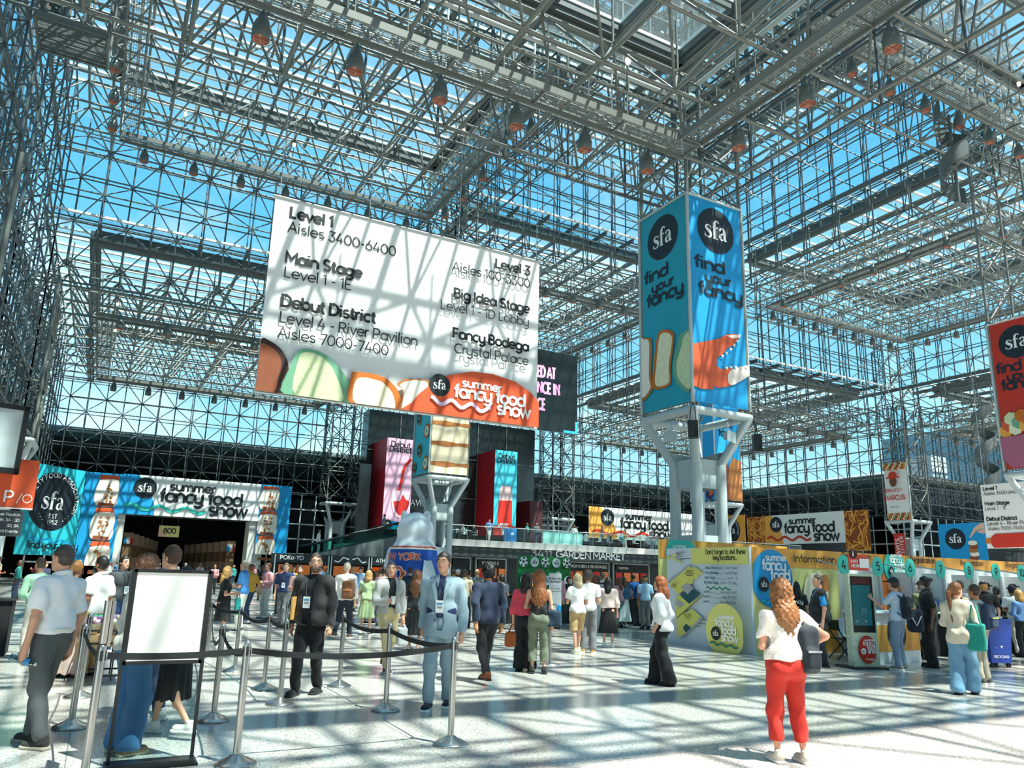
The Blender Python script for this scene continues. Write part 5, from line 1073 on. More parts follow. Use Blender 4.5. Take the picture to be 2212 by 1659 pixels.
for k in range(7):
    x = 15.82+1.255*k; n = str(4+k); P = Panel((x-.2, 12.3, 1.86), (1, 0, 0), (0, 0, 1), (0, -1, 0), .4, .46); P.disc((.2, .23), .205, TURQ, 'disc', 32, ry=.235); mb = P.parts['disc']
    V = np.concatenate(mb.v); n0 = len(V); mb.add(np.concatenate([V, V+np.array([0, .02, 0])]), [(i, (i+1) % n0, n0+(i+1) % n0, n0+i) for i in range(n0)]+[tuple(range(2*n0-1, n0-1, -1))], TURQ)
    P.text(n, .2, .13, .15, .22, INK, 'numeral', align='c'); m = P.mb('hanger'); m.bar((x, 12.31, 2.05), (x, 13.1, 2.2), .03, .03, FRAME)
    P.build('number_sign', 'turquoise round counter sign showing number %s' % ('four', 'five', 'six', 'seven', 'eight', 'nine', 'ten')[k], 'number sign')
for k in range(6):
    x = 16.9+1.3*k; t = thing('counter', '%s registration counter from the kiosk along the white wall' % ordn[k], 'counter', (x, 12.0, 0), 0, 'registration counters'); m = MB(); m.box((-.55, -.25, 0), (.55, .25, 1.0), BLKCLOTH); m.build('body', t); m = MB(); m.box((-.6, -.3, 1.0), (.6, .3, 1.04), FRAME); m.build('top', t)
# free-standing orange counter with the round emblem behind the visitors
P = Panel((14.75, 10.95, .0), (1, .08, 0), (0, 0, 1), (.08, -1, 0), 1.9, 1.05); P.base(WHITE, 'front', t=.5); P.rect(0, .25, 1.9, .8, AMBER); P.disc((1.0, .62), .36, NAVY, 'emblem'); P.sfa((1.0, .6), .3, None, WHITE); m = P.mb('worktop'); m.box((-.05, -.05, 1.05), (1.95, .6, 1.09), WHITE, Matrix.Translation((14.75, 10.95, 0)))
P.build('info_counter', 'white counter with orange band and round navy emblem beside the kiosk', 'counter')
# booth wall behind the map board
P = Panel((13.8, 16.6, 0), (1, 0, 0), (0, 0, 1), (0, -1, 0), 5, 2.72); P.base(YELLOW, 'board', t=.08); P.rect(0, 2.2, 5, 2.72, AMBER); P.disc((.75, 2.35), .55, TURQ, 'emblem'); P.text('summer', .45, 2.5, .08, .26, WHITE); P.text('Registration', 1.6, 2.3, .12, .22, INK)
P.build('booth_wall', 'amber topped booth wall rising behind the map board', 'display wall')
# ---- touch-screen kiosk
t = thing('kiosk', 'tall green patterned touch screen kiosk with red show circle', 'kiosk', (14.1, 10.62, 0), -.28); LEAF = mat('kiosk_leaf', '#cfe6c0', rough=.4, var=.45, scale=14)
m = MB(); m.box((-.45, -.32, 0), (.45, .35, .03), BPLAST); m.build('base', t); m = MB(); m.box((-.3, -.06, .03), (.3, .12, 1.86), LEAF); m.build('body', t)
P = Panel((-.3, -.06, .03), (1, 0, 0), (0, 0, 1), (0, -1, 0), .6, 1.83); P.rect(.045, .66, .555, 1.78, BLACKM, 'bezel'); P.rect(.06, .8, .49, 1.6, mat('kiosk_screen', '#1c5a60', rough=.15, var=.25, scale=3, emit=.25), 'screen'); P.rect(.06, 1.62, .5, 1.75, mat('kiosk_screen_red', '#5b2a28', rough=.15, var=.4, scale=8), 'screen')
for a in (.1, .3): P.rect(a, .86, a+.06, .9, GREY_P, 'screen')
P.rect(.22, 1.02, .38, 1.15, mat('kiosk_icon', '#3b8087', rough=.2, var=.1), 'screen'); P.disc((.31, .33), .21, RED, 'emblem', ry=.27); P.summer((.2, .41), .062, WHITE, True); P.sfa((.19, .3), .06, WHITE, INK); P.disc((.24, .15), .025, AMBER, 'emblem', 12); P.rect(.28, .15, .4, .16, WHITE, 'lettering'); P.rect(.28, .13, .4, .14, WHITE, 'lettering')
for k, mb in P.parts.items(): mb.build(k, t)
P = Panel((-.22, -.03, 1.93), (1, 0, 0), (0, 0, 1), (0, -1, 0), .46, .32); P.base(mat('kiosk_red', '#e25442', rough=.4, var=.03), 'header_board', t=.03); P.disc((.1, .34), .1, mat('kiosk_maroon', '#3a0f14', var=0), 'header_emblem', clip=False); P.text('i', .085, .28, .09, .3, WHITE, 'header_lettering'); P.text('INFO', .03, .15, .045, .26, WHITE, 'header_lettering'); P.text('KIOSK', .03, .06, .045, .26, WHITE, 'header_lettering'); P.rect(.22, .05, .44, .24, WHITE, 'header_print')
for k, mb in P.parts.items(): mb.build(k, t)
# ---- folding chair
t = thing('folding_chair', 'black folding chair between the information wall and the kiosk', 'chair', (15.2, 11.95, 0), 1.15); m = MB(); m.box((-.2, -.2, .43), (.2, .2, .46), BPLAST); m.build('seat', t); m = MB(); m.box((-.2, .2, .62), (.2, .23, .84), BPLAST); m.build('backrest', t)
for s in (-1, 1): m = MB(); m.path([(s*.22, -.22, 0), (s*.22, .2, .6), (s*.22, .25, .86)], .014, BPLAST, 8); m.build('leg', t); m = MB(); m.path([(s*.2, .28, 0), (s*.2, -.16, .44)], .014, BPLAST, 8); m.build('leg', t)
t = thing('chair', 'white plastic chair half hidden behind the kiosk', 'chair', (15.75, 12.2, 0), .4); m = MB(); m.box((-.2, -.2, .43), (.2, .2, .47), RW); m.build('seat', t); m = MB(); m.box((-.2, .17, .47), (.2, .21, .86), RW); m.build('backrest', t)
for a in (-.17, .17):
    for b_ in (-.17, .17): m = MB(); m.tube((a, b_, 0), (a, b_, .43), .015, FRAME, 8); m.build('leg', t)
# ---- blue recycling bin
t = thing('recycling_bin', 'blue wheeled recycling bin heaped with cups behind the tote bag woman', 'bin', (17.4, 9.95, 0), -.3); BINB = mat('bin_blue', '#1748a8', rough=.45, var=.05)
m = MB(); m.add([(-.25, -.22, .1), (.25, -.22, .1), (.25, .22, .1), (-.25, .22, .1), (-.29, -.27, .98), (.29, -.27, .98), (.29, .27, .98), (-.29, .27, .98)], [(3, 2, 1, 0), (0, 1, 5, 4), (1, 2, 6, 5), (2, 3, 7, 6), (3, 0, 4, 7), (4, 5, 6, 7)], BINB); m.build('body', t); m = MB(); m.box((-.31, -.29, .96), (.31, .29, 1.0), BINB); m.build('rim', t)
P = Panel((-.25, -.235, .1), (1, 0, 0), (0, .06, 1), (0, -1, 0), .5, .88); P.text('RECYCLING', .06, .1, .04, .22, WHITE); 
for k in range(3):
    a = k*2*PI/3+PI/2; P.poly([(.2+.14*math.cos(a-.6), .42+.14*math.sin(a-.6)), (.2+.14*math.cos(a+.5), .42+.14*math.sin(a+.5)), (.2+.07*math.cos(a+.5), .42+.07*math.sin(a+.5)), (.2+.07*math.cos(a-.6), .42+.07*math.sin(a-.6))], WHITE, 'emblem')
for k, mb in P.parts.items(): mb.build(k, t)
for s in (-1, 1):
    for q in (-1, 1): m = MB(); m.tube((s*.2, q*.17-.02, .05), (s*.2, q*.17+.02, .05), .05, BLACKR, 12); m.build('caster', t)
tag(MB().lathe([(.05, 0), (.06, .14), (.0, .14)], (17.3, 9.9, 1.0), mat('paper_cup', '#d9b98a', rough=.7), 14).build('paper_cup'), 'brown paper cup on top of the blue recycling bin', 'cup'); tag(MB().lathe([(.1, 0), (.13, .05), (.0, .05)], (17.5, 9.85, 1.0), WHITE, 16).build('food_tray'), 'white food tray on top of the blue recycling bin', 'tray')
# ---- soccer backdrop and black-draped counters
P = Panel((15.1, 27.0, 0), (1, 0, 0), (0, 0, 1), (0, -1, 0), 2.55, 2.4); P.base(mat('pitch_green', '#1f8a42', rough=.6, var=.12, scale=1.5), 'board', t=.06)
for k in range(5): P.rect(0, .48*k, 2.55, .48*k+.24, mat('pitch_green_dark', '#176f36', rough=.6, var=.12, scale=1.5))
for j in range(3):
    for i in range(5):
        c = (.25+.51*i, 2.16-.72*j)
        if (i+j) % 2: P.sfa(c, .2, WHITE, INK)
        else:
            P.disc(c, .2, WHITE, 'ball', 20); P.disc(c, .065, INK, 'ball', 5)
            for k in range(5): a = k*2*PI/5+.3; P.disc((c[0]+.15*math.cos(a), c[1]+.15*math.sin(a)), .05, INK, 'ball', 5)
P.build('backdrop', 'green football pitch backdrop with balls and round emblems below the market sign', 'backdrop')
def draped(x0, x1, y, label):
    t = thing('draped_table', label, 'table', ((x0+x1)/2, y, 0)); W = (x1-x0)/2; m = MB(); V = []; n = int((x1-x0)/.06)
    for k in range(n+1): V.append((-W+2*W*k/n, -.38+.02*math.sin(k*1.7)+.012*math.sin(k*.9), 0)); V.append((-W+2*W*k/n, -.36, .93))
    m.add(V, [(2*k, 2*k+2, 2*k+3, 2*k+1) for k in range(n)], BLKCLOTH, True)
    for s in (-1, 1): m.quad((s*W, -.37, 0), (s*W, .37, 0), (s*W, .37, .93), (s*W, -.37, .93), BLKCLOTH)
    m.build('drape', t); m = MB(); m.box((-W-.02, -.4, .93), (W+.02, .4, .96), BLKCLOTH); m.build('top', t)
draped(12.3, 14.6, 23.6, 'black draped counter left of the green backdrop'); draped(14.7, 16.9, 23.5, 'black draped counter in front of the green backdrop'); draped(17.0, 19.2, 23.2, 'black draped counter right of the green backdrop near the red haired woman')
draped(-2.6, -1.2, 16.6, 'black draped table at the left edge behind the bottle man')
# ---- market cart with bouquets
t = thing('flower_cart', 'dark wire cart of bouquets beside the left stanchions', 'cart', (.3, 12.6, 0)); m = MB()
for z in (.12, .55, .72): m.path([(-.3, -.4, z), (.3, -.4, z), (.3, .4, z), (-.3, .4, z)], .014, BPLAST, 6, closed=True)
for a in (-.3, -.1, .1, .3):
    for b_ in (-.4, .4): m.tube((a, b_, .05), (a, b_, .75), .012, BPLAST, 6)
m.build('frame', t); m = MB(); m.box((-.29, -.39, .5), (.29, .39, .66), mat('crate_wood', '#a98a63', rough=.8, var=.2)); m.build('crate', t)
for k, (dx, dy, c, w) in enumerate(((-.2, -.28, '#d9a8c8', 'pink'), (.15, -.3, '#f0ead8', 'white'), (-.1, -.02, '#b06ca8', 'purple'), (.2, .05, '#f1e3a0', 'pale yellow'), (-.18, .25, '#2f9e7c', 'green'), (.12, .3, '#d8b4d4', 'lilac'))):
    t2 = thing('bouquet', '%s flower bouquet standing in the wire cart' % w, 'bouquet', (.3+dx, 12.6+dy, .66)); m = MB(); r = random.Random(k)
    for i in range(14): a = r.random()*6.28; q = r.random()*.11; m.lathe([(0, -.03), (.035, -.01), (.03, .02), (0, .03)], (q*math.cos(a), q*math.sin(a), .16+.06*r.random()), mat('petal_'+w.replace(' ', '_'), c, rough=.7, var=.2), 7)
    m.build('blooms', t2); m = MB(); m.lathe([(.02, 0), (.05, .02), (.1, .15)], (0, 0, 0), mat('wrap_paper', '#d8c9a8', rough=.8), 10); m.build('wrap', t2)
# ---- hanging signs at the left edge
P = Panel(at_dist(-60, 1110, 14.0)-np.array([0, 0, 0]), (1, .07, 0), (0, 0, 1), (.07, -1, 0), .76, .78); P.o[2] = 2.42; P.base(ORANGE, 'board', t=.05); P.text('P', .36, .1, .13, .2, WHITE); P.text('/O', .53, .1, .1, .12, WHITE); P.rect(0, .0, .76, .02, WHITE); m = P.mb('post'); m.tube((P.o[0]+.1, P.o[1]+.1, 0), (P.o[0]+.1, P.o[1]+.1, 3.4), .05, STEEL_D, 10)
P.build('direction_sign', 'orange direction sign at the left edge beside the turquoise banner', 'sign')
P = Panel((P.o[0], P.o[1]-.02, 2.0), (1, .07, 0), (0, 0, 1), (.07, -1, 0), .66, .4); P.base(mat('sign_dark', '#3b4145', rough=.35, var=.05), 'board', t=.04)
for k, s in enumerate(('River Pavilion', 'Halls North, 3A - 3D', '3D, 3A', 'Special Events')): P.text(s, .62, .31-.085*k, .032, .18, WHITE, align='r')
P.build('directory_sign', 'dark grey hanging directory sign under the orange sign at the left edge', 'sign')
t = thing('overhead_screen', 'tilted black framed screen at the left edge above the orange sign', 'screen', (-1.75, 13.6, 3.0)); Mx = Matrix.Rotation(.25, 4, 'Z')
m = MB(); m.box((-.75, -.05, 0), (.48, .05, .95), mat('screen_face', '#aab4b6', rough=.12, var=.3, scale=3), Mx); m.build('panel', t); m = MB()
for lo, hi in (((-.8, -.08, -.06), (.53, .08, .02)), ((.46, -.08, -.06), (.53, .08, 1.0)), ((-.8, -.08, .93), (.53, .08, 1.0))): m.box(lo, hi, BPLAST, Mx)
m.build('frame', t); m = MB(); m.tube((-.2, 0, 1.0), (-.2, 0, 5.2), .04, STEEL_D, 8); m.build('hanger', t)
# information plate on the waffle pillar
P = Panel((19.4, 50.2, 4.0), (1, 0, 0), (0, 0, 1), (0, -1, 0), 1.28, .85); P.base(BLACKM, 'board', t=.05)
for k, s in enumerate(('HUDSON IS LOCATED AT', 'THE LEVEL 4 ENTRANCE IN', 'CRYSTAL PALACE')): P.text(s, .64, .55-.15*k, .055, .22, mat('sign_pink', '#e3c3d6', var=0), align='c', sx=.85)
m = P.mb('arm'); m.bar((20.4, 50.22, 4.4), (21.2, 50.5, 4.4), .05, .05, STEEL); P.build('direction_sign', 'small black sign with pale capitals on the cream wrapped pillar', 'sign')
# football box by the inflatable
t = thing('promo_box', 'blue display cube with orange top and football beside the inflatable bear', 'display box', (16.4, 39.2, 0), .15); m = MB(); m.box((-.38, -.38, 0), (.38, .38, 2.2), BLUE); m.build('body', t); m = MB(); m.box((-.4, -.4, 2.0), (.4, .4, 2.3), ORANGE); m.build('top_band', t)
P = Panel((-.38, -.385, 0), (1, 0, 0), (0, 0, 1), (0, -1, 0), .76, 2.5); P.disc((.38, 1.6), .27, WHITE, 'ball', 20); P.disc((.38, 1.6), .08, BLUE, 'ball', 5)
for k in range(5): a = k*2*PI/5+.3; P.disc((.38+.2*math.cos(a), 1.6+.2*math.sin(a)), .065, BLUE, 'ball', 5)
P.parts['ball'].build('football_print', t)
# mezzanine furniture
t = thing('cloth_table', 'long table under a pale teal pleated cloth on the mezzanine', 'table', (33.8, 53.4, MZ)); m = MB(); n = 60; V = []
for k in range(n+1): V += [(-1.95+3.9*k/n, -.5+.03*math.sin(k*1.9), 0), (-1.95+3.9*k/n, -.5, .98)]
m.add(V, [(2*k, 2*k+2, 2*k+3, 2*k+1) for k in range(n)], mat('teal_cloth', '#a9d8d0', rough=.8, var=.12, scale=3), True); m.box((-1.97, -.52, .98), (1.97, .5, 1.01), MATS['teal_cloth']); m.build('cloth', t)
t = thing('waste_bin', 'blue square bin with white emblem on the mezzanine edge', 'bin', (28.9, 53.0, MZ)); m = MB(); m.box((-.4, -.3, 0), (.4, .3, 1.05), mat('bin_sky', '#2a86c9', rough=.5, var=.05)); m.build('body', t); m = MB(); m.box((-.14, -.32, .55), (.14, -.305, .75), WHITE); m.build('emblem', t)
t = thing('waste_bin', 'black square bin next to the blue bin on the mezzanine', 'bin', (29.9, 53.0, MZ)); m = MB(); m.box((-.4, -.3, 0), (.4, .3, 1.05), BPLAST); m.build('body', t)
def cafe_set(x, y, label):
    t = thing('cafe_table', label, 'table', (x, y, MZ), 0, 'round cafe tables on the mezzanine'); m = MB(); m.lathe([(0, .74), (.4, .74), (.4, .77), (0, .77)], (0, 0, 0), RW, 18); m.build('top', t); m = MB(); m.tube((0, 0, 0), (0, 0, .74), .04, BPLAST, 8); m.lathe([(0, 0), (.25, 0), (.03, .04)], (0, 0, 0), BPLAST, 14); m.build('stem', t)
chair0 = None
def cafe_chair(x, y, rz, label):
    global chair0
    if chair0 is not None: return copy_tree(chair0, loc=(x, y, MZ), rz=rz, label=label)
    t = chair0 = thing('cafe_chair', label, 'chair', (x, y, MZ), rz, 'white cafe chairs on the mezzanine'); m = MB(); m.box((-.2, -.2, .43), (.2, .2, .46), RW); m.build('seat', t); m = MB(); m.box((-.2, .17, .5), (.2, .2, .85), RW); m.build('backrest', t)
    for a in (-.18, .18):
        for b_ in (-.18, .18): m = MB(); m.tube((a, b_, 0), (a, b_, .43 if b_ < 0 else .85), .014, BPLAST, 6); m.build('leg', t)
CT = [24.2, 25.3, 36.9, 39.6, 42.2, 44.8, 47.3]
for k, x in enumerate(CT):
    cafe_set(x, 53.3+.3*(k % 2), '%s round white cafe table from the left behind the mezzanine railing' % ordn[k])
    for s in (-1, 1): cafe_chair(x+s*.65, 53.2+.3*(k % 2), -s*PI/2, 'white chair %s of the %s cafe table from the left on the mezzanine' % ('left' if s < 0 else 'right', ordn[k]))
# ------------------------------------------------------------------ figures: smooth implicit bodies turned into continuous meshes
class Field:
    def __init__(s, lo, hi, h):
        s.h = h; s.lo = np.array(lo, float)-3*h; n = np.ceil((np.array(hi, float)+3*h-s.lo)/h).astype(int)+1
        s.ax = [s.lo[i]+h*np.arange(n[i]) for i in range(3)]; s.d = np.full(n, .5, np.float32)
    def sub(s, lo, hi):
        sl = []
        for i in range(3):
            a = max(0, int((lo[i]-s.lo[i])/s.h)); b = min(s.d.shape[i], int((hi[i]-s.lo[i])/s.h)+2)
            if b <= a: return None
            sl.append(slice(a, b))
        return tuple(sl)
    def grid(s, sl): return (s.ax[0][sl[0]][:, None, None], s.ax[1][sl[1]][None, :, None], s.ax[2][sl[2]][None, None, :])
    def mix(s, sl, v, k):
        a = s.d[sl]
        if k > 0:
            t = np.clip(.5+.5*(a-v)/k, 0, 1); s.d[sl] = a*(1-t)+v*t-k*t*(1-t)
        else: s.d[sl] = np.minimum(a, v)
    def cap(s, a, b, ra, rb=None, k=.02, flat=None):
        rb = ra if rb is None else rb; a = np.array(a, float); b = np.array(b, float); R = max(ra, rb)+k+2*s.h
        sl = s.sub(np.minimum(a, b)-R, np.maximum(a, b)+R)
        if sl is None: return s
        X, Y, Z_ = s.grid(sl); d = b-a; L2 = max(d@d, 1e-9)
        t = np.clip(((X-a[0])*d[0]+(Y-a[1])*d[1]+(Z_-a[2])*d[2])/L2, 0, 1)
        fy = 1.0 if flat is None else 1/flat
        v = np.sqrt((X-a[0]-t*d[0])**2+((Y-a[1]-t*d[1])*fy)**2+(Z_-a[2]-t*d[2])**2)-(ra+(rb-ra)*t)
        s.mix(sl, v.astype(np.float32), k); return s
    def ell(s, c, r, k=.02, rz=0.0, op='u', rx=0.0):
        c = np.array(c, float); r = np.array(r, float); R = max(r)+k+2*s.h; sl = s.sub(c-R, c+R)
        if sl is None: return s
        X, Y, Z_ = s.grid(sl); x = X-c[0]; y = Y-c[1]; z = Z_-c[2]
        if rz: cz, sz = math.cos(rz), math.sin(rz); x, y = x*cz+y*sz, -x*sz+y*cz
        if rx: cx, sx = math.cos(rx), math.sin(rx); y, z = y*cx+z*sx, -y*sx+z*cx
        q = np.sqrt((x/r[0])**2+(y/r[1])**2+(z/r[2])**2); q2 = np.sqrt((x/r[0]**2)**2+(y/r[1]**2)**2+(z/r[2]**2)**2)
        v = (q*(q-1)/np.maximum(q2, 1e-6)).astype(np.float32)
        if op == 'u': s.mix(sl, v, k)
        else: s.d[sl] = np.maximum(s.d[sl], -v)
        return s
    def box(s, c, hs, r=.02, k=.01, rz=0.0, op='u', rx=0.0):
        c = np.array(c, float); hs = np.array(hs, float); R = np.linalg.norm(hs)+r+k+2*s.h; sl = s.sub(c-R, c+R)
        if sl is None: return s
        X, Y, Z_ = s.grid(sl); x = X-c[0]; y = Y-c[1]; z = Z_-c[2]
        if rz: cz, sz = math.cos(rz), math.sin(rz); x, y = x*cz+y*sz, -x*sz+y*cz
        if rx: cx, sx = math.cos(rx), math.sin(rx); y, z = y*cx+z*sx, -y*sx+z*cx
        qx, qy, qz = np.abs(x)-hs[0]+r, np.abs(y)-hs[1]+r, np.abs(z)-hs[2]+r
        qx, qy, qz = np.broadcast_arrays(qx, qy, qz)
        v = (np.sqrt(np.maximum(qx, 0)**2+np.maximum(qy, 0)**2+np.maximum(qz, 0)**2)+np.minimum(np.maximum(qx, np.maximum(qy, qz)), 0)-r).astype(np.float32)
        if op == 'u': s.mix(sl, v, k)
        else: s.d[sl] = np.maximum(s.d[sl], -v)
        return s
    def cut(s, p, n):
        """remove everything on the +n side of the plane through p"""
        X, Y, Z_ = s.grid((slice(None),)*3); n = np.array(n, float); n /= np.linalg.norm(n)
        s.d = np.maximum(s.d, ((X-p[0])*n[0]+(Y-p[1])*n[1]+(Z_-p[2])*n[2]).astype(np.float32)); return s
    def wrinkle(s, amp, f=22.0, ph=0.0, curl=False):
        X, Y, Z_ = s.grid((slice(None),)*3)
        if curl: v = np.sin(X*f*2.3+ph+1.5*np.sin(Z_*f))*np.sin(Z_*f*1.7+2*np.sin(Y*f))*np.sin(Y*f*2.1+ph)
        else: v = np.sin(Z_*f+3*np.sin(X*9+ph)+2*np.sin(Y*11))*.6+np.sin(X*f*1.3+Z_*13+ph)*.4
        s.d = s.d+(amp*v).astype(np.float32); return s
    def mesh(s):
        d = s.d; n = d.shape; ins = d < 0
        c = np.zeros((n[0]-1, n[1]-1, n[2]-1), np.int8)
        for i in (0, 1):
            for j in (0, 1):
                for k in (0, 1): c += ins[i:n[0]-1+i, j:n[1]-1+j, k:n[2]-1+k]
        m = (c > 0) & (c < 8); idx = -np.ones(m.shape, np.int64); I = np.argwhere(m); idx[m] = np.arange(len(I))
        if len(I) == 0: return np.zeros((0, 3)), []
        acc = np.zeros((len(I), 3)); cnt = np.zeros(len(I))
        cn = [(i, j, k) for i in (0, 1) for j in (0, 1) for k in (0, 1)]
        for a in cn:
            for ax in range(3):
                if a[ax]: continue
                b = list(a); b[ax] = 1
                va = d[I[:, 0]+a[0], I[:, 1]+a[1], I[:, 2]+a[2]]; vb = d[I[:, 0]+b[0], I[:, 1]+b[1], I[:, 2]+b[2]]
                x = (va < 0) != (vb < 0); t = np.where(x, va/np.where(x, va-vb, 1), 0); p = np.tile(np.array(a, float), (len(I), 1)); p[:, ax] += t
                acc[x] += p[x]; cnt[x] += 1
        V = s.lo+(I+acc/np.maximum(cnt, 1)[:, None])*s.h; F = []
        for ax in range(3):
            o1, o2 = [(1, 2), (2, 0), (0, 1)][ax]
            sa = [slice(None)]*3; sb = [slice(None)]*3; sa[ax] = slice(0, -1); sb[ax] = slice(1, None)
            e = ins[tuple(sa)] != ins[tuple(sb)]; E = np.argwhere(e); ok = (E[:, o1] > 0) & (E[:, o2] > 0) & (E[:, o1] < n[o1]-1) & (E[:, o2] < n[o2]-1); E = E[ok]
            if len(E) == 0: continue
            q = []
            for p1, p2 in ((1, 1), (0, 1), (0, 0), (1, 0)):
                C = E.copy(); C[:, o1] -= p1; C[:, o2] -= p2; q.append(idx[C[:, 0], C[:, 1], C[:, 2]])
            q = np.stack(q, 1); fl_ = ~ins[E[:, 0], E[:, 1], E[:, 2]]; q[fl_] = q[fl_][:, ::-1]
            F.append(q)
        return V, np.concatenate(F).tolist()
    def build(s, name, material, parent):
        V, F = s.mesh()
        if not F: return None
        me = bpy.data.meshes.new(name); me.from_pydata(V.tolist(), [], F); me.materials.append(material); me.polygons.foreach_set('use_smooth', [True]*len(F)); me.update()
        o = bpy.data.objects.new(name, me); COL.objects.link(o); o.parent = parent; return o
LAST = {}
def wpt(v):
    c, q = math.cos(LAST['rz']), math.sin(LAST['rz']); v = np.array(v)*LAST['s']; return (LAST['x']+v[0]*c-v[1]*q, LAST['y']+v[0]*q+v[1]*c, LAST['z']+v[2])
def hand(k, off=.09):
    f = LAST['wr'][k]-LAST['el'][k]; f = f/np.linalg.norm(f); return wpt(LAST['wr'][k]+f*off)
def dotted(name, base, dot, scale, size=.25):
    if name in MATS: return MATS[name]
    m = mat(name, base, rough=.85, var=0); nt = m.node_tree; b = nt.nodes['Principled BSDF']; tc = nt.nodes.new('ShaderNodeTexCoord'); v = nt.nodes.new('ShaderNodeTexVoronoi'); v.inputs['Scale'].default_value = scale
    nt.links.new(tc.outputs['Object'], v.inputs['Vector']); r = nt.nodes.new('ShaderNodeMath'); r.operation = 'LESS_THAN'; r.inputs[1].default_value = size; nt.links.new(v.outputs['Distance'], r.inputs[0])
    mx = nt.nodes.new('ShaderNodeMixRGB'); mx.inputs[1].default_value = (*srgb(base), 1); mx.inputs[2].default_value = (*srgb(dot), 1); nt.links.new(r.outputs[0], mx.inputs[0]); nt.links.new(mx.outputs[0], b.inputs['Base Color']); return m
SKIN = {'l': '#d9a184', 'm': '#c4875f', 't': '#a86f4b', 'd': '#6b4530', 'p': '#e0ad92'}
def cloth(c):
    if not isinstance(c, str): return c
    return mat('cloth_'+c.lstrip('#'), c, rough=.85, var=.12, scale=9, bump=.12, sheen=.1)
ARMS = {'down': ((.055, -.03, -.285), (.0, .05, -.255)), 'swing_f': ((.05, .08, -.27), (-.01, .14, -.215)), 'swing_b': ((.05, -.14, -.25), (.0, -.03, -.255)), 'pocket': ((.11, -.08, -.26), (-.09, .13, -.19)), 'front': ((.05, .02, -.285), (-.13, .22, .02)),
        'phone': ((.05, .05, -.28), (-.13, .21, .1)), 'hip': ((.22, -.1, -.17), (-.15, .14, -.14)), 'point': ((.0, .2, -.2), (-.05, .2, .15)), 'back': ((.07, -.12, -.26), (-.17, -.02, -.17)), 'fold': ((.06, .06, -.27), (-.22, .15, .04)), 'chin': ((.05, .12, -.25), (-.13, .12, .2)), 'lean': ((.03, .18, -.25), (.0, .2, -.16))}
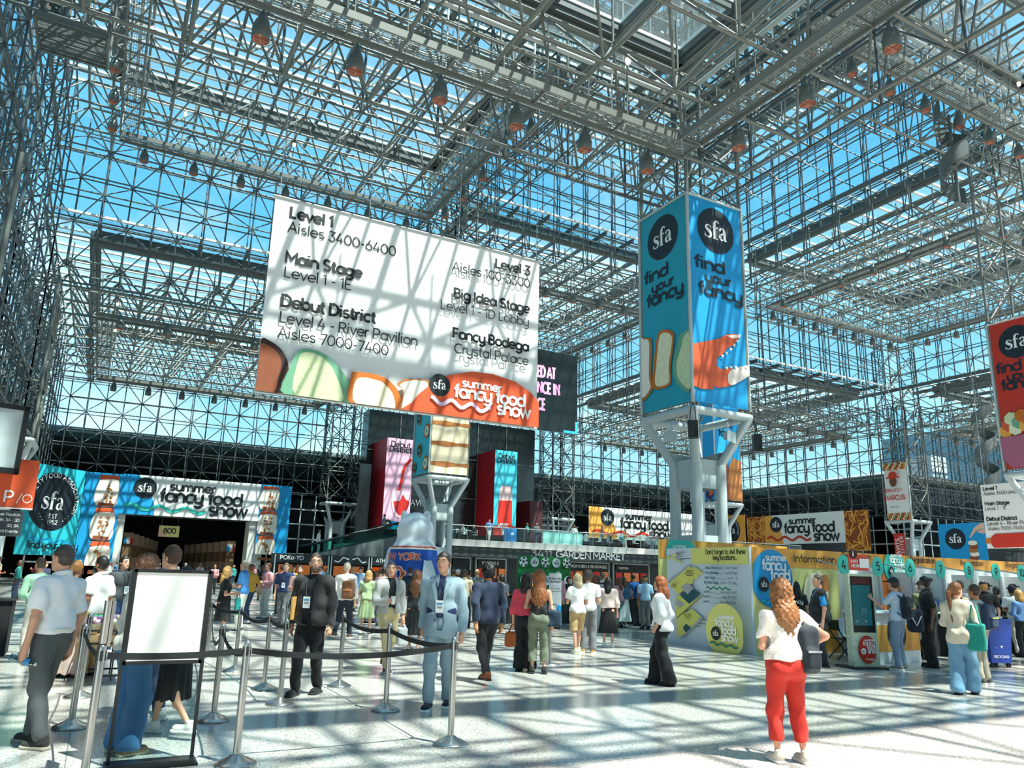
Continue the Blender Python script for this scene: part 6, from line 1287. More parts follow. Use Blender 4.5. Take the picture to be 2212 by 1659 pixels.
def person(label, x, y, H=1.75, face=180, rz=None, skin='l', hair=('short', '#2e2119'), top=('tee', '#ffffff'), inner=None, bottom=('pants', '#20242a'), shoes='#191919', sole=None, arms=('down', 'down'), legs='stand', turn=0, build=1.0, belly=0.0, fem=False, vox=.014, z=0.0, lean=0.0, group=None, beard=None, lanyard=False, tie=None, glasses=False, name='person', belt_c=None, hunch=0.0, bare_arms=False, sit=False):
    s = H/1.75
    fw = np.array([CAM_M[2][0], CAM_M[2][1]]); fw /= np.linalg.norm(fw); rg = np.array([CAM_M[0][0], CAM_M[0][1]]); rg /= np.linalg.norm(rg)
    if rz is None:
        fd = fw*math.cos(math.radians(face))+rg*math.sin(math.radians(face)); rz = math.atan2(fd[1], fd[0])-PI/2
    root = thing(name, label, 'person', (x, y, z), rz, group); root.scale = (s, s, s); LAST.clear()
    sk = mat('skin_'+skin, SKIN[skin], rough=.5, var=.06, scale=14); near = vox < .0135; w = build
    sw, hw = (.175 if fem else .195)*(.6+.4*w), (.095 if fem else .09)
    # --- joints
    dz = -.46 if sit else 0
    hip = {k: np.array([k*hw, 0, .92+dz]) for k in (-1, 1)}
    stance = {'stand': ((-.02, 0), (.02, 0)), 'weight': ((-.03, .03), (.05, -.03)), 'walk': ((.0, -.30), (.0, .26)), 'walk2': ((.0, .28), (.0, -.30)), 'step': ((.0, -.14), (.0, .15)), 'step2': ((.0, .16), (.0, -.14)), 'wide': ((-.08, 0), (.08, 0))}[legs]
    feet = {}; knee = {}; ank = {}
    for k, (dx, dy) in ((-1, stance[0]), (1, stance[1])):
        back = dy < -.2; a = np.array([k*.085+dx, dy, .085+(.07 if back else 0)])
        if sit: a = np.array([k*.1, .42, .085])
        ank[k] = a; kn = (hip[k]+a)/2+np.array([0, .05+(.07 if back else .02 if dy > .2 else 0), .02]); kn[2] = .49
        if sit: kn = np.array([k*.11, .42, .48])
        knee[k] = kn; feet[k] = back
    sp = lean; up = lambda zz_, yo=0: np.array([0, yo+sp*(zz_-.92)+(-hunch*max(0, zz_-1.2)**2 if False else 0)+hunch*max(0, zz_-1.15), zz_+dz-hunch*.25*max(0, zz_-1.15)])
    sh = {k: up(1.385)+np.array([k*sw, 0, 0]) for k in (-1, 1)}; el = {}; wr = {}
    for k, a in ((-1, arms[0]), (1, arms[1])):
        e, f = ARMS[a] if isinstance(a, str) else a
        el[k] = sh[k]+np.array([k*e[0], e[1], e[2]]); wr[k] = el[k]+np.array([k*f[0], f[1], f[2]])
    hd = up(1.625, .015); tr = math.radians(turn); ht = lambda v: hd+np.array([v[0]*math.cos(tr)-v[1]*math.sin(tr), v[0]*math.sin(tr)+v[1]*math.cos(tr), v[2]])
    pts = [hd+np.array([0, 0, .16]), hd+np.array([.2, .2, 0]), hd-np.array([.2, .25, 0])]+[v for dct in (sh, el, wr, knee, ank) for v in dct.values()]+[np.array([-.3, -.22, 0]), np.array([.3, .3, 0])]
    for k in (-1, 1): f = wr[k]-el[k]; pts.append(wr[k]+f/np.linalg.norm(f)*.2)
    lo, hi = np.min(pts, 0)-.1, np.max(pts, 0)+.1; lo[2] = -.01
    def torso(F, g, chest=True, k=.05):
        F.ell(up(.95), (.155*w+g, .115*w+g+belly*.3, .13+g), k); F.ell(up(1.1, belly*.4), (.135*w+g+belly*.5 if not fem else .12*w+g, .1*w+g+belly, .16), k)
        F.ell(up(1.28), (.16*w+g, .11*w+g, .17+g), k)
        if fem:
            for q in (-1, 1): F.ell(up(1.265)+np.array([q*.075, .085, 0]), (.07+g*.6, .06+g*.6, .07+g*.6), .04)
            for q in (-1, 1): F.ell(up(.91)+np.array([q*.075, -.06, 0]), (.1+g, .085+g, .11+g), .05)
        F.cap(sh[-1]+[.035, 0, 0], sh[1]-[.035, 0, 0], .05+g, k=.04); F.cap(up(1.39), sh[-1]+[.06, 0, .0], .062+g, .045+g, k=.04); F.cap(up(1.39), sh[1]-[.06, 0, .0], .062+g, .045+g, k=.04); F.cap(up(1.36)-np.array([.08, 0, 0]), up(1.36)+np.array([.08, 0, 0]), .07+g, k=.05)
    def arm(F, k, g, upto=1.0, k_=.025):
        F.cap(sh[k], el[k] if upto >= 1 else sh[k]+(el[k]-sh[k])*min(1, upto), .049*(.6+.4*w)+g*.9, .041+g*1.05, k=.03)
        if upto > 1: F.cap(el[k], el[k]+(wr[k]-el[k])*(upto-1), .043+g, (.032 if upto > 1.9 else .036)+g, k=k_)
    def leg(F, k, g, upto=2.0, ga=None):
        ga = g if ga is None else ga
        F.cap(hip[k]-[0, 0, .02], knee[k], .088*(.5+.5*w)+g, .058+(g+ga)/2, k=.035); F.cap(knee[k], knee[k]+(ank[k]-knee[k])*(upto-1), .057+(g+ga)/2, .04+ga, k=.03)
        if -.02 < g < .005: F.ell(knee[k]+(ank[k]-knee[k])*.3-[0, .006, 0], (.04, .04, .1), .02)
    LAST.update(s=s, rz=rz, x=x, y=y, z=z, wr=wr, sh=sh, el=el, hd=hd)
    # --- body: one continuous surface
    F = Field(lo, hi, vox); torso(F, -.012)
    F.cap(up(1.40), up(1.52), .058, .053, k=.03)
    F.ell(ht((0, 0, .01)), (.074, .094, .108), .02, rz=tr); F.ell(ht((0, .035, -.055)), (.056, .062, .062), .03, rz=tr)
    F.cap(ht((0, .088, .012)), ht((0, .106, -.022)), .009, .013, k=.012); F.cap(ht((-.03, .083, .032)), ht((.03, .083, .032)), .011, k=.015); F.ell(ht((0, .093, -.055)), (.024, .01, .011), .01, rz=tr); F.ell(ht((0, .078, -.092)), (.026, .022, .02), .02, rz=tr)
    for q in (-1, 1): F.ell(ht((q*.077, -.005, -.005)), (.012, .022, .032), .008, rz=tr); F.ell(ht((q*.03, .094, .012)), (.014, .008, .01), 0, rz=tr, op='s')
    for k in (-1, 1):
        arm(F, k, -.006, 2.0); f = wr[k]-el[k]; f /= np.linalg.norm(f); side = np.array([-k*1., 0, 0]); side -= f*(side@f); side /= max(np.linalg.norm(side), 1e-6); ax = np.cross(f, side)*(1 if k > 0 else -1)
        if ax[1] < 0 and abs(f[2]) > .6: ax = -ax
        F.cap(wr[k]-f*.02, wr[k]+f*.085, .028, .036, k=.02)
        for i in range(4):
            b = wr[k]+f*.085+ax*(.03-.02*i); L = (.07, .078, .074, .06)[i]; m1 = b+f*L*.5+side*.012; m2 = m1+f*L*.4+side*.028
            F.cap(b, m1, .0105, .0095, k=.004); F.cap(m1, m2, .0095, .008, k=.004)
        b = wr[k]+f*.03+ax*.03; F.cap(b, b+f*.03+ax*.03+side*.012, .013, .011, k=.01); F.cap(b+f*.03+ax*.03+side*.012, b+f*.065+ax*.034+side*.028, .011, .009, k=.004)
        leg(F, k, -.024 if bottom[0] in ('pants', 'slim', 'baggy', 'wide') else -.012); F.cap(ank[k]+[0, -.03, -.045], ank[k]+[k*.012, .13, -.06], .035, .03, k=.03)
    F.build('body', sk, root)
    # --- face details
    if vox < .02 and hair[0] != 'none':
        ek = mat('eye_dark', '#1b1512', rough=.3, var=0); ew = mat('eye_white', '#e8e2da', rough=.3, var=0); lm = mat('lip_'+skin, {'l': '#b06a5e', 'm': '#96564a', 't': '#7d4638', 'd': '#4f2e28', 'p': '#bb7468'}[skin], rough=.5, var=0)
        for q in (-1, 1):
            m = MB(); c = ht((q*.031, .084, .013)); m.lathe([(0, -.009), (.011, -.004), (.012, .0), (.011, .004), (0, .008)], c, ew, 10); o = m.build('eye', root); 
            m = MB(); c = ht((q*.031, .0905, .013)); m.lathe([(0, -.006), (.006, -.003), (.007, 0), (.006, .003), (0, .006)], c, ek, 8); i_ = m.build('iris', o)
            m = MB(); m.path([ht((q*.014, .098, .036)), ht((q*.032, .097, .041)), ht((q*.05, .085, .035))], .0045, cloth(hair[1]), 5); m.build('eyebrow', root)
        m = MB(); m.path([ht((-.022, .096, -.054)), ht((0, .103, -.053)), ht((.022, .096, -.054))], .0045, lm, 6); m.build('lips', root)
    # --- hair
    hc = mat('hair_'+hair[1].lstrip('#'), hair[1], rough=.5, var=.35, scale=26); hv = min(vox, .016); ty = hair[0]
    if ty not in ('none',):
        F = Field(hd-np.array([.24, .26, .7]), hd+np.array([.24, .24, .2]), hv); g = {'short': .012, 'crop': .006, 'bald': .004, 'curly_short': .03, 'curly_long': .035}.get(ty, .016)
        F.ell(ht((0, -.008, .022)), (.075+g, .094+g, .105+g), .01, rz=tr)
        fy = .055 if ty != 'bald' else -.03
        F.box(ht((0, .14, -.075)), (.075, .1, .145), .03, rz=tr, op='s') if ty not in ('long', 'curly_long', 'bob') else F.box(ht((0, .14, -.065)), (.062, .1, .132), .03, rz=tr, op='s')
        if ty in ('short', 'crop', 'bun', 'pony', 'curly_short', 'cap', 'braid'): F.box(ht((0, .125, -.075)), (.12, .1, .1), .02, rz=tr, op='s')
        if ty in ('short', 'crop', 'bun', 'pony', 'curly_short', 'cap', 'bald', 'braid'): F.cut(hd+np.array([0, 0, -.075]), (0, .3, -1))
        if ty == 'bald': F.cut(hd+np.array([0, 0, .045]), (0, 0, 1))
        if ty in ('long', 'curly_long'):
            L = hair[2] if len(hair) > 2 else .42; wd = .105 if ty == 'long' else .15
            F.cap(ht((0, -.06, -.02)), ht((0, -.1, -L*.6)), .085, wd*.85, k=.05, flat=.6); F.cap(ht((0, -.1, -L*.5)), ht((0, -.1, -L)), wd*.85, wd*.55, k=.05, flat=.6)
            for q in (-1, 1): F.cap(ht((q*.07, .0, 0)), ht((q*.1, -.03, -.24)), .03, .035, k=.04)
        if ty == 'bob':
            F.cap(ht((0, -.05, .0)), ht((0, -.07, -.12)), .09, .1, k=.04, flat=.75)
            for q in (-1, 1): F.cap(ht((q*.07, .02, .02)), ht((q*.08, .0, -.13)), .03, .032, k=.04)
        if ty == 'bun': F.ell(ht((0, -.12, .07)), (.045, .045, .045), .02)
        if ty in ('pony', 'braid'):
            L = hair[2] if len(hair) > 2 else .36; F.cap(ht((0, -.09, .04)), ht((0, -.15, -.05)), .035, .04, k=.02); F.cap(ht((0, -.15, -.05)), ht((.02, -.13, -L)), .042, .02, k=.02)
        if ty.startswith('curly'): F.wrinkle(.017, 42, curl=True)
        elif vox < .016: F.wrinkle(.0035, 70)
        F.build('hair', hc, root)
        if ty == 'cap' or (len(hair) > 3 and hair[3] == 'cap'):
            cc = cloth(hair[2] if len(hair) > 2 and isinstance(hair[2], str) else '#1d2024'); F = Field(hd-np.array([.25, .28, .1]), hd+np.array([.25, .28, .2]), hv); F.ell(ht((0, -.005, .04)), (.093, .112, .1), .01, rz=tr); F.cut(hd+np.array([0, 0, .04]), (0, -.15, -1)); sg = hair[4] if len(hair) > 4 else 1
            F.ell(ht((0, sg*.13, .05)), (.075, .085, .014), .01, rz=tr, rx=-.12); F.build('cap', cc, root)
    if beard:
        F = Field(hd-np.array([.14, .16, .2]), hd+np.array([.14, .18, .1]), hv); F.ell(ht((0, .035, -.065)), (.064, .072, .066), .01, rz=tr); F.cut(hd+np.array([0, 0, -.035]), (0, 0, 1)); F.ell(ht((0, .1, -.05)), (.026, .03, .012), 0, rz=tr, op='s'); F.build('beard', mat('hair_'+beard.lstrip('#'), beard, rough=.7, var=.3, scale=40), root)
    if glasses:
        m = MB()
        for q in (-1, 1): m.path([ht((q*.031+.02*math.cos(t*PI/5), .1, .013+.016*math.sin(t*PI/5))) for t in range(10)], .003, BPLAST, 5, closed=True); m.path([ht((q*.052, .098, .016)), ht((q*.08, .0, .016))], .003, BPLAST, 5)
        m.build('glasses', root)
    # --- bottoms
    kind, bc = bottom[0], cloth(bottom[1]); wy = (.012 if near else .008)
    wz = up(bottom[2] if len(bottom) > 2 else 1.02)
    if kind in ('pants', 'wide', 'crop', 'shorts', 'slim', 'baggy'):
        F = Field((lo[0], lo[1], 0), (hi[0], hi[1], wz[2]+.05), vox); F.ell(up(.95), (.158*w+.006, .12*w+.006+belly*.3, .135), .04)
        if fem:
            for q in (-1, 1): F.ell(up(.91)+np.array([q*.075, -.06, 0]), (.108, .092, .12), .05)
        F.ell(up(1.05, belly*.3), (.14*w+.01+belly*.3, .108*w+.008+belly*.8, .12), .04)
        g, ga, to = {'pants': (.014, .024, 1.93), 'wide': (.018, .075, 1.97), 'crop': (.014, .03, 1.72), 'shorts': (.02, .03, 1.05), 'slim': (.017, .018, 1.9), 'baggy': (.024, .045, 1.95)}[kind]
        for k in (-1, 1): leg(F, k, g, to, ga)
        for k in (-1, 1):
            if kind == 'shorts': F.d = F.d
        F.cut(wz, (0, 0, 1))
        if kind == 'shorts': F.cut((0, 0, .50), (0, 0, -1))
        else:
            cz = .045 if kind in ('wide', 'baggy', 'pants') else {'crop': .2, 'slim': .09}[kind]
            if not sit: F.cut((0, 0, cz), (0, 0, -1))
        F.wrinkle(wy*.7, 26, ph=x).build({'shorts': 'shorts'}.get(kind, 'trousers'), bc, root)
    elif kind in ('skirt', 'maxi', 'dress', 'pleat'):
        hem = {'skirt': .38, 'maxi': .06, 'dress': .5, 'pleat': .36}[kind]; hem = bottom[3] if len(bottom) > 3 else hem; wide = {'skirt': .2, 'maxi': .3, 'dress': .25, 'pleat': .26}[kind]
        F = Field((-.45, -.45, hem-.02), (.45, .45, 1.2), vox); F.cap(up(1.06), up(.9), .12*w+.015, .165*w+.015, k=.05, flat=.78); F.cap(up(.92), np.array([0, (ank[-1][1]+ank[1][1])/4, hem-.05]), .165*w+.012, wide, k=.05, flat=.8)
        F.cut((0, 0, hem), (0, 0, -1)); F.cut(wz, (0, 0, 1)); 
        X, Y, Z_ = F.grid((slice(None),)*3); F.d = F.d+(.014*np.sin(np.arctan2(Y, X)*(22 if kind == 'pleat' else 11))*np.clip((1.0-Z_)*1.6, 0, 1)).astype(np.float32)
        F.build('skirt', bc, root)
    if belt_c and top[0] not in ('blazer', 'bomber', 'jacket'):
        m = MB(); n = 26; c = up(1.0); m.path([c+np.array([(.158*w+.018+belly*.2)*math.cos(t*2*PI/n), (.122*w+.018+belly*.6)*math.sin(t*2*PI/n), 0]) for t in range(n)], .017, cloth(belt_c), 6, closed=True); m.build('belt', root)
    # --- tops
    def shirt(nm, kind, col, g, hemz, sleeve, opening=None, neck=1.475):
        F = Field((lo[0], lo[1], min(hemz-.05+dz, .9)), (hi[0], hi[1], 1.55+dz), vox); torso(F, g)
        F.cap(up(hemz+.03), up(1.1, belly*.3), .15*w+g if not fem else .145*w+g, .128*w+g+belly*.4, k=.05, flat=.8)
        F.ell(up(hemz+.08, belly*.2), (.16*w+g+.008, .118*w+g+.008+belly*.5, .14), .05)
        for k in (-1, 1):
            if sleeve > 0: arm(F, k, g+(.012 if sleeve <= 1 else -.004 if opening else .002), sleeve)
        F.cap(up(1.42), up(1.49), .07+g*.5, .062+g*.4, k=.03)
        F.cut(up(neck+.012), (0, 0, 1)); F.cut(up(hemz), (0, 0, -1))
        if sleeve <= 0:
            for k in (-1, 1): F.cut(sh[k]*[.8, 1, 1], (k, 0, 0))
        else:
            for k in (-1, 1):
                e = sh[k]+(el[k]-sh[k])*min(sleeve, 1) if sleeve <= 1 else el[k]+(wr[k]-el[k])*(sleeve-1); dv = (el[k]-sh[k]) if sleeve <= 1 else (wr[k]-el[k]); L = np.linalg.norm(dv); dv = dv/L
                F.ell(e+dv*.07, (.075, .075, .075), 0, op='s')
        if opening: F.box(up((1.15+neck)/2+.05 if opening < .15 else 1.2)+np.array([0, .2, 0]), (opening, .2, .5), .01, op='s')
        F.wrinkle(wy, 24, ph=y); return F.build(nm, col, root)
    tk, tc = top[0], cloth(top[1]); hem = top[2] if len(top) > 2 else None
    if inner: shirt('shirt', 'tee', cloth(inner), .003, 1.0 if tk != 'vest' else .95, .72 if tk == 'vest' else .3, neck=1.47)
    if tk in ('tee', 'polo', 'blouse', 'long', 'puff'):
        slv = {'tee': .62, 'polo': .72, 'blouse': 1.62, 'long': 1.9, 'puff': 1.35}[tk]; g = {'tee': .016, 'polo': .02, 'blouse': .03, 'long': .018, 'puff': .024}[tk]
        shirt('shirt', tk, tc, g, hem or .93, slv, neck=1.47)
        if tk == 'polo':
            m = MB(); n = 18
            for q in range(2): m.path([up(1.475+.018*q)+np.array([.075*math.cos(t*2*PI/n), -.004+.072*math.sin(t*2*PI/n), -.02*math.sin(t*2*PI/n)]) for t in range(n)], .014, tc, 6, closed=True)
            m.build('collar', root)
    elif tk == 'tank': shirt('shirt', tk, tc, .01, hem or .97, 0, neck=1.44)
    elif tk in ('jacket', 'blazer', 'bomber', 'cardigan', 'vest'):
        hz = hem or {'jacket': .86, 'blazer': .78, 'bomber': .93, 'cardigan': .75, 'vest': .9}[tk]
        shirt('vest' if tk == 'vest' else 'jacket', tk, tc, .026, hz, .08 if tk == 'vest' else 1.93, opening=.035 if tk == 'blazer' else .06, neck=1.47)
        if tk == 'blazer':
            m = MB()
            for q in (-1, 1):
                a = [up(1.47)+np.array([q*.07, .03, 0]), up(1.38)+np.array([q*.115, .135, 0]), up(1.34)+np.array([q*.1, .148, 0]), up(1.1)+np.array([q*.03, .165+belly, 0]), up(1.3)+np.array([q*.045, .15, 0]), up(1.44)+np.array([q*.05, .09, 0])]
                m.add(a, [(0, 1, 2, 3, 4, 5) if q > 0 else (5, 4, 3, 2, 1, 0)], tc); 
            m.build('lapel', root)
            b = MB()
            for zz_ in (1.08, .98): b.lathe([(0, -.008), (.01, -.004), (.01, .004), (0, .008)], up(zz_)+np.array([.05, .158+belly, 0]), BPLAST, 8)
            b.build('button', root)
    if tie:
        m = MB(); m.add([up(1.45)+np.array([-.02, .088, 0]), up(1.45)+np.array([.02, .088, 0]), up(1.05)+np.array([.036, .148+belly, 0]), up(1.0)+np.array([0, .15+belly, 0]), up(1.05)+np.array([-.036, .148+belly, 0])], [(4, 3, 2, 1, 0)], cloth(tie)); m.build('tie', root)
    if lanyard:
        m = MB(); y0 = .165+belly
        for q in (-1, 1): m.path([up(1.48)+np.array([q*.06, .02, 0]), up(1.38)+np.array([q*.05, .14, 0]), up(1.2)+np.array([q*.008, y0+.0, 0])], .006, INK, 5)
        m.build('lanyard', root); m = MB(); m.box((-.045, y0, 1.06), (.045, y0+.008, 1.2), WHITE); o = m.build('badge', root)
        m = MB(); m.box((-.035, y0+.008, 1.15), (.035, y0+.0095, 1.175), mat('badge_print', '#4f9fc6', var=0)); m.box((-.03, y0+.008, 1.11), (.03, y0+.0095, 1.135), GREY_P); m.build('print', o)
    # --- shoes
    if shoes:
        sc = cloth(shoes); so = cloth(sole or '#1c1c1c')
        for k in (-1, 1):
            a = ank[k]; q = a-np.array([0, 0, .085]); rx = -.35 if feet[k] else 0
            F = Field(q-np.array([.12, .16, .02]), q+np.array([.12, .28, .22]), min(vox, .013)); F.cap(q+[0, -.035, .05], q+[k*.012, .135, .038], .044, .038, k=.03); F.ell(q+[k*.008, .1, .035], (.048, .08, .034), .02); F.cap(q+[0, -.025, .07], q+[0, -.02, .11], .043, .045, k=.03); F.cut(q+[0, 0, .012], (0, 0, -1)); F.cut(q+[0, 0, .125], (0, 0, 1)); o = F.build('shoe', sc, root)
            F = Field(q-np.array([.12, .16, .03]), q+np.array([.12, .28, .08]), min(vox, .011)); F.box(q+[k*.006, .045, .014], (.05, .135, .016), .014); F.ell(q+[k*.01, .12, .014], (.053, .075, .016), .02); F.build('sole', so, o)
    return root
def PXP(label, px, py, **kw):
    p = on_floor(px, py); return person(label, p[0], p[1], **kw)
# ------------------------------------------------------------------ bags and things carried
def backpack(col, label, dy=-.19, dz=1.18, sx=1.0, off=0.0, trim='#8f979c'):
    s = LAST['s']; t = thing('backpack', label, 'backpack', wpt((off, dy, dz)), LAST['rz']); F = Field((-.25, -.2, -.32), (.25, .2, .32), .014); F.box((0, 0, 0), (.15*sx, .075, .22), .06); F.box((0, -.07, -.08), (.11*sx, .05, .1), .04, k=.02); F.wrinkle(.004, 22); F.build('pack', cloth(col), t)
    for q in (-1, 1):
        m = MB(); m.path([(q*.09*sx, .07, .2), (q*.1, .16-dy*.0, .27), (q*.11, .29, .2), (q*.13, .27, .02), (q*.13, .08, -.15)], .018, cloth(col), 6); m.build('strap', t)
    m = MB(); m.path([(-.04, .03, .22), (0, .03, .27), (.04, .03, .22)], .01, cloth(col), 6); m.build('handle', t); m = MB(); m.box((-.1*sx, -.126, -.02), (.1*sx, -.12, .0), cloth(trim)); m.build('zip', t); return t
def tote(p, col, label, h=.36, w=.3, rz=None, drop=.28):
    t = thing('tote_bag', label, 'bag', p, LAST['rz'] if rz is None else rz); F = Field((-.25, -.15, -drop-h-.05), (.25, .15, 0), .014); F.box((0, 0, -drop-h/2), (w/2, .06, h/2), .04); F.wrinkle(.008, 18, ph=p[0]); F.build('sack', cloth(col), t)
    for q in (-1, 1): m = MB(); m.path([(-w*.3, q*.035, -drop-.02), (-.03, q*.02, -.02), (.03, q*.02, -.02), (w*.3, q*.035, -drop-.02)], .01, cloth(col), 6); m.build('handle', t)
    return t
def phone(p, label): t = thing('phone', label, 'phone', p, LAST['rz']); m = MB(); m.box((-.037, -.006, -.07), (.037, .006, .08), BPLAST); m.build('body', t); return t
def cup(p, col, label): t = thing('cup', label, 'cup', p); m = MB(); m.lathe([(.0, -.06), (.028, -.06), (.038, .06), (.0, .06)], (0, 0, 0), cloth(col), 16); m.build('body', t); m = MB(); m.lathe([(.04, .06), (.04, .07), (.0, .075)], (0, 0, 0), WHITE, 16); m.build('lid', t)
# ------------------------------------------------------------------ people near the queue
PXP('man in white polo and grey trousers walking left with a water bottle', 75, 1612, H=1.80, face=285, skin='l', hair=('crop', '#4a4038'), top=('polo', '#eef0f2', .97), bottom=('pants', '#55595a'), shoes='#34312d', sole='#a99f90', arms=('down', 'down'), legs='step', belly=.03, vox=.011, belt_c='#e4e4e0')
p = hand(-1, .1); t = thing('water_bottle', 'clear plastic water bottle in the hand of the white polo man', 'bottle', p); Mb = Matrix.Rotation(1.9, 4, 'Y'); m = MB(); m.lathe([(0, -.1), (.032, -.1), (.033, -.02), (.031, 0), (.033, .02), (.033, .07), (.014, .11)], (0, 0, 0), glass_mat('bottle_plastic', '#cfe3ea', gloss=.3), 18, M=Mb); m.build('body', t); m = MB(); m.lathe([(.015, .11), (.015, .13), (0, .13)], (0, 0, 0), WHITE, 12, M=Mb); m.build('cap', t); m = MB(); m.lathe([(.0335, .02), (.0335, .065)], (0, 0, 0), mat('bottle_label', '#3f8fc9', var=0), 18, M=Mb); m.build('label_band', t)
PXP('woman with blond plait in navy top and pale pink floral maxi skirt', 128, 1462, H=1.66, face=5, fem=True, hair=('braid', '#a5713c', .45), top=('blouse', '#22314f', .98), bottom=('maxi', dotted('floral_pink', '#e3c5b6', '#b58477', 60, .22)), shoes='#3a2f2a', arms=('front', 'front'), vox=.0125)
PXP('bearded man in white shirt and khakis with hand in pocket', 186, 1462, H=1.74, face=282, skin='m', hair=('short', '#1c1714'), beard='#1f1916', top=('polo', '#eceae4', .9), bottom=('baggy', '#b89b74'), shoes='#5a4636', arms=('pocket', 'down'), vox=.0125)
PXP('smiling man in charcoal polo with white badge and blue jeans', 240, 1412, H=1.78, face=115, hair=('short', '#201814'), top=('polo', '#3b4044'), lanyard=True, bottom=('pants', '#2b4a74'), shoes='#d8d5cd', sole='#efeee9', arms=('down', 'down'), vox=.013)
PXP('person in mint green shirt bending over the black table at the left', 62, 1425, H=1.70, face=300, hair=('crop', '#5a4a3c'), top=('long', '#93c3a4'), bottom=('pants', '#d8d2c4'), shoes='#40352c', arms=('front', 'front'), vox=.014, lean=.15)
PXP('woman with glasses behind the navy top woman', 138, 1400, H=1.56, face=150, fem=True, skin='m', hair=('bob', '#2a201b'), glasses=True, top=('tee', '#d8d4cc'), bottom=('pants', '#33383e'), vox=.015)
PXP('curly haired woman in grey sweatshirt and wide jeans behind the blank poster', 262, 1628, H=1.72, face=40, fem=True, hair=('curly_short', '#6b452c'), top=('long', '#c3c0b8', .9), bottom=('wide', '#3f6f9e'), shoes='#b08a63', sole='#d9c8a8', arms=('down', 'front'), legs='stand', vox=.0115)
PXP('tall man with brown hair and dark jeans behind the blank poster', 330, 1550, H=1.86, face=285, hair=('short', '#4a3222'), top=('tee', '#e5e3de'), bottom=('pants', '#20324c'), shoes='#e6e4de', sole='#e9e8e4', arms=('front', 'down'), legs='step', vox=.0125)
PXP('woman with black hair in black slit skirt and white sneakers behind the poster', 362, 1590, H=1.62, face=285, fem=True, skin='l', hair=('short', '#151213'), top=('tee', '#17181b'), bottom=('skirt', '#0e0f12'), shoes='#ecebe7', sole='#f2f1ee', arms=('front', 'front'), legs='walk', vox=.0115)
PXP('blond woman in black dress holding a teal bag right of the poster', 474, 1388, H=1.64, face=70, fem=True, hair=('long', '#c99a58', .34), top=('tee', '#15171a'), bottom=('dress', '#131518'), shoes='#ece9e2', sole='#efeee9', arms=('front', 'front'), vox=.0135)
tote(hand(1), '#1d9c97', 'teal carrier bag held by the blond woman in black', drop=.1)
PXP('grey haired man in sky blue polo and white trousers reading a clipboard', 515, 1365, H=1.80, face=268, hair=('short', '#8d8478'), top=('polo', '#3f86c8'), bottom=('pants', '#e7e3d8'), shoes='#3d3f42', sole='#dedbd3', arms=('front', 'front'), vox=.0145)
t = thing('clipboard', 'black clipboard held by the sky blue polo man', 'clipboard', hand(-1, .12), LAST['rz']); m = MB(); m.box((-.12, -.02, -.01), (.16, .28, .01), BPLAST); m.build('board', t)
PXP('man in dark bomber jacket and black clothes with white badge behind the belt', 660, 1500, H=1.86, face=190, turn=28, skin='l', hair=('crop', '#4a3b30'), beard='#6e5a4a', top=('bomber', '#2b2a2b', .84), inner='#14171c', lanyard=True, bottom=('pants', '#101114'), shoes='#0f1011', arms=('down', 'down'), legs='step', vox=.0115, build=1.12, belly=.04)
t = thing('folder', 'tan paper folder under the arm of the black clad man', 'folder', wpt((.2, .12, 1.05)), LAST['rz']); m = MB(); m.box((-.012, -.1, -.15), (.012, .08, .15), mat('folder_tan', '#c99a55', rough=.8)); m.build('cover', t)
PXP('man in navy polo with white lanyard and grey trousers walking forward', 607, 1352, H=1.78, face=178, skin='p', hair=('short', '#6b5a4c'), top=('polo', '#22355e'), lanyard=True, bottom=('pants', '#6f7376'), shoes='#4a4038', arms=('down', 'down'), legs='step2', vox=.0145)
PXP('person in blue visor looking at a phone with a sage green bag', 637, 1360, H=1.72, face=175, hair=('short', '#4a372a'), beard='#5d4433', top=('long', '#b98f88'), bottom=('pants', '#777b80'), shoes='#3b3430', arms=('phone', 'front'), vox=.0145)
phone(hand(1, .13), 'black phone of the visor wearing person'); tote(wpt((-.25, .1, 1.3)), '#7f9a83', 'sage green shoulder bag of the visor wearing person', h=.4, w=.36)
PXP('man in black shirt and khaki trousers standing alone at the back left', 562, 1296, H=1.74, face=170, skin='d', hair=('cap', '#16120f', '#1a1c20'), top=('tee', '#191b1f'), bottom=('pants', '#a98a5c'), shoes='#2a2522', arms=('down', 'fold'), vox=.02)
PXP('grey haired man in white linen shirt with brown leather backpack', 738, 1380, H=1.82, face=8, skin='p', hair=('short', '#b9ad9c'), top=('blouse', '#e4e0d8', .88), bottom=('slim', '#1d2634'), shoes='#5b463a', sole='#d9d4c8', arms=('down', 'down'), legs='walk', vox=.0135)
backpack('#7d4f30', 'brown leather backpack of the white linen shirt man', off=.14, dy=-.2, dz=1.12, trim='#d18a3c')
PXP('woman with short fair hair in a sage green summer dress', 788, 1370, H=1.64, face=5, fem=True, hair=('bob', '#b08653'), top=('tee', '#a9bf8f', .95), bottom=('dress', '#a4ba88', 1.05, .45), shoes='#e6e2d8', arms=('front', 'front'), legs='step', vox=.0145)
PXP('man in pink shirt behind the sage green dress woman', 822, 1352, H=1.74, face=350, skin='t', hair=('crop', '#241a15'), top=('long', '#e6a9a9'), bottom=('pants', '#5b5f66'), shoes='#3a332e', vox=.016)
PXP('man in grey bomber jacket and khakis carrying a coffee cup', 832, 1450, H=1.80, face=150, turn=-20, skin='l', hair=('crop', '#5d554d'), top=('bomber', '#a9aaa6', .9), inner='#15171a', bottom=('pants', '#cdb98d'), shoes='#1b1b1c', sole='#e2dfd8', arms=('down', 'front'), legs='walk', vox=.012)
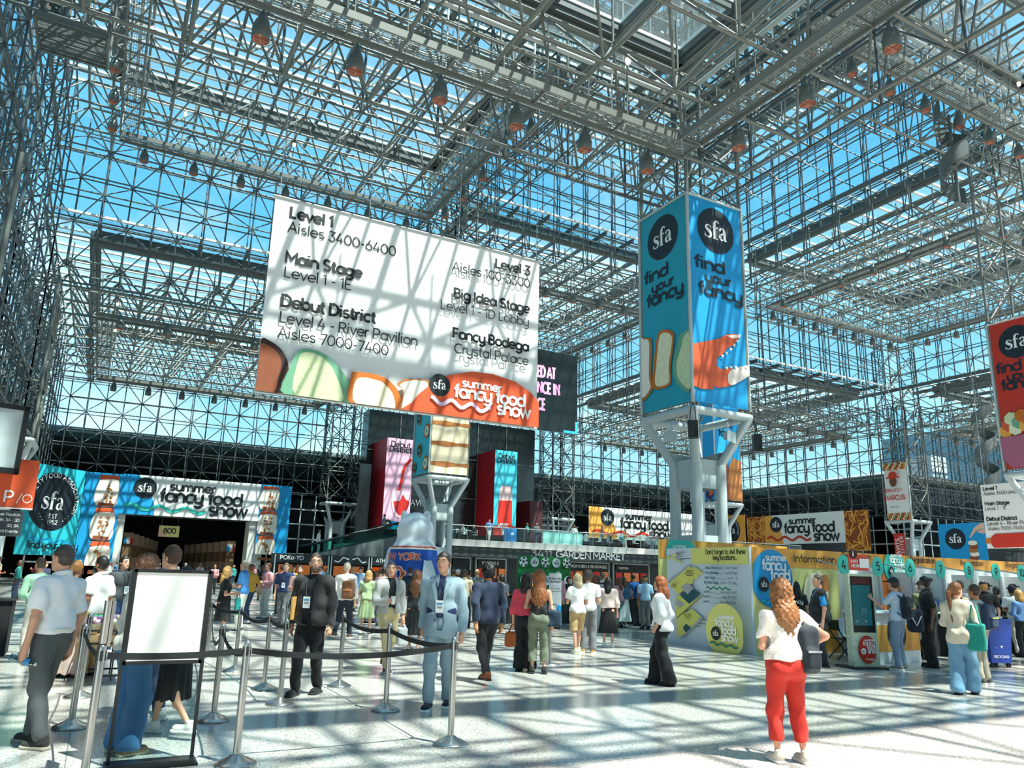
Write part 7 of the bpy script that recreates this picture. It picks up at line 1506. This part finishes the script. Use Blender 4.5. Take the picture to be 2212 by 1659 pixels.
cup(hand(1, .1), '#f1efea', 'white paper coffee cup held by the grey bomber man'); tote(hand(-1, .1), '#d8dcdc', 'pale carrier bag with teal base hanging from the grey bomber man hand', h=.3, w=.18, drop=.06)
PXP('man in dark suit seen from behind beside the inflatable bear', 880, 1345, H=1.78, face=10, hair=('short', '#3a2a20'), top=('blazer', '#232f45'), bottom=('pants', '#20283a'), shoes='#191614', vox=.016)
PXP('woman with long wavy brown hair in black dress behind the suited man', 893, 1405, H=1.66, face=8, fem=True, hair=('curly_long', '#6e4326', .42), top=('tee', '#202022'), bottom=('dress', '#1a1b1e', 1.05, .35), shoes='#d9b49a', vox=.0145)
PXP('man in pale blue suit with navy striped tie and badge facing the camera', 945, 1530, H=1.90, face=186, turn=-8, hair=('short', '#3b332e'), top=('blazer', '#93a9b4'), inner='#1d2f58', tie='#3c4a68', lanyard=True, bottom=('pants', '#8ba0ab'), shoes='#1f2a33', sole='#e8e6e0', legs='step', vox=.0105, belt_c='#6b3a20', arms=('down', 'swing_b'))
PXP('man in navy blazer and black trousers with brown boots walking away', 1048, 1474, H=1.80, face=338, skin='m', hair=('curly_short', '#15110f'), top=('blazer', '#1d2a42', .86), bottom=('slim', '#131417'), shoes='#8a4522', sole='#3a2216', legs='walk', arms=('swing_b', 'down'), vox=.012)
PXP('bearded man in white backward cap behind the suited man', 985, 1345, H=1.76, face=170, hair=('cap', '#3c2a1f', '#e4e2dc', 'cap', -1), beard='#4a3324', top=('tee', '#1c1e22'), bottom=('pants', '#2c3038'), shoes='#e2dfd8', vox=.016)
PXP('man in dark shirt with green backpack walking away', 1008, 1348, H=1.76, face=12, skin='m', hair=('crop', '#1b1512'), top=('tee', '#24282c'), bottom=('pants', '#3f4a44'), shoes='#e8e5dd', sole='#efede8', legs='walk2', vox=.0155)
backpack('#28453a', 'dark green backpack on the man walking away', dy=-.2)
PXP('woman in coral puff sleeve top and black trousers with tan handbag', 1133, 1450, H=1.68, face=15, fem=True, hair=('long', '#2e201a', .3), top=('puff', '#e0485a', .98), bottom=('wide', '#141518'), shoes='#1a1a1b', arms=('down', 'chin'), vox=.0125)
tote(hand(-1, .02), '#a8592c', 'tan leather handbag on the arm of the coral top woman', h=.26, w=.3, drop=.14)
PXP('woman with very long curly ginger hair and olive cargo trousers', 1162, 1455, H=1.72, face=5, fem=True, hair=('curly_long', '#9a5a30', .55), top=('tank', '#191a1d', 1.0), bottom=('crop', '#6d7560', 1.05), shoes='#1d1c1b', arms=('fold', 'down'), vox=.0115)
tote(wpt((.27, -.02, 1.2)), '#22384a', 'navy quilted shoulder bag of the curly ginger woman', h=.28, w=.26, drop=.12)
PXP('woman with grey blond hair in white tee and khaki shorts taking a photo', 1247, 1412, H=1.70, face=345, fem=True, hair=('bob', '#b3a17f'), top=('tee', '#f1efe9', .88), bottom=('shorts', '#bd9c6d'), shoes='#dfe6c0', sole='#eef0e0', arms=('phone', 'front'), legs='step', vox=.013)
phone(hand(-1, .13), 'black camera phone raised by the khaki shorts woman')
PXP('man in white tee and grey trousers beside the khaki shorts woman', 1270, 1410, H=1.78, face=5, hair=('curly_short', '#4b3f35'), top=('tee', '#efede6', .88), bottom=('baggy', '#6d6f72'), shoes='#b88d4c', sole='#e4d8bb', arms=('down', 'front'), vox=.0135)
PXP('woman with straight black hair, blush top and pleated black skirt', 1314, 1398, H=1.64, face=8, fem=True, hair=('long', '#121113', .42), top=('blouse', '#e9cfc4', .98), bottom=('pleat', '#17191b'), shoes='#efeeea', sole='#f4f3f0', arms=('front', 'down'), vox=.013)
PXP('woman in denim jacket and white skirt with teal shoulder bag', 1348, 1356, H=1.66, face=320, fem=True, hair=('long', '#5b3a25', .3), top=('cardigan', '#2f5f80', .98), inner='#e7e5e0', bottom=('maxi', '#ece9e2', 1.02, .22), shoes='#efeeea', vox=.0155)
tote(wpt((-.24, 0, 1.3)), '#129a93', 'teal shoulder bag of the denim jacket woman', h=.36, w=.26)
PXP('man in white shirt with black backpack in the market crowd', 1303, 1345, H=1.80, face=10, hair=('short', '#8a6a4c'), top=('long', '#e9e8e4'), bottom=('pants', '#24282f'), shoes='#1d1d1d', vox=.0165); backpack('#15181c', 'black backpack of the white shirt man in the market crowd')
PXP('person with orange tote standing behind the pleated skirt woman', 1290, 1352, H=1.68, face=12, fem=True, hair=('bob', '#3c2c22'), top=('tee', '#d9d4c9'), bottom=('skirt', '#e4e0d6'), shoes='#ecebe7', vox=.017); tote(wpt((-.26, 0, 1.25)), '#e4582a', 'orange tote bag hanging in the market crowd', h=.5, w=.22)
PXP('man in bright blue shirt leaning over the black draped counter', 1383, 1352, H=1.78, face=330, skin='m', hair=('crop', '#2a211b'), top=('long', '#2f6cb3'), bottom=('pants', '#22262d'), shoes='#1a1a1a', arms=('lean', 'lean'), lean=.5, vox=.016, build=1.15)
PXP('auburn haired woman in white blouse and wide black trousers by the map wall', 1432, 1480, H=1.68, face=295, fem=True, hair=('long', '#8b4a24', .3), top=('blouse', '#f0efec', .86), bottom=('wide', '#101215'), shoes='#151515', arms=('pocket', 'pocket'), legs='step', vox=.012)
PXP('curly haired woman in dotted white top and red trousers seen from behind', 1708, 1648, H=1.66, face=350, hair=('curly_long', '#8a5c34', .40), fem=True, build=1.14, top=('tee', dotted('dotted_white', '#ece7de', '#77706c', 26, .14), .97), bottom=('crop', '#bf2a1e', 1.04), shoes='#c9c2b4', sole='#e6e2da', arms=('front', 'hip'), legs='weight', vox=.0105)
backpack('#1c2a33', 'dark slim backpack hanging from the right shoulder of the red trousers woman', off=.2, dy=-.1, dz=1.08, sx=.7)
PXP('woman with dark brown hair in cream lace top before the blue show circle', 1680, 1412, H=1.72, face=100, fem=True, hair=('long', '#43291d', .28), top=('tee', '#e6dcc6'), bottom=('pants', '#2b2c30'), shoes='#2a2522', arms=('front', 'front'), vox=.014)
PXP('staff woman with long black hair and black fancy tee seen from behind', 1728, 1412, H=1.66, face=12, fem=True, hair=('long', '#161214', .3), top=('tee', '#14171a'), bottom=('pants', '#17191d'), shoes='#1a1a1a', arms=('front', 'down'), vox=.014)
q = Panel((-.17, -.165, 1.22), (1, 0, 0), (0, 0, 1), (0, -1, 0), .34, .1); q.text('fancy', -.02, .0, .07, .26, WHITE); o = q.parts['lettering'].build('lettering', [c for c in COL.objects if c.get('label', '').startswith('staff woman with long black')][0])
PXP('man in black vest over blue polo laughing beside the information wall', 1780, 1440, H=1.82, face=282, turn=15, hair=('crop', '#5c4a3a'), top=('vest', '#1a1d20', .86), inner='#1f86c4', bottom=('pants', '#1d2733'), shoes='#17181a', arms=('down', 'down'), belly=.06, build=1.18, vox=.0125)
PXP('man in navy cap and pale tee pointing at the kiosk screen', 1948, 1448, H=1.80, face=318, hair=('cap', '#3a2c22', '#1b2733'), top=('tee', '#b9cbdb', .93), bottom=('pants', '#7a8ea4'), shoes='#8b8678', sole='#dcd8cd', arms=('point', 'down'), vox=.0125)
backpack('#1b2430', 'navy roll top backpack of the man pointing at the kiosk', trim='#c98a4c')
PXP('bald man in dark vest looking down behind the kiosk visitor', 1985, 1405, H=1.72, face=190, skin='p', hair=('bald', '#b7a898'), top=('vest', '#23282c'), inner='#eceae5', bottom=('pants', '#24272c'), arms=('front', 'front'), vox=.0145, hunch=.25)
PXP('man with hair bun and grey beard in black polo', 2016, 1442, H=1.84, face=285, skin='d', hair=('bun', '#15110f'), beard='#a5a29c', top=('polo', '#131518', .88), bottom=('baggy', '#14161a'), shoes='#111213', arms=('down', 'down'), vox=.0125, build=1.1)
t = thing('duffel_bag', 'navy sports bag with white trim beside the man in black polo', 'bag', wpt((-.30, .32, .9)), LAST['rz']); F = Field((-.2, -.22, -.3), (.2, .22, .3), .014); F.box((0, 0, 0), (.13, .15, .24), .08); F.build('sack', cloth('#1c2338'), t); m = MB(); m.path([(-.135, -.1, .1), (-.14, .0, -.1), (-.135, .1, .1)], .012, WHITE, 6); m.path([(0, -.1, .22), (0, 0, .42), (0, .1, .22)], .014, cloth('#1c2338'), 6); m.build('strap', t)
PXP('woman with long brown ponytail in oatmeal blazer and blue jeans', 2088, 1500, H=1.72, face=40, turn=-40, fem=True, hair=('pony', '#7d4a26', .5), top=('jacket', '#cfc2ac', .78), bottom=('wide', '#6f9bb8'), shoes='#4a2a24', arms=('front', 'front'), legs='step', vox=.0115)
tote(wpt((.24, -.08, 1.42)), '#138a7a', 'green mesh tote on the shoulder of the oatmeal blazer woman', h=.42, w=.26, drop=.3)
PXP('man with navy and yellow hiking backpack behind the blazer woman', 2128, 1478, H=1.70, face=330, skin='m', hair=('short', '#4a3526'), glasses=True, top=('long', '#c5bfb2'), bottom=('pants', '#a89e8c'), shoes='#4b4a48', sole='#dedad0', vox=.0135); backpack('#1f3550', 'navy hiking backpack with yellow trim behind the blazer woman', trim='#c9cf4a')
PXP('staff woman in black fancy tee leaning at the counter rail', 2168, 1412, H=1.68, face=50, fem=True, skin='m', hair=('pony', '#241a15', .2), top=('tee', '#15171b'), bottom=('pants', '#1b1d21'), arms=('front', 'down'), vox=.014)
q = Panel((-.16, -.165, 1.24), (1, 0, 0), (0, 0, 1), (0, -1, 0), .34, .1); q.text('fancy', .0, .0, .06, .26, WHITE); o = q.parts['lettering'].build('lettering', [c for c in COL.objects if c.get('label', '').startswith('staff woman in black fancy tee')][0])
PXP('man in tan jacket and dark trousers looking at his phone', 2190, 1392, H=1.78, face=185, skin='m', hair=('short', '#1e1815'), top=('cardigan', '#a8916c', .85), inner='#e5e3dd', bottom=('pants', '#2a3034'), shoes='#8a4a30', arms=('phone', 'phone'), vox=.0145); phone(hand(1, .12), 'phone in the hands of the tan jacket man')
PXP('curly haired woman in orange top at the counter left of the kiosk', 1836, 1392, H=1.62, face=60, fem=True, skin='t', hair=('curly_long', '#33211a', .25), top=('tee', '#d58a2e'), bottom=('pants', '#1c1d20'), arms=('front', 'front'), vox=.015)
# ------------------------------------------------------------------ the registration crowd, the market crowd and the hall crowd
CW = random.Random(11)
TOPS = [('white', '#eceae5'), ('black', '#17191c'), ('navy', '#22304e'), ('grey', '#8d9092'), ('beige', '#c9b899'), ('pale blue', '#a9c4dc'), ('maroon', '#6b2430'), ('olive', '#6c7150'), ('rose', '#d99aa0'), ('teal', '#1f8a86'), ('mustard', '#c9962f'), ('striped blue', '#5b82b4')]
HAIRS = [('dark', '#1b1512'), ('brown', '#4a3222'), ('grey', '#8d8880'), ('blond', '#b98a4c'), ('auburn', '#7a4224')]
used_labels = set()
def crowd(where, spots, face, vox, group, dists=None, Hh=None, zf=0.0):
    for k, (x, y) in enumerate(spots):
        while True:
            tn, tc = CW.choice(TOPS); hn, hc = CW.choice(HAIRS); fem = CW.random() < .45; ty = CW.choice(['long', 'bob', 'pony', 'curly_short'] if fem else ['short', 'crop', 'short', 'cap', 'bald'])
            wear = CW.choice(['blouse', 'tee', 'long', 'jacket', 'polo'])
            lb = '%s with %s in %s %s %s' % ('woman' if fem else 'man', {'bald': 'bald head', 'cap': 'dark cap', 'crop': 'cropped %s hair' % hn, 'short': 'short %s hair' % hn}.get(ty, '%s %s hair' % ({'long': 'long', 'bob': 'bobbed', 'pony': 'tied', 'curly_short': 'curly'}.get(ty), hn)), tn, {'tee': 'T-shirt', 'long': 'long-sleeved top', 'blouse': 'loose shirt', 'jacket': 'jacket', 'polo': 'polo shirt'}[wear], where)
            if lb not in used_labels: used_labels.add(lb); break
        f = face if not isinstance(face, tuple) else CW.uniform(*face)
        person(lb, x, y, H=(1.64 if fem else 1.76)+CW.uniform(-.05, .06), face=f, skin=CW.choice('llmmtpd'), hair=(ty, hc), top=(wear, tc), inner='#e4e2dc' if wear == 'jacket' else None, bottom=(CW.choice(['pants', 'pants', 'wide', 'slim']) , CW.choice(['#20242a', '#2f435f', '#6c6f72', '#b79d76', '#17181b', '#d9d4c8'])), shoes=CW.choice(['#1b1b1c', '#e6e3dc', '#6b4a34']), arms=(CW.choice(['down', 'front', 'fold', 'phone']), CW.choice(['down', 'front', 'pocket'])), legs=CW.choice(['stand', 'step', 'weight']), fem=fem, vox=vox, group=group, z=zf)
def spread(n, f): return [f(i) for i in range(n)]
crowd('at the registration counters', [(17.3+.62*i+.12*(i % 3), 11.35-.35*(i % 2)) for i in range(13)], (330, 380), .019, 'visitors at the registration counters')
crowd('behind the registration counters', [(16.9+1.3*i, 12.62) for i in range(6)], (150, 200), .02, 'staff behind the registration counters')
crowd('queueing near registration', [(19.5+.9*i, 9.9-.25*(i % 3)) for i in range(5)], (200, 330), .019, 'visitors queueing near registration')
crowd('at the market counters', [(10.3+.75*i+.2*(i % 2), 21.8-.7*(i % 3)) for i in range(12)], (320, 400), .021, 'visitors at the market counters')
crowd('behind the draped counters', [(13.0+1.5*i, 24.6) for i in range(4)], (150, 210), .022, 'staff behind the draped counters')
crowd('walking before the food stalls', [(9.5+1.15*i, 31+3.1*(i*7 % 4)) for i in range(11)], (0, 360), .024, 'visitors before the food stalls')
crowd('crossing mid hall', [(4.2+.95*i, 24+2.3*(i*5 % 4)) for i in range(9)], (0, 360), .023, 'visitors in the middle of the hall')
crowd('outside the left hall entrance', [(.2+.62*i, 40+4.3*(i*3 % 7)) for i in range(22)], (0, 360), .028, 'visitors outside the left hall entrance')
crowd('under the turquoise banner', [(-3.4+.55*i, 36+3*(i % 3)) for i in range(6)], (0, 360), .026, 'visitors under the turquoise banner')
crowd('standing on the mezzanine', [(23.0, 53.0), (27.3, 53.6), (30.6, 53.3), (31.4, 53.1), (35.9, 54.4), (38.4, 53.8), (41.0, 54.0), (43.6, 53.6), (46.2, 54.0)], (100, 260), .03, 'people on the mezzanine', zf=MZ)
for k, x in enumerate(CT):
    for q in (-1, 1):
        if (k+q) % 3 == 0: continue
        person('%s of the %s cafe table from the left on the mezzanine' % ('person seated left' if q < 0 else 'person seated right', ordn[k]), x+q*.62, 53.2+.3*(k % 2), rz=-q*PI/2*-1, H=1.7, hair=('short', '#3a2a20'), top=('tee', ('#1f9aa6', '#e8e6e0', '#1b1d22', '#c9b899')[(k+q) % 4]), bottom=('pants', '#2a3038'), arms=('front', 'front'), sit=True, vox=.03, z=MZ, group='seated people on the mezzanine')
person('man with rucksack riding up the escalator', 18.6, 53.8, face=70, hair=('crop', '#1b1512'), top=('tee', '#6d8f95'), bottom=('pants', '#20242a'), vox=.028, z=4.0); person('person in white shirt stepping onto the escalator', 13.8, 53.8, face=60, hair=('short', '#2a201a'), top=('long', '#e5e3de'), bottom=('pants', '#d5d0c4'), vox=.028, z=2.6)
# ------------------------------------------------------------------ white inflatable bear in a blue vest, seen from behind
bx, by = 14.9, 38.0
t = thing('inflatable_bear', 'giant white inflatable bear in blue and orange basketball vest seen from behind', 'inflatable', (bx, by, 0), -.55)
BW = mat('inflatable_white', '#e9eaec', rough=.45, var=.04, scale=1.5); BB = mat('inflatable_blue', '#1f57b8', rough=.45, var=.06, scale=1.5)
F = Field((-2.2, -2.2, 0), (2.2, 2.2, 5.6), .06); F.ell((0, 0, 1.2), (1.45, 1.25, 1.4), .3); F.ell((0, 0, 2.4), (1.25, 1.1, 1.3), .4); F.ell((0, .1, 3.75), (.98, .98, 1.0), .25); F.ell((0, .95, 3.5), (.45, .4, .35), .2)
for q in (-1, 1): F.ell((q*.62, .0, 4.55), (.2, .14, .3), .06); F.cap((q*1.15, .3, 2.6), (q*1.5, .9, 1.7), .35, .3, k=.2); F.ell((q*.75, .5, .3), (.5, .7, .35), .2)
F.build('body', BW, t)
F = Field((-2.2, -2.2, 0), (2.2, 2.2, 3.4), .06); F.ell((0, 0, 1.2), (1.5, 1.3, 1.4), .3); F.ell((0, 0, 2.4), (1.3, 1.15, 1.3), .4); F.cut((0, 0, 2.85), (0, 0, 1)); F.cut((0, 0, .45), (0, 0, -1)); F.build('vest', BB, t)
m = MB()
for zz_, r_, c in ((2.88, 1.18, ORANGE), (2.8, 1.24, WHITE)): m.path([(r_*math.cos(a*2*PI/40), r_*.9*math.sin(a*2*PI/40), zz_) for a in range(40)], .05, c, 6, closed=True)
m.build('collar', t)
m = MB(); V = []
for k in range(17):
    z = .35+2.4*k/16; w_ = .55*(1-(k/16)**1.2)+.06; rr = 1.36*math.sqrt(max(.02, 1-((z-1.25)/1.75)**2))
    for q in (-1, 1): a = -PI/2+.75+q*w_/max(rr, .5); V.append(((rr+.12)*math.cos(a)*1.06, (rr+.12)*math.sin(a)*.95, z))
m.add(V, [(2*k, 2*k+1, 2*k+3, 2*k+2) for k in range(16)], BW, True); m.build('side_panel', t)
def arc_text(st, R, z, size, ang, w, material, nm):
    tot = text_width(st, .1)*size; x = 0; m = MB()
    for ch in st:
        adv, gl = GL[ch]
        for g in gl:
            V, Fq = ribbon([(p*size, q_*size) for p, q_ in g], w*size)
            P = []
            for a_, b_ in V: th = ang-(tot/2)/R+(x+a_)/R; P.append((R*math.cos(th), R*.93*math.sin(th), z+b_))
            m.add(P, Fq, material)
        x += (adv+.1)*size
    m.build(nm, t)
for w_, mt_, dr in ((.42, WHITE, 0), (.24, ORANGE, .02)): arc_text('NEW YORK', 1.34+dr, 2.2, .26, -PI/2-.45, w_, mt_, 'lettering'); arc_text('10', 1.5+dr, 1.15, .5, -PI/2-.45, w_, mt_, 'numerals')
